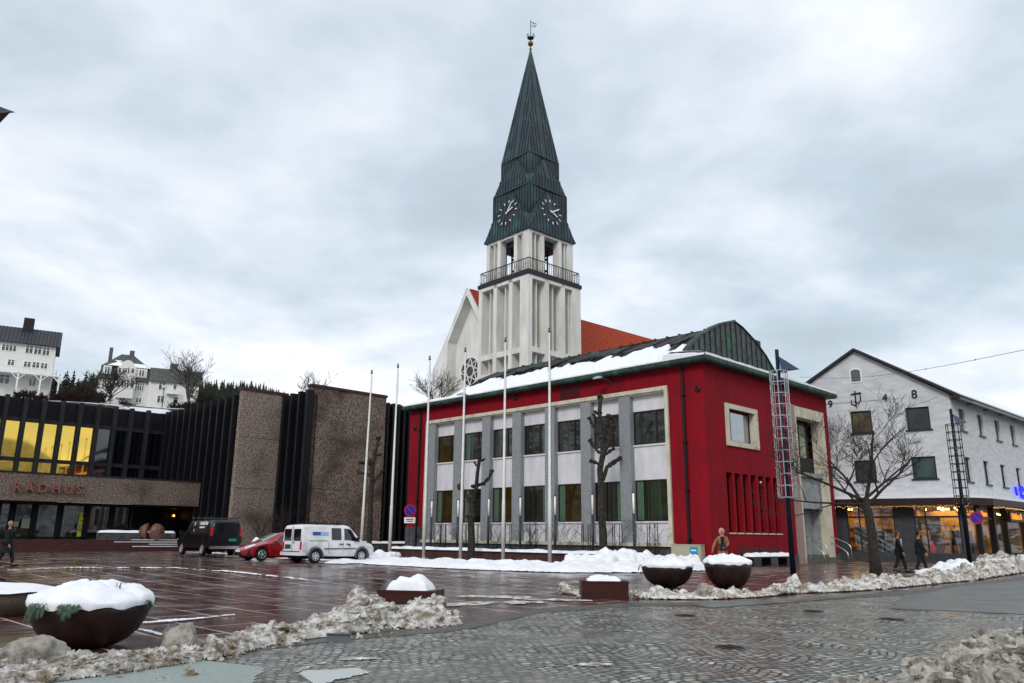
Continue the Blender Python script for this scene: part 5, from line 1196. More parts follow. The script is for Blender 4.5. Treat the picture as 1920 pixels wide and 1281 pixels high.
# plant supports with bare climbers
tn = ['nearest the corner of the red building', 'between the two pillars right of the tall pollarded tree', 'left of the tall pollarded tree', 'behind the rightmost flagpole', 'right of the second flagpole from the right', 'right of the forked pollarded tree', 'left of the forked pollarded tree', 'at the left end of the pillared facade']
o = thing('plant_support', 'black rod plant support '+tn[0], 'plant support', (0,0,0), 0, 'rod plant supports in the bed before the facade')
for (x, y) in ((-.09,-.42), (.09,-.12), (-.09,.08), (.09,.36)): MB().tube([(x,y,0),(x,y,2.05)], .022, 6).build('rod', m_blk, o)
mb = MB()
for z in (.9, 1.75, 1.85): mb.bar((-.09,-.42,z), (.09,-.12,z), .012); mb.bar((-.09,.08,z), (.09,.36,z), .012)
mb.build('cross_bar', m_blk, o)
txs = (1223, 1157, 1098, 999, 951, 890, 868, 830)
for k, px in enumerate(txs):
    y = RB.px(px, 1020, 'x', -.8)[1]; p = RB.w(-.8, y, .3)
    if k == 0: o.location = p; o.rotation_euler = (0,0,RB.a)
    else: dup(o, p, (0,0,RB.a), 'black rod plant support '+tn[k])
rg = random.Random(5)
bn = ['rightmost', 'second from the right', 'middle right', 'middle', 'middle left', 'second from the left', 'leftmost']
for k in range(7):
    y = 3.2+k*2.9; bo = thing('rose_bush', 'bare thorny shrub in the facade bed, %s of seven' % bn[k], 'bush', RB.w(-1.0, y, .3), group='bare shrubs in the facade bed')
    cb = MB()
    for i in range(9): grow(cb, cb, (rg.uniform(-.5,.5), rg.uniform(-.5,.5), 0), (rg.uniform(-.6,.6), rg.uniform(-.6,.6), 1), rg.uniform(.9,1.9), .012, 2, rg, up=.15, spread=.5, kids=(2,4), tmin=.006)
    cb.build('stems', m_twig, bo)
box_bed = MB().box(-2.3, 0, 1.6, 23.6, .05, .42); bb = tag(box_bed.build('planting_bed', M('soil', '1f1914', .95, col2='c5c8cc', ns=1.3, lo=.5, hi=.6)), kind='structure'); bb.matrix_world = Matrix.Translation(RB.o) @ Matrix.Rotation(RB.a, 4, 'Z')
lw = thing('low_wall', 'long low red-brown stone wall capped with snow before the pillared facade', 'low wall', RB.o, RB.a)
m_bst = M('redstone_wall', '3f2521', .5, col2='5a3a34', ns=4, bump=.3, bs=30, r2=.3)
mb = MB(); mb.box(-2.9, -2.3, 4.9, 22.9, .1, .72)
mb.build('wall', m_bst, lw); mb = MB()
for i in range(16): mb.box(-2.905, -2.9, 4.95+i*1.12, 4.965+i*1.12, .2, .7)
mb.build('joint', m_blk, lw); MB().box(-2.98, -2.25, 4.85, 22.95, .72, .77).build('coping', m_blk, lw)
def snowbar(name, par, x0, x1, y0, y1, z, th=.12, step=.12, seed=1, mt=None):
    """lying snow with rounded uneven edges on a rectangular top"""
    nx, ny = max(4, int((x1-x0)/step)), max(4, int((y1-y0)/step)); vs = []
    for i in range(nx+1):
        for j in range(ny+1):
            u, v = i/nx, j/ny; e = min(u, 1-u)*(x1-x0), min(v, 1-v)*(y1-y0); f = min(1, min(e)/.12)
            w = .03*noise.noise(Vector((i*.31+seed, j*.31, 7)))
            vs.append((x0+(x1-x0)*u+w, y0+(y1-y0)*v+w, z+(th*sqrt(f) + .45*th*noise.noise(Vector((i*.25, j*.25+seed, seed))) )*(1 if f > 0 else 0)))
    mb = MB(); mb.add(vs, [(i*(ny+1)+j, (i+1)*(ny+1)+j, (i+1)*(ny+1)+j+1, i*(ny+1)+j+1) for i in range(nx) for j in range(ny)]); return mb.build(name, mt or m_snow, par, smooth=True)
snowbar('snow_cap', lw, -2.95, -2.28, 4.8, 23, .765, .16, .2)
# low walls by the town hall
for (nm, a, b_, z, lab) in (('low_wall', (TH.px(505, 997, 'y', B2y-1.5-(-0))[0]-3.2, -9.5), (TH.px(540, 997, 'y', B2y-1.5)[0], -9.5), 1.35, ''),): pass
for (x0, x1, yy, zt, lab) in ((xb1-4.8, xb1+.2, B2y-2.2, 1.15, 'dark low planter wall with snow on top behind the red car'), (xb1+2.4, xb2+2.6, B2y-2.6, 1.1, 'dark low planter wall with snow on top behind the leftmost flagpoles'), (XB-8, XB-2.2, -1.3, 1.75, 'short snow-topped wall beside the split stone sphere')):
    w_ = thing('low_wall', lab, 'low wall', TH.o, TH.a); MB().box(x0, x1, yy, yy+.6, .2, zt-.1).build('wall', m_plin, w_); snowbar('snow_cap', w_, x0-.05, x1+.05, yy-.05, yy+.65, zt-.11, .16, .2)
# split sphere sculpture
sq = TH.px(283, 1009, 'y', -1.6); sc_ = thing('split_sphere_sculpture', 'split reddish stone sphere sculpture on the town hall steps', 'sculpture', TH.w(sq[0], -1.6, 1.1))
m_rs = M('red_stone_polished', '4f3028', .5, col2='75503f', ns=5)
for sgn, rot_ in ((-1, .25), (1, -.35)):
    mb = MB(); mb.T = Matrix.Translation((sgn*.32, 0, .62)) @ Matrix.Rotation(rot_, 4, 'Z') @ Matrix.Rotation(sgn*pi/2, 4, 'Y'); mb.lathe([(.66*cos(a), .66*sin(a)) for a in [i*pi/2/9 for i in range(10)]], n=24); mb.build('half_sphere', m_rs, sc_, smooth=True)
# ================================================================= LIGHT MASTS WITH CAGES
m_cage = M('cage_galvanised', '9fa6ab', .4, metal=.5)
def mast(base, lab, H=9.0, z0=3.0, z1=8.0, light=True):
    o = thing('light_mast', lab, 'light mast', base, RB.a, 'caged light masts with sail-shaped reflectors')
    MB().tube([(0,0,0),(0,0,H*.99)], [.11,.075], 12).build('pole', M('mast_navy', '141b28', .45, metal=.3), o, smooth=True)
    mb = MB(); R_ = .34; cm = m_cage if light else m_blk
    nr = 12
    for i in range(nr): 
        z = z0+(z1-z0)*i/(nr-1); mb = MB()
        for j in range(16): a, b_ = 2*pi*j/16, 2*pi*(j+1)/16; mb.bar((R_*cos(a), R_*sin(a), z), (R_*cos(b_), R_*sin(b_), z), .03, .035)
        if i % 2 == 0: mb.bar((0,0,z), (R_,0,z), .02); mb.bar((0,0,z), (-R_,0,z), .02)
        mb.build('cage_ring', cm, o)
    for j in range(8): a = 2*pi*j/8+.3; MB().tube([(R_*cos(a), R_*sin(a), z0), (R_*cos(a), R_*sin(a), z1)], .016 if j % 2 else .022, 5).build('cage_rod', cm, o)
    mb = MB(); rg = random.Random(2)
    for i in range(160): z = z0+(z1-z0)*rg.random(); a = rg.choice([2*pi*j/8+.3 for j in range(8)]); mb.ball((R_*1.06*cos(a), R_*1.06*sin(a), z), .017, 4)
    tag(mb.build('light_string', M('bulb_clear', 'e9e6e0', .3), o), kind='stuff')
    c_, s_ = cos(-RB.a), sin(-RB.a)
    def W3(x, y, z): return (x*c_-y*s_, x*s_+y*c_, z)     # given in camera-facing axes
    mb = MB(); mb.prism([W3(.03,-.08,8.62), W3(.98,.30,8.17), W3(.0,-.32,8.02)], W3(.02,.06,0)); mb.build('sail_reflector', M('sail_blue', '17324f', .35, metal=.3), o)
    mb = MB(); mb.prism([W3(.0,-.32,8.01), W3(.98,.30,8.16), W3(.1,.36,8.04)], (0,0,.02)); mb.build('sail_underside', M('sail_rust', '4a3234', .5), o)
    return o
g1 = G(1488, 1084); mast(g1, 'tall caged light mast before the red building with bright galvanised cage')
g2 = G(1820, 1064); m2 = mast(g2, 'dark caged light mast before the white shop building', light=False); m2.scale = (1, 1, .925)
q3 = min((D(21, 207, 7+.05*k) for k in range(120)), key=lambda v: abs(v.z-8.17)); m3 = mast((q3.x-.98, q3.y+.31, 0), 'caged light mast at the left edge with only its reflector tip in view'); m3.rotation_euler.z -= .6
# signs
def nosign(base, h_, r, lab, plate=False, pole=True, rot=0):
    o = thing('no_stopping_sign', lab, 'traffic sign', base, rot)
    if pole: MB().tube([(0,.06,0),(0,.06,h_+r)], .03, 8).build('pole', m_dgr, o)
    T = Matrix.Translation((0,0,h_)) @ Matrix.Rotation(pi/2, 4, 'X')
    mb = MB(); mb.T = T; mb.lathe([(r,0),(r,.02)], n=28); mb.build('red_ring', M('sign_red', 'a5101c', .4), o)
    mb = MB(); mb.T = T; mb.lathe([(r*.8,.021),(r*.8,.026)], n=28); mb.build('blue_disc', M('sign_blue', '1620a0', .4), o)
    mb = MB(); mb.T = T; mb.bar((-r*.57,r*.57,.029), (r*.57,-r*.57,.029), r*.16, .005, up=(0,0,1)); mb.build('red_bar', MATS['sign_red'], o)
    if plate: MB().box(-r*.9, r*.9, -.01, .01, h_-r*2.05, h_-r*1.12).build('plate', m_wht, o); mb = MB(); mb.box(-r*.6, r*.6, -.014, -.0105, h_-r*1.5, h_-r*1.38); mb.box(-r*.5, r*.5, -.014, -.0105, h_-r*1.8, h_-r*1.68); mb.build('plate_text', m_blk, o)
    return o
b_ = RB.w(-3.2, 23.8); zz = D(770, 957, b_.y).z; pb = D(769, 957, b_.y); nosign((pb.x, b_.y, .25), zz-.25, .42, 'blue and red no-stopping sign on a post at the left corner of the red building', True, True, .15)
pb = D(1831, 971, g2.y-.2); nosign((pb.x, pb.y, g2.z), pb.z-g2.z, .32, 'blue and red no-stopping sign fixed to the dark mast before the shop', False, False, -.3)
tmp = MB().tube([(0,.02,pb.z-g2.z),(-.28,.2,pb.z-g2.z)], .02, 5); tmp.build('bracket', m_dgr, [o for o in bpy.data.objects if o.name.startswith('no_stopping_sign')][-1])
# overhead wire
wA, wB = D(1500, 707, 44), D(1960, 648, 18)
mb = MB(); P = [wA.lerp(wB, t/14) - Vector((0,0,.35*sin(pi*t/14))) for t in range(15)]; mb.tube(P, .007, 4)
wr = tag(mb.build('overhead_wire', m_blk), 'thin overhead wire with small clamps crossing before the white gable', 'wire')
mb = MB()
for t in (4, 7, 10, 12): mb.ball(P[t], .022, 5)
mb.build('clamp', m_blk, wr)
# ================================================================= PLANTER BOWLS, CORTEN BOXES, BENCH, CABINET
m_rust = M('rusty_steel', '1d1110', .42, metal=.2, col2='33201a', ns=3.5, nd=8, r2=.6, bump=.2, bs=25); m_rust2 = M('corten', '2c110e', .5, metal=.2, col2='421c15', ns=5, nd=8, r2=.35, bump=.2, bs=25)
m_fir = M('fir_sprig', '2f4638', .8, col2='5b7563', ns=20)
def bowl(px, py, rad_px, hgt, lab, seed, sprigs, stalks, smax=.2):
    b = G(px, py); d = (b-EYE) @ CF; r = rad_px*d/1470; o = thing('planter_bowl', lab, 'planter', b, group='round steel bowl planters')
    pr = [(r*.30, 0)] + [(r*(.30+.70*sin(t)), hgt*(1-cos(t))) for t in [i*pi/2/10 for i in range(1, 11)]]
    pr = [(r*.34, 0), (r*.5, hgt*.05), (r*.68, hgt*.18), (r*.82, hgt*.36), (r*.92, hgt*.58), (r*.98, hgt*.8), (r, hgt), (r*.985, hgt+.005), (r*.95, hgt-.04), (r*.3, hgt-.05)]
    MB().lathe(pr, n=48).build('bowl', m_rust, o, smooth=True)
    # lying snow: domed, lumpy, hanging over the rim
    vs = []; NR, NT = 16, 56
    for i in range(NR+1):
        for j in range(NT):
            t = 2*pi*j/NT; e = 1.01+.05*noise.noise(Vector((cos(t)*2, sin(t)*2, seed))); rr = r*e*min(1, i/(NR-2)); dome = smax*(1-(min(1, i/(NR-2)))**2.6)
            z = hgt+.07+dome + .10*noise.noise(Vector((rr*cos(t)*2.9+seed, rr*sin(t)*2.9, seed))) + .045*noise.noise(Vector((rr*cos(t)*8, rr*sin(t)*8, seed))) + .015*noise.noise(Vector((rr*cos(t)*22, rr*sin(t)*22, seed)))
            if i == NR-1: z = hgt+.02+.02*noise.noise(Vector((t*3, seed, 0))); rr *= 1.02
            if i == NR: z = hgt-.03-.05*max(0, noise.noise(Vector((cos(t)*3, sin(t)*3, seed+5))))*2; rr *= 1.0
            vs.append((rr*cos(t), rr*sin(t), z))
    mb = MB(); mb.add(vs, [(i*NT+j, i*NT+(j+1) % NT, (i+1)*NT+(j+1) % NT, (i+1)*NT+j) for i in range(NR) for j in range(NT)]); mb.build('snow_cap', m_snow, o, smooth=True)
    rg = random.Random(seed); mb = MB()
    for (a, ln) in sprigs:
        for q in range(4):
            aa = a+rg.uniform(-.13,.13); L = ln*rg.uniform(.5,1); P0 = Vector((r*.97*cos(aa), r*.97*sin(aa), hgt+.04)); P1 = P0+Vector((cos(aa)*.09, sin(aa)*.09, -.02)); P2 = P1+Vector((cos(aa)*.03+rg.uniform(-.05,.05), sin(aa)*.03, -L))
            mb.tube([P0, P1, P2], .006, 4)
            for s_ in range(15):
                t = s_/15; C_ = P1.lerp(P2, t); sd_ = Vector((-sin(aa), cos(aa), 0)); w = .06*(1-.65*t)
                for sg in (-1, 1): tip = C_+sd_*sg*w+Vector((cos(aa)*.015, sin(aa)*.015, -.045)); mb.add([C_+Vector((0,0,.006)), C_-Vector((0,0,.008)), tip], [(0,1,2)])
    if sprigs: mb.build('fir_sprigs', m_fir, o)
    mb = MB()
    for (x, y, h_, n_) in stalks:
        for q in range(n_): xx, yy = x+rg.uniform(-.05,.05), y+rg.uniform(-.05,.05); L = h_*rg.uniform(.5,1); mb.tube([(xx*r,yy*r,hgt), (xx*r+rg.uniform(-.02,.02),yy*r,hgt+smax+L*.5), (xx*r+rg.uniform(-.04,.04),yy*r,hgt+smax+L)], .006, 4)
    mb.build('dead_stalks', M('stalk', '5a5224', .8), o)
    return o
bowl(161, 1212, 105, .62, 'large near steel bowl planter with deep snow cap and fir sprigs', 3, [(-2.0,.26), (-1.9,.2), (-1.5,.2), (-1.38,.14), (-3.0,.08), (-.12,.12)], [(0,.1,.22,7), (.25,.1,.12,5), (-.3,.0,.1,3), (.1,.0,.2,4), (.5,-.1,.1,3)], .21)
bowl(1252, 1100, 48, .66, 'steel bowl planter with snow cap left of the woman in the tan coat', 6, [(3.0,.2)], [(x_*.1,-.1,.1,2) for x_ in range(-6, 6, 2)], .15)
bowl(1367, 1103, 44, .80, 'deeper steel bowl planter with snow cap in front of the woman in the tan coat', 9, [], [(0,-.1,.08,3), (.2,-.1,.08,2)], .18)
def corten(pxl, pxr, pyb, hpx, lab, seed, snow_h, rot):
    b = G((pxl+pxr)/2, pyb); d = (b-EYE) @ CF; w = (pxr-pxl)*d/1470*.92; h_ = hpx*d/1470
    o = thing('corten_box', lab, 'planter box', b, rot, group='rusty steel boxes by the street'); MB().box(-w/2, w/2, -w*.32, w*.32, 0, h_).build('box', m_rust2, o)
    mb = MB(); mb.box(-w/2-.01, w/2+.01, -w*.33, -w*.32-.001, h_-.05, h_+.004); mb.build('rim', m_rust2, o)
    vs = []; N_ = 22
    for i in range(N_+1):
        for j in range(N_+1):
            u, v = i/N_*2-1, j/N_*2-1; f = max(0, 1-u**4)*max(0, 1-v**4); vs.append((u*w*.37, v*w*.28, h_-.02+snow_h*f**.6*(.8+.4*noise.noise(Vector((u*1.5+seed, v*1.5, seed))))+.03*noise.noise(Vector((u*6, v*6, seed)))))
    mb = MB(); mb.add(vs, [(i*(N_+1)+j, (i+1)*(N_+1)+j, (i+1)*(N_+1)+j+1, i*(N_+1)+j+1) for i in range(N_) for j in range(N_)]); mb.build('snow_cap', m_snow, o, smooth=True)
corten(711, 829, 1143, 36, 'near rusty steel box with a rounded heap of snow beside the tall dirty snow pile', 4, .36, -.22)
corten(1085, 1179, 1122, 32, 'far rusty steel box with a flat snow cap left of the bowl planters', 8, .17, .0)
# rounded low planter edge at the left with snow, beyond the near bowl
q = D(-30, 1135, 17); lp_ = thing('planter_bowl', 'snow-covered round stone planter cut by the left edge, behind the near bowl', 'planter', G(-35, 1150), group='round steel bowl planters')
MB().lathe([(1.2,0),(1.35,.25),(1.3,.45),(.4,.46)], n=40).build('bowl', M('pebble_concrete', '3c3028', .85, col2='5a4c40', ns=30, bump=.6, bs=50), lp_, smooth=True)
vs = []; 
for i in range(13):
    for j in range(44):
        t = 2*pi*j/44; rr = 1.36*i/12; vs.append((rr*cos(t), rr*sin(t), .44+.16*(1-(i/12)**2)+.03*noise.noise(Vector((rr*cos(t)*2, rr*sin(t)*2, 1)))))
mb = MB(); mb.add(vs, [(i*44+j, i*44+(j+1) % 44, (i+1)*44+(j+1) % 44, (i+1)*44+j) for i in range(12) for j in range(44)]); mb.build('snow_cap', m_snow, lp_, smooth=True)
# bench with snow by the side wall
be = thing('park_bench', 'long dark bench with lumpy snow along the red side wall', 'bench', RB.w(1.0, -1.15, .28), RB.a)
MB().box(0, 4.6, -.35, .25, .40, .47).build('seat', m_blk, be)
for x in (.5, 2.3, 4.1): MB().box(x-.05, x+.05, -.3, .2, 0, .40).build('leg', m_blk, be)
mb = MB()
for z in (.66, .8): mb.box(0, 4.6, .28, .32, z, z+.08)
for x in (.4, 2.3, 4.2): mb.bar((x, .24, .4), (x, .32, .92), .05)
mb.build('backrest', m_blk, be); snowbar('snow_cap', be, .3, 4.65, -.36, .24, .465, .17, .09, 5)
cab = thing('utility_cabinet', 'beige utility cabinet with a blue sticker at the corner of the red building', 'utility cabinet', RB.w(-.45, .35, .3), RB.a)
MB().box(0, .38, .0, 1.75, 0, .98).build('body', M('beige_metal', 'a39f8a', .6), cab); MB().box(-.02, .40, -.02, 1.77, .98, 1.02).build('lid', M('beige_metal', 'a39f8a', .6), cab)
MB().box(-.012, -.001, .18, .62, .45, .9).build('sticker', M('sticker_blue', '1a86b8', .4), cab); MB().box(-.018, -.0125, .25, .55, .7, .76).build('sticker_text', m_wht, cab)
# portal handrails
m_st = M('stainless', 'b9bec2', .25, metal=.9)
for k, x in enumerate((10.35, 13.75)):
    hr = thing('handrail', ['pair of curved steel handrails on the left of the portal steps', 'pair of curved steel handrails on the right of the portal steps'][k], 'handrail', RB.w(x, 0, .3), RB.a, 'handrails at the red building portal')
    for z, y in ((1.35, -1.35), (.95, -1.15)):
        MB().tube([(0,.6,z+.3), (0,-.3,z+.12), (0,y+.25,z-.22), (0,y+.05,z-.38), (0,y,z-.6), (0,y,0)], .027, 8).build('rail', m_st, hr, smooth=True)
    MB().tube([(0,-.35,.1),(0,-.35,1.4)], .022, 8).build('post', m_st, hr)
# clothes racks by the shop entrance
for k, x in enumerate((10.2, 12.0)):
    r_ = thing('clothes_rack', ['clothes rack with black jackets and price cards before the shop', 'second clothes rack with black jackets at the right edge'][k], 'clothes rack', SB.w(x, -1.9, .3), SB.a, 'clothes racks outside the shop')
    mb = MB(); mb.tube([(0,0,0),(0,0,1.6),(1.5,0,1.6),(1.5,0,0)], .02, 6); mb.build('rail', m_st, r_)
    rg = random.Random(k); mb = MB()
    for i in range(13): mb.tube([(.1+i*.105, 0, .45+rg.random()*.15), (.1+i*.105, 0, 1.3), (.1+i*.105, 0, 1.52)], [.2,.24,.07], 8)
    mb.build('jackets', M('jacket_black', '0b0b0e', .85), r_); mb = MB()
    for x_ in (.25, .95): mb.box(x_, x_+.25, -.3, -.29, .95, 1.3)
    mb.build('price_card', M('card_white', 'c9cbe0', .6), r_)
# bent grey metal sheet lying at the foot of the snow
b = G(637, 1207); o = thing('metal_cover', 'bent grey metal cover lying at the foot of the dirty snow pile', 'metal cover', b, -.1)
mb = MB(); mb.prism([(-.2,0,.0),(.19,0,.0),(.15,.02,.13),(-.22,.02,.13)], (0,.02,0)); mb.build('plate', M('grey_enamel', '4c565c', .35), o); mb = MB(); mb.box(-.22,.16,-.01,.04,.13,.145); mb.build('edge', M('grey_enamel', '4c565c', .35), o)
# ================================================================= VEHICLES
m_tyre = M('tyre', '0c0c0d', .8); m_chs = M('chassis', '08080a', .9)
def wheel(par, x, y, r, side, rimm, spokes=5, full=False):
    T = Matrix.Translation((x, y, r)) @ Matrix.Rotation(-side*pi/2, 4, 'X')
    mb = MB(); mb.T = T; w = .2; mb.lathe([(r*.6,-w),(r*.93,-w),(r,-w+.03),(r,-.03),(r*.95,0),(r*.66,.0),(r*.64,-.03)], n=26); wh = mb.build('wheel', m_tyre, par, smooth=True)
    mb = MB(); mb.T = T; mb.lathe([(r*.66,-.005),(r*.6,.012),(r*.55,-.03)], n=26, cap=False)
    for i in range(spokes):
        a = 2*pi*i/spokes; mb.bar((cos(a)*r*.05, sin(a)*r*.05, -.005), (cos(a)*r*.58, sin(a)*r*.58, -.01), r*(.15 if not full else .19), .02, up=(0,0,1))
    mb.lathe([(r*.16,-.03),(r*.16,.02),(r*.1,.03)], n=12); mb.build('rim', rimm, wh)
    mb = MB(); mb.T = T; mb.lathe([(r*.62,-.09),(r*.62,-.05)], n=20); mb.build('brake', m_chs, wh)
class Car:
    def __init__(s, tab, xw, rw, zw, arch=1.14):
        s.t = np.array(tab, float); s.xw = xw; s.rw = rw; s.zw = zw; s.ar = rw*arch
    def par(s, x): return [float(np.interp(x, s.t[:, 0], s.t[:, k])) for k in range(1, 7)]
    def sec(s, x):
        zb, zm, zt, wb, wm, wt = s.par(x); za = zb
        for w in s.xw:
            if abs(x-w) < s.ar: za = max(za, s.zw + sqrt(max(0, s.ar**2-(x-w)**2)))
        zc = (max(za, zb)+zm)/2
        r = min(.1, (zt-zm)*.35)
        return [(0, max(za, zb)), (wb*.96, max(za, zb)), (wb, max(za, zb)+.03), (wm, max(zc, za+.05)), (wm*.985, max(zm, za+.08)), (wt, max(zt-r, zm)), (wt-.09, zt-r*.25), (wt*.5, zt), (0, zt+.01)]
    def pt(s, x, v, off=0):
        S = s.sec(x); i = min(len(S)-2, int(v)); f = v-i; y, z = S[i][0]+(S[i+1][0]-S[i][0])*f, S[i][1]+(S[i+1][1]-S[i][1])*f
        if off:
            e = .01; p0 = Vector((x, y, z)); a = Vector(s.pt(min(x+e, s.t[-1,0]), v))-Vector(s.pt(max(x-e, 0), v)); t = Vector((0, S[i+1][0]-S[i][0], S[i+1][1]-S[i][1])); n = a.cross(t)
            if n.length > 1e-8:
                n.normalize(); 
                if n.y < -.01 or (abs(n.y) <= .01 and n.z < 0): n = -n
                p0 += n*off; return (p0.x, p0.y, p0.z)
        return (x, y, z)
    def body(s, par, mt, n=90):
        L = s.t[-1,0]; xs = sorted(set([L*i/n for i in range(n+1)] + [w+s.ar*q for w in s.xw for q in (-1,-.97,-.85,-.6,.6,.85,.97,1)])); R = 17; vs = []
        for x in xs:
            S = s.sec(x); ring = [(x, y, z) for y, z in S] + [(x, -y, z) for y, z in reversed(S[1:-1])]; ring.insert(9, ring[8]) ; vs += ring[:17]
        mb = MB(); mb.add(vs, [(i*R+j, i*R+(j+1) % R, (i+1)*R+(j+1) % R, (i+1)*R+j) for i in range(len(xs)-1) for j in range(R)] + [tuple(range(R)), tuple(range((len(xs)-1)*R, len(xs)*R))])
        o = mb.build('body', mt, par, smooth=True)
        try:
            o.data.set_sharp_from_angle(angle=radians(38))
        except Exception: pass
        return o
    def patch(s, name, par, mt, xa, xb, va, vb, sides=(1, -1), off=.012, slant=(0, 0), nx=10, nv=4):
        """panel on the body surface; slant shifts the top edge of each end in x"""
        for sd in sides:
            mb = MB(); vs = []
            for i in range(nx+1):
                for j in range(nv+1):
                    g = j/nv; a = xa+slant[0]*g; b = xb+slant[1]*g; x = a+(b-a)*i/nx; p = s.pt(x, va+(vb-va)*g, off); vs.append((p[0], p[1]*sd, p[2]))
            mb.add(vs, [(i*(nv+1)+j, (i+1)*(nv+1)+j, (i+1)*(nv+1)+j+1, i*(nv+1)+j+1) for i in range(nx) for j in range(nv)]); o = mb.build(name, mt, par, smooth=True)
        return o
m_cg = M('car_glass', '0c1114', .03, ior=1.7); m_lens = M('lamp_clear', 'cfd6da', .1, ior=1.8); m_tail = M('lamp_red', 'b3131c', .2, ior=1.6)
m_trim = M('trim_grey', '3b4350', .6); m_plate_g = M('plate_green', '0f8f68', .5); m_plate_w = M('plate_white', 'dfe2e4', .5)
def place(t, mid, heading, z=None): t.location = (mid[0], mid[1], gz(*mid) if z is None else z); t.rotation_euler = (0, 0, heading)
# --- white van
t = thing('parked_van', 'white compact panel van with grey wheel arches and blue side stripe', 'van')
m_vw = M('van_white', 'dfe2e6', .28, coat=.5, col2='b9b8b3', ns=1.8, nd=8, lo=.45, hi=.75); C = Car([
 (0, .42, .98, 1.66, .80, .86, .76), (.06, .36, 1.0, 1.76, .82, .89, .78), (.35, .34, 1.0, 1.80, .83, .90, .79), (2.55, .30, .98, 1.79, .83, .90, .77), (2.75, .30, .97, 1.74, .83, .90, .755), (3.50, .30, .95, 1.10, .83, .90, .72), (3.60, .30, .93, 1.04, .83, .90, .73), (4.05, .30, .84, .93, .81, .87, .72), (4.22, .32, .70, .80, .74, .80, .66), (4.30, .40, .6, .66, .60, .66, .55)], (.78, 3.44), .32, .32)
C.body(t, m_vw)
C.patch('side_window', t, m_cg, 1.62, 2.18, 4.12, 4.92); C.patch('side_window', t, m_cg, 2.36, 3.30, 4.12, 4.9, slant=(0, -.45))
C.patch('windscreen', t, m_cg, 2.80, 3.46, 6.1, 7.99)
mb = MB(); mb.box(-.012, -.002, .10, .72, 1.03, 1.58); mb.box(-.012, -.002, -.72, -.10, 1.03, 1.58); mb.build('rear_window', m_cg, t)
box('tail_light', m_tail, t, -.02, .05, -.83, -.70, .62, 1.0); box('tail_light', m_tail, t, -.02, .05, .70, .83, .62, 1.0)
MB().box(-.10, .22, -.86, .86, .36, .52).build('bumper', m_vw, t); MB().box(-.11, .1, -.7, .7, .52, .56).build('bumper_step', m_trim, t)
MB().box(-.02, -.004, .12, .60, .66, .86).build('number_plate', M('plate_dark_green', '23403a', .5), t)
mb = MB(); mb.box(-.014, -.001, -.012, .012, .56, 1.7); mb.box(-.03, -.004, -.22, -.1, .93, .97); mb.build('door_seam', m_trim, t)
for xa, xb, z in ((1.2, 2.25, .64), (2.3, 3.05, .64)):
    mb = MB(); mb.box(xa, xb, -.925, -.895, z, z+.05); mb.box(xa, xb, .895, .925, z, z+.05); mb.build('rub_strip', m_trim, t)
mb = MB()
for x in (1.45, 2.28): mb.box(x, x+.012, -.905, -.9, .42, 1.0); mb.box(x, x+.012, .9, .905, .42, 1.0)
mb.box(.35, 1.4, -.908, -.895, 1.03, 1.05); mb.build('door_seam', m_trim, t)
mb = MB()
for x in (2.08, 2.45): mb.box(x, x+.2, -.93, -.9, .86, .9)
mb.build('door_handle', m_blk, t)
for w in C.xw:
    for sd in (-1, 1): mb = MB(); mb.tube([(w+.375*cos(a), sd*.9, .32+.375*sin(a)) for a in [-.25+i*(pi+.5)/14 for i in range(15)]], .045, 6); mb.build('arch_trim', m_trim, t)
box('mirror', m_blk, t, 2.92, 3.12, -1.06, -.9, 1.02, 1.2); box('mirror', m_blk, t, 2.92, 3.12, .9, 1.06, 1.02, 1.2)
C.patch('headlight', t, m_lens, 3.95, 4.2, 3.6, 4.8); mb = MB(); mb.box(4.2, 4.31, -.5, .5, .42, .62); mb.build('grille', m_blk, t)
mb = MB(); mb.box(.55, .98, -.872, -.86, 1.30, 1.45); mb.T = None; mb.build('blue_sticker', M('van_blue', '1f4f9e', .4), t); MB().box(.98, 1.42, -.872, -.86, 1.30, 1.45).build('pale_sticker', M('van_pale_blue', '8fb4dc', .4), t)
mb = MB(); mb.box(2.62, 2.70, -.915, -.903, .78, .9); mb.build('door_emblem', M('van_blue', '1f4f9e', .4), t)
mb = MB(); mb.tube([(.7,-.62,1.86),(2.3,-.62,1.86)], .02, 6); mb.tube([(.7,.62,1.86),(2.3,.62,1.86)], .02, 6)
for x in (.9, 2.0): mb.bar((x,-.68,1.88), (x,.68,1.88), .05, .03); mb.bar((x,-.62,1.78), (x,-.62,1.9), .04); mb.bar((x,.62,1.78), (x,.62,1.9), .04)
mb.build('roof_rack', m_blk, t)
m_steel = M('steel_rim', 'b8bcc0', .35, metal=.5)
for w in C.xw:
    for sd in (-1, 1): wheel(t, w, sd*.87, .32, sd, m_steel, 8, True)
MB().box(.2, 4.0, -.6, .6, .2, .5).build('underbody', m_chs, t)
g = G(591, 1056.5); hd = radians(46.5); place(t, (g.x-cos(hd)*.78-sin(hd)*.87*1+0, g.y-sin(hd)*.78+cos(hd)*.87), hd)
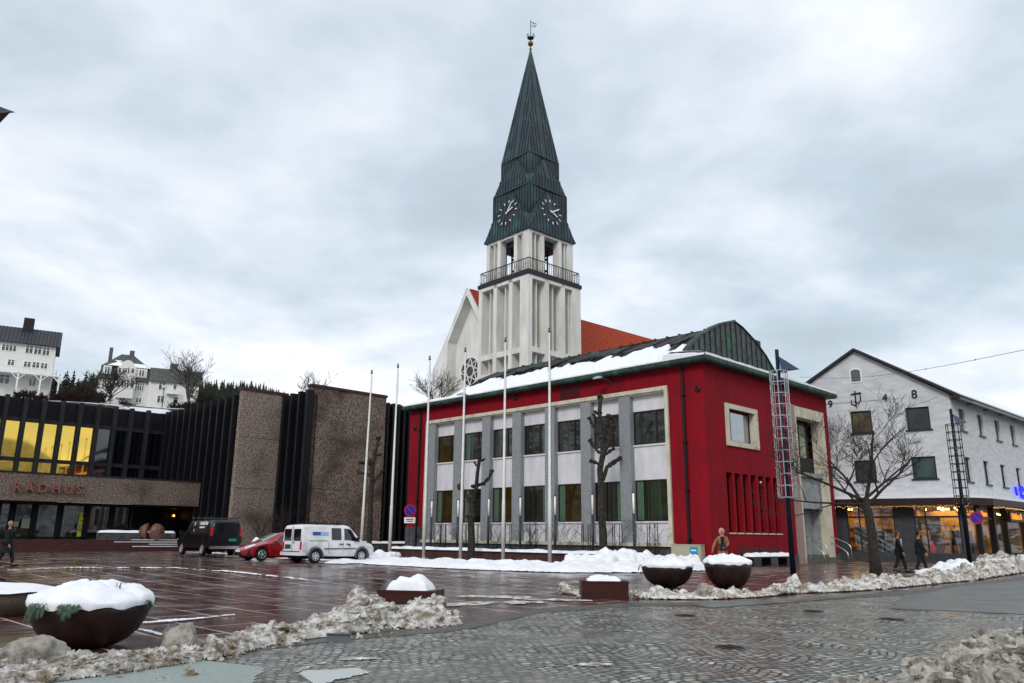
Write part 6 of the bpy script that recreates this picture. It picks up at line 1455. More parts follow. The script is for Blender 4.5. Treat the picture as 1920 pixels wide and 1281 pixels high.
# --- red hatchback
t = thing('parked_car', 'glossy red hatchback parked with its nose to the left behind the white van', 'car')
m_cr = M('car_red', '8e0a14', .25, coat=1); C = Car([
 (0, .45, .80, .98, .62, .70, .55), (.12, .30, .86, 1.10, .78, .84, .60), (.55, .26, .92, 1.24, .82, .87, .60), (1.3, .22, .92, 1.42, .83, .88, .60), (2.1, .20, .91, 1.46, .84, .88, .60), (2.6, .20, .90, 1.38, .84, .88, .58), (3.45, .20, .86, .98, .84, .88, .60), (3.6, .20, .84, .93, .84, .88, .62), (4.1, .22, .70, .80, .82, .86, .62), (4.4, .24, .58, .66, .70, .76, .55), (4.54, .30, .50, .55, .46, .52, .40)], (.75, 3.62), .32, .32)
C.body(t, m_cr); C.patch('side_window', t, m_cg, 1.0, 2.0, 4.15, 4.9, slant=(.3, 0)); C.patch('side_window', t, m_cg, 2.06, 3.15, 4.15, 4.9, slant=(0, -.6)); C.patch('windscreen', t, M('screen_glass', '6f7a7c', .05, ior=2.4), 2.66, 3.42, 6.05, 7.99)
C.patch('headlight', t, m_lens, 3.95, 4.42, 4.4, 5.6); 
mb = MB(); mb.box(4.38, 4.56, -.42, .42, .26, .42); mb.prism([(4.30,-.80,.52),(4.36,-.74,.24),(4.18,-.86,.24)], (.06,.03,0)); mb.prism([(4.30,.80,.52),(4.36,.74,.24),(4.18,.86,.24)], (.06,-.03,0)); mb.build('intake', m_blk, t)
MB().box(4.53, 4.56, -.26, .26, .44, .54).build('number_plate', m_plate_w, t)
for sd in (-1, 1): MB().ball((2.98, sd*.98, .98), .13, 10, rz=.09).build('mirror', m_cr, t, smooth=True)
mb = MB()
for sd in (-1, 1):
    for x in (2.03, 3.16): mb.box(x, x+.012, sd*.883, sd*.889, .36, .86)
mb.build('door_seam', m_blk, t); mb = MB(); mb.box(2.2, 2.4, .885, .91, .78, .82); mb.build('door_handle', M('chrome', 'c0c4c8', .2, metal=.9), t)
for w in C.xw:
    for sd in (-1, 1): wheel(t, w, sd*.86, .32, sd, m_steel, 5)
MB().box(.3, 4.2, -.6, .6, .15, .45).build('underbody', m_chs, t)
hd = radians(222); gx_, gy_ = -12.55, 41.2
place(t, (gx_-cos(hd)*3.62+sin(hd)*.86, gy_-sin(hd)*3.62-cos(hd)*.86), hd)
# --- black van
t = thing('parked_van', 'large black van with roof bars, white window lettering and green rear plate', 'van')
m_cb = M('van_black', '030406', .3, coat=.2, spec=.35, col2='05070a', ns=2); C = Car([
 (0, .55, 1.15, 1.92, .88, .95, .74), (.08, .48, 1.18, 2.02, .92, .98, .78), (.5, .45, 1.18, 2.06, .93, 1.0, .80), (3.6, .42, 1.18, 2.05, .93, 1.0, .79), (3.85, .42, 1.17, 2.0, .93, 1.0, .78), (4.55, .42, 1.12, 1.30, .93, .99, .78), (4.7, .42, 1.10, 1.20, .92, .98, .80), (5.45, .45, .98, 1.06, .88, .94, .78), (5.62, .5, .8, .9, .8, .86, .7)], (1.2, 4.62), .37, .37, 1.12)
C.body(t, m_cb); C.patch('side_window', t, m_cg, .45, 1.9, 4.1, 4.9); C.patch('side_window', t, m_cg, 2.0, 3.2, 4.1, 4.9); C.patch('side_window', t, m_cg, 3.3, 4.35, 4.1, 4.9, slant=(0, -.5)); C.patch('windscreen', t, m_cg, 3.95, 4.5, 6.1, 7.99)
mb = MB(); mb.box(-.012, -.002, .03, .70, 1.2, 1.85); mb.box(-.012, -.002, -.70, -.03, 1.2, 1.85); mb.build('rear_window', M('van_rear_glass', '070c12', .06, ior=1.5), t)
box('tail_light', m_tail, t, -.03, .08, -.93, -.80, 1.15, 1.58); box('tail_light', m_tail, t, -.03, .08, .80, .93, 1.15, 1.58)
mb = MB(); mb.box(-.03, 0, -.12, .12, 1.95, 2.0); mb.build('brake_light', m_tail, t)
MB().box(-.02, -.003, -.62, -.18, .86, 1.0).build('number_plate', m_plate_g, t); MB().box(-.2, .15, -.9, .9, .42, .58).build('bumper', M('chrome', 'c0c4c8', .2, metal=.9), t)
box('mirror', m_blk, t, 4.1, 4.3, 1.0, 1.25, 1.15, 1.45); box('mirror', m_blk, t, 4.1, 4.3, -1.25, -1.0, 1.15, 1.45)
C.patch('headlight', t, M('lamp_amber', 'b9b96a', .2), 5.3, 5.58, 3.6, 4.9)
mb = MB()
for x in (.5, 1.5, 2.5, 3.4): mb.bar((x,-.82,2.17), (x,.82,2.17), .04, .04); mb.bar((x,-.78,2.0), (x,-.78,2.2), .04); mb.bar((x,.78,2.0), (x,.78,2.2), .04); mb.ball((x,.8,2.22), .05, 6)
mb.tube([(.4,.78,2.16),(3.5,.78,2.16)], .02, 5); mb.tube([(.4,-.78,2.16),(3.5,-.78,2.16)], .02, 5); mb.build('roof_rack', m_dgr, t)
m_wl = M('lettering_white', 'e6e8ea', .5)
p = C.pt(1.85, 4.62, .03); 
for k, (s_, sz, dz) in enumerate((('Fotball Bar', .30, .28), ('selskapslokale', .15, .1), ('Servering', .26, -.16))): 
    text('lettering', s_, sz, m_wl, t, (1.88, C.pt(1.2, 4.5)[1]+.035, 1.5+dz), (pi/2-.23, 0, pi), .004, bold=.006)
text('lettering', 'B', .3, m_wl, t, (2.75, C.pt(1.2, 4.5)[1]+.035, 1.75), (pi/2-.23, 0, pi), .004); text('lettering', 'B', .22, m_wl, t, (2.8, C.pt(1.2, 4.5)[1]+.05, 1.4), (pi/2-.23, 0, pi), .004)
for w in C.xw:
    for sd in (-1, 1): wheel(t, w, sd*.93, .37, sd, m_steel, 6)
MB().box(.2, 5.3, -.6, .6, .3, .55).build('underbody', m_chs, t)
hd = radians(131); bx, by = -18.1, 47.6   # left rear wheel contact
place(t, (bx-cos(hd)*1.2+sin(hd)*.93, by-sin(hd)*1.2-cos(hd)*.93), hd, .35)
# ================================================================= PEOPLE
m_skin = M('skin', 'b9826a', .6, col2='a87058', ns=8)
def skin(name, chains, par, mt, sub=2, loc=None):
    """chains: list of lists of (x,y,z,r); first vertex of later chains may reuse an earlier point"""
    V, R, E_, idx = [], [], [], {}
    for ch in chains:
        prev = None
        for (x, y, z, r) in ch:
            k = (round(x, 4), round(y, 4), round(z, 4))
            if k not in idx: idx[k] = len(V); V.append((x, y, z)); R.append(r)
            if prev is not None: E_.append((prev, idx[k]))
            prev = idx[k]
    me = bpy.data.meshes.new(name); me.from_pydata(V, E_, []); o = bpy.data.objects.new(name, me); COL.objects.link(o); o.parent = par
    md = o.modifiers.new('skin', 'SKIN'); md.use_smooth_shade = True; md.branch_smoothing = .3
    for i, r in enumerate(R):
        sv_ = me.skin_vertices[0].data[i]; sv_.radius = (r, r) if not isinstance(r, tuple) else r
    me.skin_vertices[0].data[0].use_root = True
    s = o.modifiers.new('sub', 'SUBSURF'); s.levels = sub; s.render_levels = sub; me.materials.append(mt); return o
def person(lab, loc, heading, H=1.7, stride=.28, coat='15171d', trousers='14151a', hairc='8a8378', shoes='0c0c0e', hood=None, coat_len=.5, armL=None, armR=None, knit=None, bag=None, scale_w=1.0, skirt_r=.20, bun=False):
    """local axes: +x is the walking direction, +y the person's left"""
    k = H/1.75; o = thing('person', lab, 'person', loc, heading); s = k
    hip, sh, nk = .93*s, 1.43*s, 1.52*s
    fwd, bwd = stride*s, -stride*s
    def leg(sd, dx, lift=0):
        y = sd*.095*s; kn = dx*.55+.05*s
        return [(0, 0, hip, .115*s), (dx*.1, y, hip-.08*s, .09*s), (kn, y, hip-.46*s+lift*.3, .062*s), (dx, y*1.05, .10*s+lift, .042*s), (dx+.14*s, y*1.15, .045*s+lift*.6, .035*s)]
    def arm(sd, tgt):
        y = sd*.19*s*scale_w; a = tgt or (sd*-.12*s if False else 0)
        ex, ey, ez, hx, hy, hz = tgt if tgt else ((-.05 if sd > 0 else .08), sd*.27, 1.12, (.02 if sd > 0 else .18), sd*.27, .86)
        ex, ey, ez, hx, hy, hz = [q*s for q in (ex, ey, ez, hx, hy, hz)]
        base = [(0, 0, sh-.06*s, .13*s), (0, y, sh-.04*s, .062*s), (ex, ey, ez, .045*s), (hx, hy, hz, .03*s)]
        d = (Vector((hx, hy, hz))-Vector((ex, ey, ez))).normalized(); palm = Vector((hx, hy, hz))+d*.07*s
        ch = [base + [(palm.x, palm.y, palm.z, .028*s)]]; side = d.cross(Vector((0, 1, 0)))
        side = side.normalized() if side.length > .1 else Vector((1,0,0))
        for i, L in enumerate((.075, .085, .08, .06)):
            b0_ = palm+side*(i-1.5)*.02*s; c1_ = b0_+d*L*.5*s; c2_ = b0_+d*L*s+Vector((0,-sd*.02*s,0))
            ch.append([(palm.x, palm.y, palm.z, .028*s), (c1_.x, c1_.y, c1_.z, .009*s), (c2_.x, c2_.y, c2_.z, .007*s)])
        th = Vector((hx, hy, hz))+d*.03*s; tp = th+side*-.05*s+d*.03*s; ch.append([(hx, hy, hz, .03*s), (tp.x, tp.y, tp.z, .009*s), (tp.x+d.x*.03*s, tp.y, tp.z+d.z*.03*s, .008*s)])
        return base, ch
    bL, cL = arm(1, armL); bR, cR = arm(-1, armR)
    torso = [(0, 0, hip, .115*s), (0, 0, 1.12*s, .115*s), (0, 0, sh-.06*s, .13*s), (.01*s, 0, nk, .052*s), (.02*s, 0, nk+.06*s, .055*s), (.03*s, 0, nk+.15*s, .095*s), (.025*s, 0, nk+.225*s, .07*s)]
    body = skin('body', [torso, leg(1, fwd), leg(-1, bwd, .03*s)] + cL + cR, o, m_skin)
    # face: nose, ears, eyes, mouth on the head
    hc = Vector((.03*s, 0, nk+.15*s)); mb = MB(); mb.ball((hc.x+.10*s, 0, hc.z-.01), .016*s, 6, rz=.028*s); mb.ball((hc.x, .092*s, hc.z), .018*s, 6, rz=.03*s); mb.ball((hc.x, -.092*s, hc.z), .018*s, 6, rz=.03*s); mb.build('nose_and_ears', m_skin, o, smooth=True)
    mb = MB(); mb.ball((hc.x+.088*s, .032*s, hc.z+.018*s), .011*s, 6); mb.ball((hc.x+.088*s, -.032*s, hc.z+.018*s), .011*s, 6); mb.box(hc.x+.082*s, hc.x+.094*s, -.022*s, .022*s, hc.z-.055*s, hc.z-.047*s); mb.build('eyes_and_mouth', M('eye_dark', '2a1714', .5), o)
    if hood:
        mb = MB(); mb.ball((hc.x-.015*s, 0, hc.z+.01), .125*s, 12, rz=.15*s, jit=.05); hb = mb.build('knit_hat', M('hat_'+hood, hood, .9), o, smooth=True)
        for v in hb.data.vertices:
            if v.co.x > hc.x+.045*s and v.co.z < hc.z+.075*s: v.co.x = hc.x+.04*s
    else:
        mb = MB(); mb.ball((hc.x-.022*s, 0, hc.z+.035*s), .102*s, 12, rz=.105*s, jit=.08); hb = mb.build('hair', M('hair_'+hairc, hairc, .85), o, smooth=True)
        for v in hb.data.vertices:
            if v.co.x > hc.x+.03*s and v.co.z < hc.z+.06*s: v.co.x = hc.x+.02*s
        if bun: MB().ball((hc.x-.11*s, 0, hc.z-.04*s), .06*s, 8, rz=.1*s).build('hair', MATS['hair_'+hairc], o, smooth=True)
    tr = skin('trousers', [[(x, y, z, r+.022*s) for x, y, z, r in leg(1, fwd)[:4]], [(x, y, z, r+.022*s) for x, y, z, r in leg(-1, bwd, .03*s)[:4]]], o, M('cloth_'+trousers, trousers, .9))
    mb = MB()
    for l_ in (leg(1, fwd), leg(-1, bwd, .03*s)):
        a, b = Vector(l_[3][:3]), Vector(l_[4][:3]); mb.tube([a+Vector((-.07*s,0,-.045*s)), a+Vector((.02*s,0,-.04*s)), b+Vector((.03*s,0,-.005*s)), b+Vector((.09*s,0,-.012*s))], [.04*s,.055*s,.045*s,.02*s], 8)
    mb.build('shoe', M('shoe_'+shoes, shoes, .5), o, smooth=True)
    mc = M('cloth_'+coat, coat, .9, bump=.2, bs=30); zc = hip-coat_len*s
    cc = [[(0, 0, hip, .15*s), (0, 0, 1.15*s, .15*s), (0, 0, sh-.06*s, .155*s), (0, 0, nk-.02*s, .085*s)]]
    for b in (bL, bR): cc.append([(b[0][0], b[0][1], b[0][2], .155*s)] + [(x, y, z, r+.026*s) for x, y, z, r in b[1:]])
    co = skin('coat', cc, o, mc)
    if coat_len > 0:
        mb = MB(); n_ = 6; mb_rings = [(.155*s+(skirt_r*s-.155*s)*i/n_, hip+.12*s-(coat_len+.12)*s*i/n_) for i in range(n_+1)]; vs = []
        for r, z in mb_rings:
            for j in range(20): a = 2*pi*j/20; rr = r*(1+.05*sin(a*5+z*9)); vs.append((rr*cos(a)*1.05, rr*sin(a), z))
        mb.add(vs, [(i*20+j, i*20+(j+1) % 20, (i+1)*20+(j+1) % 20, (i+1)*20+j) for i in range(n_) for j in range(20)]); mb.build('coat_skirt', mc, co, smooth=True)
    if knit: mb = MB(); mb.box(.10*s, .168*s, -.07*s, .07*s, 1.0*s, nk-.06*s); mb.build('scarf_front', M('cloth_'+knit, knit, .9), o, smooth=True)
    if bag: mb = MB(); mb.box(.15*s, .27*s, -.15*s, .13*s, .88*s, 1.12*s); bg_ = mb.build('shoulder_bag', M('bag_'+bag, bag, .6), o); MB().tube([(.2*s,-.1*s,1.1*s),(.17*s,.05*s,1.3*s),(.02*s,.16*s,1.5*s)], .014*s, 5).build('strap', m_blk, bg_)
    return o
g = G(20, 1062); person('man in a long dark overcoat with grey hair walking right at the left edge', (g.x-.28, g.y, g.z), radians(10), 1.74, .26, '0e1118', '14161c', '8c857c', coat_len=.40, skirt_r=.24)
wz = D(1353, 1000, 34.6); person('woman in a tan coat and pale pink knit hat with a dark shoulder bag', (wz.x, 34.6, gz(wz.x, 34.6)), radians(-100), 1.70, .06, '8a6a48', '4a2a1c', hood='c99a8c', coat_len=.38, knit='17130f', bag='0d0f1c', armL=(.05, .26, 1.12, .22, .10, 1.02), armR=(-.02, -.34, 1.10, .02, -.42, .88), skirt_r=.25)
g = G(1690, 1073); person('woman in an open black coat over a pale top walking before the shop', (g.x-.02, g.y, g.z), radians(-25), 1.66, .24, '0c0c10', '16171b', '5a3a28', coat_len=.18, knit='a9b3c4', bun=True)
g = G(1724, 1074); person('person in a dark hooded jacket and white shoes walking beside her', (g.x-.05, g.y-.3, g.z), radians(-10), 1.66, .26, '0b1218', '0f1014', '120e0c', shoes='cfcfcf', coat_len=.16, skirt_r=.2)
g = SB.w(12.9, -2.4, .3); person('person in black standing by the clothes racks at the right edge', g, radians(190), 1.7, .05, '0a0a0d', '0c0c10', '2a2320', coat_len=.25)
# ================================================================= SNOW
def snow_mat(name, base, dirt, amt, grain=.6, patch=0):
    m = bpy.data.materials.new(name); m.use_nodes = True; n = m.node_tree.nodes; l = m.node_tree.links.new; b = n['Principled BSDF']
    t = n.new('ShaderNodeTexCoord')
    def N(sc, de, lo, hi, ro=.6):
        z = n.new('ShaderNodeTexNoise'); z.inputs['Scale'].default_value = sc; z.inputs['Detail'].default_value = de; z.inputs['Roughness'].default_value = ro; l(t.outputs['Object'], z.inputs[0])
        r = n.new('ShaderNodeMapRange'); r.inputs[1].default_value = lo; r.inputs[2].default_value = hi; l(z.outputs[0], r.inputs[0]); return r.outputs[0]
    x = n.new('ShaderNodeMixRGB'); x.inputs[1].default_value = rgb(base); x.inputs[2].default_value = rgb(dirt)
    k = n.new('ShaderNodeMath'); k.operation = 'MULTIPLY'; k.inputs[1].default_value = amt; l(N(4.2, 8, .42, .60, .75), k.inputs[0]); l(k.outputs[0], x.inputs[0])
    x2 = n.new('ShaderNodeMixRGB'); x2.inputs[2].default_value = rgb('2c2722'); k2 = n.new('ShaderNodeMath'); k2.operation = 'MULTIPLY'; k2.inputs[1].default_value = amt; l(N(38, 5, .62, .70, .7), k2.inputs[0]); l(k2.outputs[0], x2.inputs[0]); l(x.outputs[0], x2.inputs[1])
    if patch:
        x3 = n.new('ShaderNodeMixRGB'); x3.inputs[2].default_value = rgb('5f5040'); k3 = n.new('ShaderNodeMath'); k3.operation = 'MULTIPLY'; k3.inputs[1].default_value = .5; l(N(1.3, 8, .53, .62, .75), k3.inputs[0]); l(k3.outputs[0], x3.inputs[0]); l(x2.outputs[0], x3.inputs[1]); x2 = x3
    l(x2.outputs[0], b.inputs['Base Color']); b.inputs['Roughness'].default_value = .6
    bp = n.new('ShaderNodeBump'); bp.inputs['Strength'].default_value = grain; bp.inputs['Distance'].default_value = .02; l(N(45, 5, .2, .8, .75), bp.inputs['Height']); l(bp.outputs[0], b.inputs['Normal']); return m
m_dirty = snow_mat('snow_dirty', 'ecebe8', '81715a', 1.0, 1, 1); m_dirty2 = snow_mat('snow_very_dirty', 'b9b5ac', '5f574b', .95); m_clean = snow_mat('snow_ploughed_clean', 'eff1f5', 'c9ccd0', .35, .5)
def lumps(x, y, cell, seed):
    """overlapping rounded clods: highest sphere cap around this point"""
    ix, iy = math.floor(x/cell), math.floor(y/cell); h = 0
    for a in (-1, 0, 1):
        for b in (-1, 0, 1):
            cx_, cy_ = ix+a, iy+b; v = noise.cell_vector(Vector((cx_+seed*13.7, cy_-seed*5.1, seed)))
            px_, py_ = (cx_+v.x)*cell, (cy_+v.y)*cell; r = cell*(.35+.75*v.z); sq = noise.cell(Vector((cx_*1.0+.5, cy_*1.0+.5, seed+9)))
            dx, dy = x-px_, y-py_; an = sq*3; dx, dy = dx*cos(an)-dy*sin(an), (dx*sin(an)+dy*cos(an))*1.35
            d2 = dx*dx+dy*dy
            if d2 < r*r: h = max(h, sqrt(r*r-d2)*(.55+.6*abs(sq)))
    return h
def ridge(name, pts, step, mt, seed, cell=.2, lump=.75, lab=None, sm=True, rough=1.0, clods=0, crad=.1):
    """snow bank along a ground path: pts (x, y, half width, height)"""
    xs = [p[0] for p in pts]; ys = [p[1] for p in pts]; W = max(p[2] for p in pts)
    x0, x1, y0, y1 = min(xs)-W-.2, max(xs)+W+.2, min(ys)-W-.2, max(ys)+W+.2
    nx, ny = int((x1-x0)/step)+1, int((y1-y0)/step)+1; X = x0+np.arange(nx+1)*step; Y = y0+np.arange(ny+1)*step; GX, GY_ = np.meshgrid(X, Y, indexing='ij')
    F = np.zeros_like(GX); Hh = np.zeros_like(GX)
    for a, b in zip(pts[:-1], pts[1:]):
        dx, dy = b[0]-a[0], b[1]-a[1]; L2 = dx*dx+dy*dy+1e-9; t = np.clip(((GX-a[0])*dx+(GY_-a[1])*dy)/L2, 0, 1); d = np.hypot(GX-a[0]-t*dx, GY_-a[1]-t*dy); w = a[2]+(b[2]-a[2])*t; hh = a[3]+(b[3]-a[3])*t
        f = np.clip(1-(d/w)**2, 0, 1); better = f*hh > F*Hh; F = np.where(better, f, F); Hh = np.where(better, hh, Hh)
    vs = []; idx = -np.ones(GX.shape, int); HT = {}
    for i in range(nx+1):
        for j in range(ny+1):
            f = F[i, j]
            if f <= 0: continue
            x, y = X[i], Y[j]; f2 = f*(1+.55*noise.noise(Vector((x*2.2, y*2.2, seed)))*rough)
            if rough > 1.5: f2 = f*(1+.5*noise.noise(Vector((x*5, y*5, seed)))) - .42 + 1.5*noise.noise(Vector((x*1.9, y*1.9, seed+2)))
            if f2 < .06: continue
            wx, wy = x+.05*noise.noise(Vector((x*6, y*6, 1))), y+.05*noise.noise(Vector((x*6, y*6, 2)))
            l1 = lumps(wx, wy, cell, seed); l2 = lumps(wx, wy, cell*.42, seed+3); l0 = lumps(wx, wy, cell*2.0, seed+6)
            e = min(1, (f2-.06)*3.2); mk = min(1.25, max(.12, .55+1.7*noise.noise(Vector((x*1.15, y*1.15, seed+20)))))
            h = Hh[i, j]*(f2**.75)*.72*(.8+.35*noise.noise(Vector((x*1.4, y*1.4, seed+4)))) + e*lump*mk*(l0*.75*min(1, Hh[i,j]*2.2) + l1*.5 + l2*.4)*(.55+Hh[i, j]) + .012*noise.noise(Vector((x*30, y*30, 0)))
            idx[i, j] = len(vs); vs.append((x, y, gz(x, y) + .022 + max(.0, h)*e))
    fs = []
    for i in range(nx):
        for j in range(ny):
            q = (idx[i, j], idx[i+1, j], idx[i+1, j+1], idx[i, j+1])
            if min(q) >= 0: fs.append(tuple(int(k) for k in q))
    nsm = len(fs)
    if clods:           # loose frozen clods tumbled over and beside the bank
        rg = random.Random(seed*7); cb = MB(); base_n = len(vs)
        for q in range(clods):
            if rg.random() < .78: p = vs[rg.randrange(base_n)]; x, y, z = p
            else:
                p = vs[rg.randrange(base_n)]; x, y = p[0]+rg.gauss(0, W*.35), p[1]+rg.gauss(0, W*.35); z = gz(x, y)+.02
            if noise.noise(Vector((x*1.15, y*1.15, seed+20))) < rg.uniform(-.35, .1): continue
            r = crad*(.22+.9*rg.random()**3.2); r *= .6+min(1, .5+.8*(z-gz(x, y))/max(.1, max(p_[3] for p_ in pts)))*.5
            sx, sy, sz = rg.uniform(.7, 1.35), rg.uniform(.7, 1.2), rg.uniform(.55, .95); an = rg.uniform(0, pi); ca, sa = cos(an), sin(an); k = 5; n7 = 8; L = []
            for a_ in range(k+1):
                th = pi*a_/k
                for b_ in range(n7):
                    ph = 2*pi*b_/n7; d = Vector((sin(th)*cos(ph), sin(th)*sin(ph), -cos(th))); f = 1+.9*noise.noise(d*1.5+Vector((q*1.7, seed, 0)))
                    X_, Y_ = d.x*r*sx*f, d.y*r*sy*f; L.append((x+X_*ca-Y_*sa, y+X_*sa+Y_*ca, z+r*sz*.25+d.z*r*sz*f))
            b0 = len(vs); vs += L; fs += [tuple(b0+v for v in (i*n7+j, i*n7+(j+1) % n7, (i+1)*n7+(j+1) % n7, (i+1)*n7+j)) for i in range(k) for j in range(n7)]
    me = bpy.data.meshes.new(name); me.from_pydata(vs, [], fs); me.materials.append(mt)
    if sm: me.polygons.foreach_set('use_smooth', [True]*nsm+[False]*(len(fs)-nsm))
    o = bpy.data.objects.new(name, me); COL.objects.link(o); return tag(o, lab, None, None, 'stuff')
def gp(px, py, w, h): p = G(px, py); return (p.x, p.y, w, h)
def gd(px, Y, w, h): p = D(px, 1010, Y); return (p.x, Y, w, h)
# dirty bank along the street, left part
ridge('snow_bank', [gp(-60,1285,.5,.16), gp(60,1275,.5,.16), gp(180,1262,.42,.12), gp(300,1246,.36,.10), gp(400,1228,.36,.12), gp(470,1212,.36,.15), gp(560,1196,.42,.22), gp(640,1186,.55,.34), gp(700,1172,.75,.56), gp(745,1172,.75,.50), gp(790,1172,.6,.34), gp(835,1172,.35,.16)], .024, m_dirty, 2, .17, 1.0, 'dirty ploughed snow bank along the near edge of the square', clods=2400, crad=.085)
ridge('snow_bank', [gp(1060,1112,.3,.08), gp(1120,1120,.35,.12), gp(1180,1120,.5,.10), gp(1240,1122,.65,.18), gp(1320,1122,.6,.14), gp(1400,1119,.5,.10), gp(1470,1112,.5,.16), gp(1560,1108,.55,.14), gp(1640,1102,.6,.22), gp(1720,1094,.6,.22), gp(1800,1086,.65,.3), gp(1870,1076,.7,.5), gp(1960,1066,.5,.3), gp(2100,1056,.5,.3)], .045, m_dirty, 5, .26, 1.0, 'dirty ploughed snow bank before the bowl planters and shop', clods=2200, crad=.11)
ridge('snow_bank', [gp(1600,1345,.4,.12), gp(1720,1310,.45,.18), gp(1810,1278,.5,.24), gp(1890,1252,.55,.3), gp(1970,1226,.7,.4), gp(2080,1200,.8,.45)], .022, m_dirty2, 8, .19, 1.1, 'grey clods of snow in the near right corner of the street', clods=1500, crad=.12)
ridge('snow_field', [gp(640,1057,.9,.12), gp(700,1053,1.8,.2), gp(780,1058,2.6,.26), gp(870,1062,2.6,.28), gp(960,1065,2.5,.3), gp(1060,1068,2.2,.3), gp(1160,1069,1.9,.3), gp(1270,1068,1.5,.2)], .09, m_clean, 11, .6, .25, 'clean trodden snow around the feet of the flagpoles', rough=.5)
ridge('snow_heap', [gp(1070,1066,.9,.3), gp(1120,1062,1.5,.62), gp(1170,1060,1.8,.72), gp(1225,1060,1.7,.6), gp(1265,1060,1.3,.55), gp(1295,1066,.8,.2)], .06, m_clean, 13, .42, .45, 'big white ploughed heap of snow at the right end of the facade')
ridge('snow_heap', [gp(1748,1078,.7,.25), gp(1790,1076,.9,.55), gp(1830,1076,.8,.45), gp(1850,1076,.5,.3)], .05, m_clean, 15, .35, .5, 'flat white heap of snow below the shop corner window')
ridge('snow_heap', [gp(1850,1072,.5,.4), gp(1880,1070,.7,.75), gp(1905,1073,.5,.4)], .045, m_dirty2, 17, .3, 1.0, 'brown heap of old snow at the shop corner')
ridge('snow_heap', [gp(-80,1150,1.2,.18), gp(0,1140,.8,.14), gp(40,1136,.3,.06)], .05, m_clean, 19, .4, .4, 'smooth snow below the round planter at the left edge')
ridge('snow_heap', [gd(702,46,.7,.25), gd(722,48,.9,.5), gd(737,49,.6,.3)], .06, m_clean, 21, .35, .6, 'white heap of snow right of the white van')
ridge('snow_heap', [gd(478,54,1.0,.2), gd(495,54,1.3,.95), gd(512,54,.9,.3)], .1, m_clean, 22, .5, .5, 'white heap of snow behind the red car')
ridge('slush_strip', [gp(-40,1073,.12,.03), gp(120,1066,.10,.03), gp(330,1066,.12,.03), gp(440,1074,.14,.04), gp(560,1087,.12,.04), gp(600,1091,.06,.02)], .03, m_clean, 23, .15, .3, 'thin line of melting snow along a joint in the square', rough=2.6)
ridge('slush_strip', [gp(255,1172,.05,.02), gp(330,1166,.14,.03), gp(410,1157,.10,.03), gp(440,1155,.04,.02)], .02, m_clean, 24, .1, .3, 'short smear of melting snow on the slabs beside the near bowl', rough=2.4)
ridge('slush_strip', [gp(240,1178,.03,.02), gp(285,1188,.06,.03), gp(320,1200,.08,.03)], .02, m_clean, 25, .1, .3, 'slush line running from the near bowl to the snow boulder', rough=2.2)
ridge('slush_strip', [gp(840,1136,.45,.03), gp(900,1133,.55,.035), gp(1000,1131,.45,.03)], .035, m_dirty, 26, .12, .12, 'flat slush at the edge of the square beside the near steel box', rough=1.9)
ridge('slush_strip', [gp(880,1119,.5,.03), gp(960,1122,.65,.03), gp(1040,1126,.45,.03), gp(1090,1128,.3,.02)], .035, m_dirty, 27, .12, .12, 'second flat tongue of slush beyond the puddle', rough=1.9)
ridge('slush_strip', [gp(350,1036,.2,.03), gp(450,1040,.4,.06), gp(560,1050,.5,.06), gp(640,1052,.6,.08)], .06, m_clean, 28, .25, .4, 'old snow lying under and between the parked cars')
ridge('slush_strip', [gp(560,1262,.10,.03), gp(620,1240,.12,.02), gp(700,1238,.1,.02)], .02, m_dirty, 29, .08, .3, 'slush smear on the cobbles below the dirty bank', rough=2)
ridge('slush_strip', [gp(1040,1252,.12,.02), gp(1110,1250,.16,.03), gp(1140,1250,.08,.02)], .02, m_dirty, 30, .08, .3, 'small slush patch in the middle of the cobbled street', rough=2)
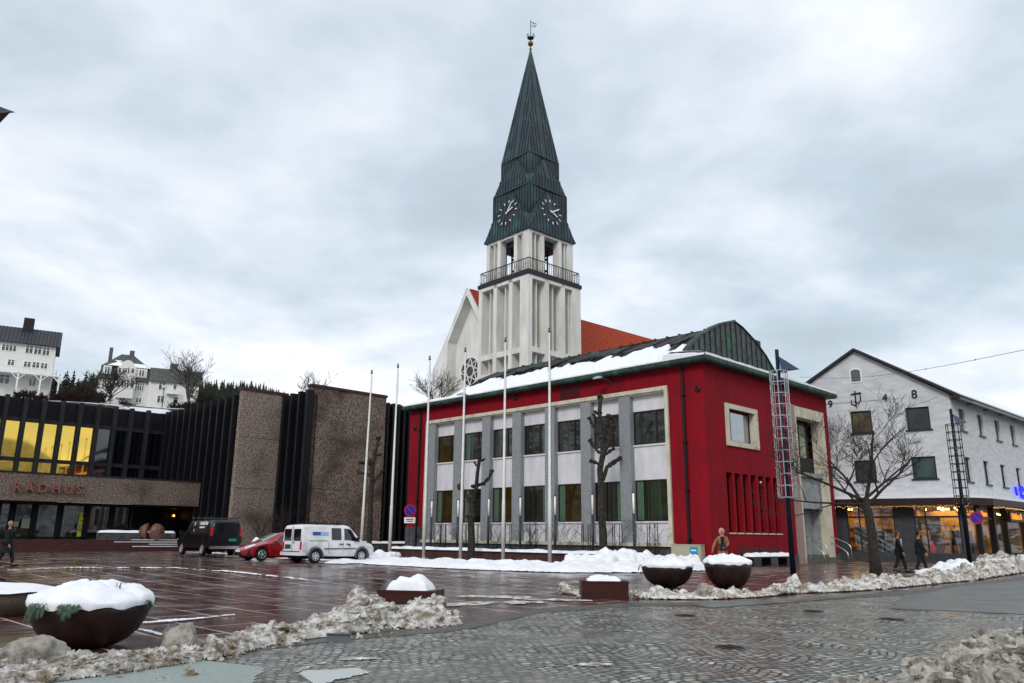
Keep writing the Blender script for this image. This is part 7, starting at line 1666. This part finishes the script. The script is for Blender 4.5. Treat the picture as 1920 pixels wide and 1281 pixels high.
# big lumps
def boulder(px, py, r, lab, seed, mt, sy=1, sz=1.0):
    b = G(px, py); mb = MB(); n_ = 34; k = 22; vs = []
    for i in range(k+1):
        a = pi*i/k
        for j in range(n_):
            t_ = 2*pi*j/n_; q = Vector((sin(a)*cos(t_), sin(a)*sin(t_), -cos(a))); f = 1+.35*noise.noise(q*1.1+Vector((seed,0,0)))+.14*noise.noise(q*3.2+Vector((0,seed,0)))+.05*noise.noise(q*9+Vector((0,0,seed)))
            vs.append((q.x*r*f, q.y*r*f*sy, max(-.02, r*sz*.78+q.z*r*f*sz)))
    mb.add(vs, [(i*n_+j, i*n_+(j+1) % n_, (i+1)*n_+(j+1) % n_, (i+1)*n_+j) for i in range(k) for j in range(n_)]); o = mb.build('snow_boulder', mt, smooth=True, loc=b); tag(o, lab, 'snow boulder', 'frozen boulders of dirty snow'); return o
m_bould = snow_mat('snow_boulder', 'a5a096', '55504a', .95)
boulder(336, 1236, .24, 'upright frozen snow boulder standing right of the near bowl planter', 3, m_bould, .9, 1.05)
boulder(52, 1262, .36, 'wide angular frozen snow boulder below the near bowl planter at the left', 5, m_bould, .9, .62)
boulder(1490, 1100, .2, 'round snow lump at the foot of the mast before the red building', 7, snow_mat('snow_lump', 'd9d8d4', '99948a', .6), 1, 1.1)
boulder(1322, 1123, .26, 'round dirty snow lump under the deeper bowl planter', 9, m_bould, 1, .9)
boulder(1880, 1068, .42, 'large brown frozen snow lump at the shop corner', 12, m_bould, 1, .9)
# lettering: turn the text objects into plain meshes
bpy.context.view_layer.update(); dg = bpy.context.evaluated_depsgraph_get(); done = []
for o, width in TEXTS:
    me = bpy.data.meshes.new_from_object(o.evaluated_get(dg)); me.name = o.name
    if width:
        k = width/max(v.co.x for v in me.vertices)
        for v in me.vertices: v.co.x *= k
    done.append((o, me))
for o, me in done:
    nm = o.name; n_ = bpy.data.objects.new(nm.split('.')[0], me); COL.objects.link(n_); n_.parent = o.parent; n_.location = o.location; n_.rotation_euler = o.rotation_euler
for o, me in done: bpy.data.objects.remove(o)
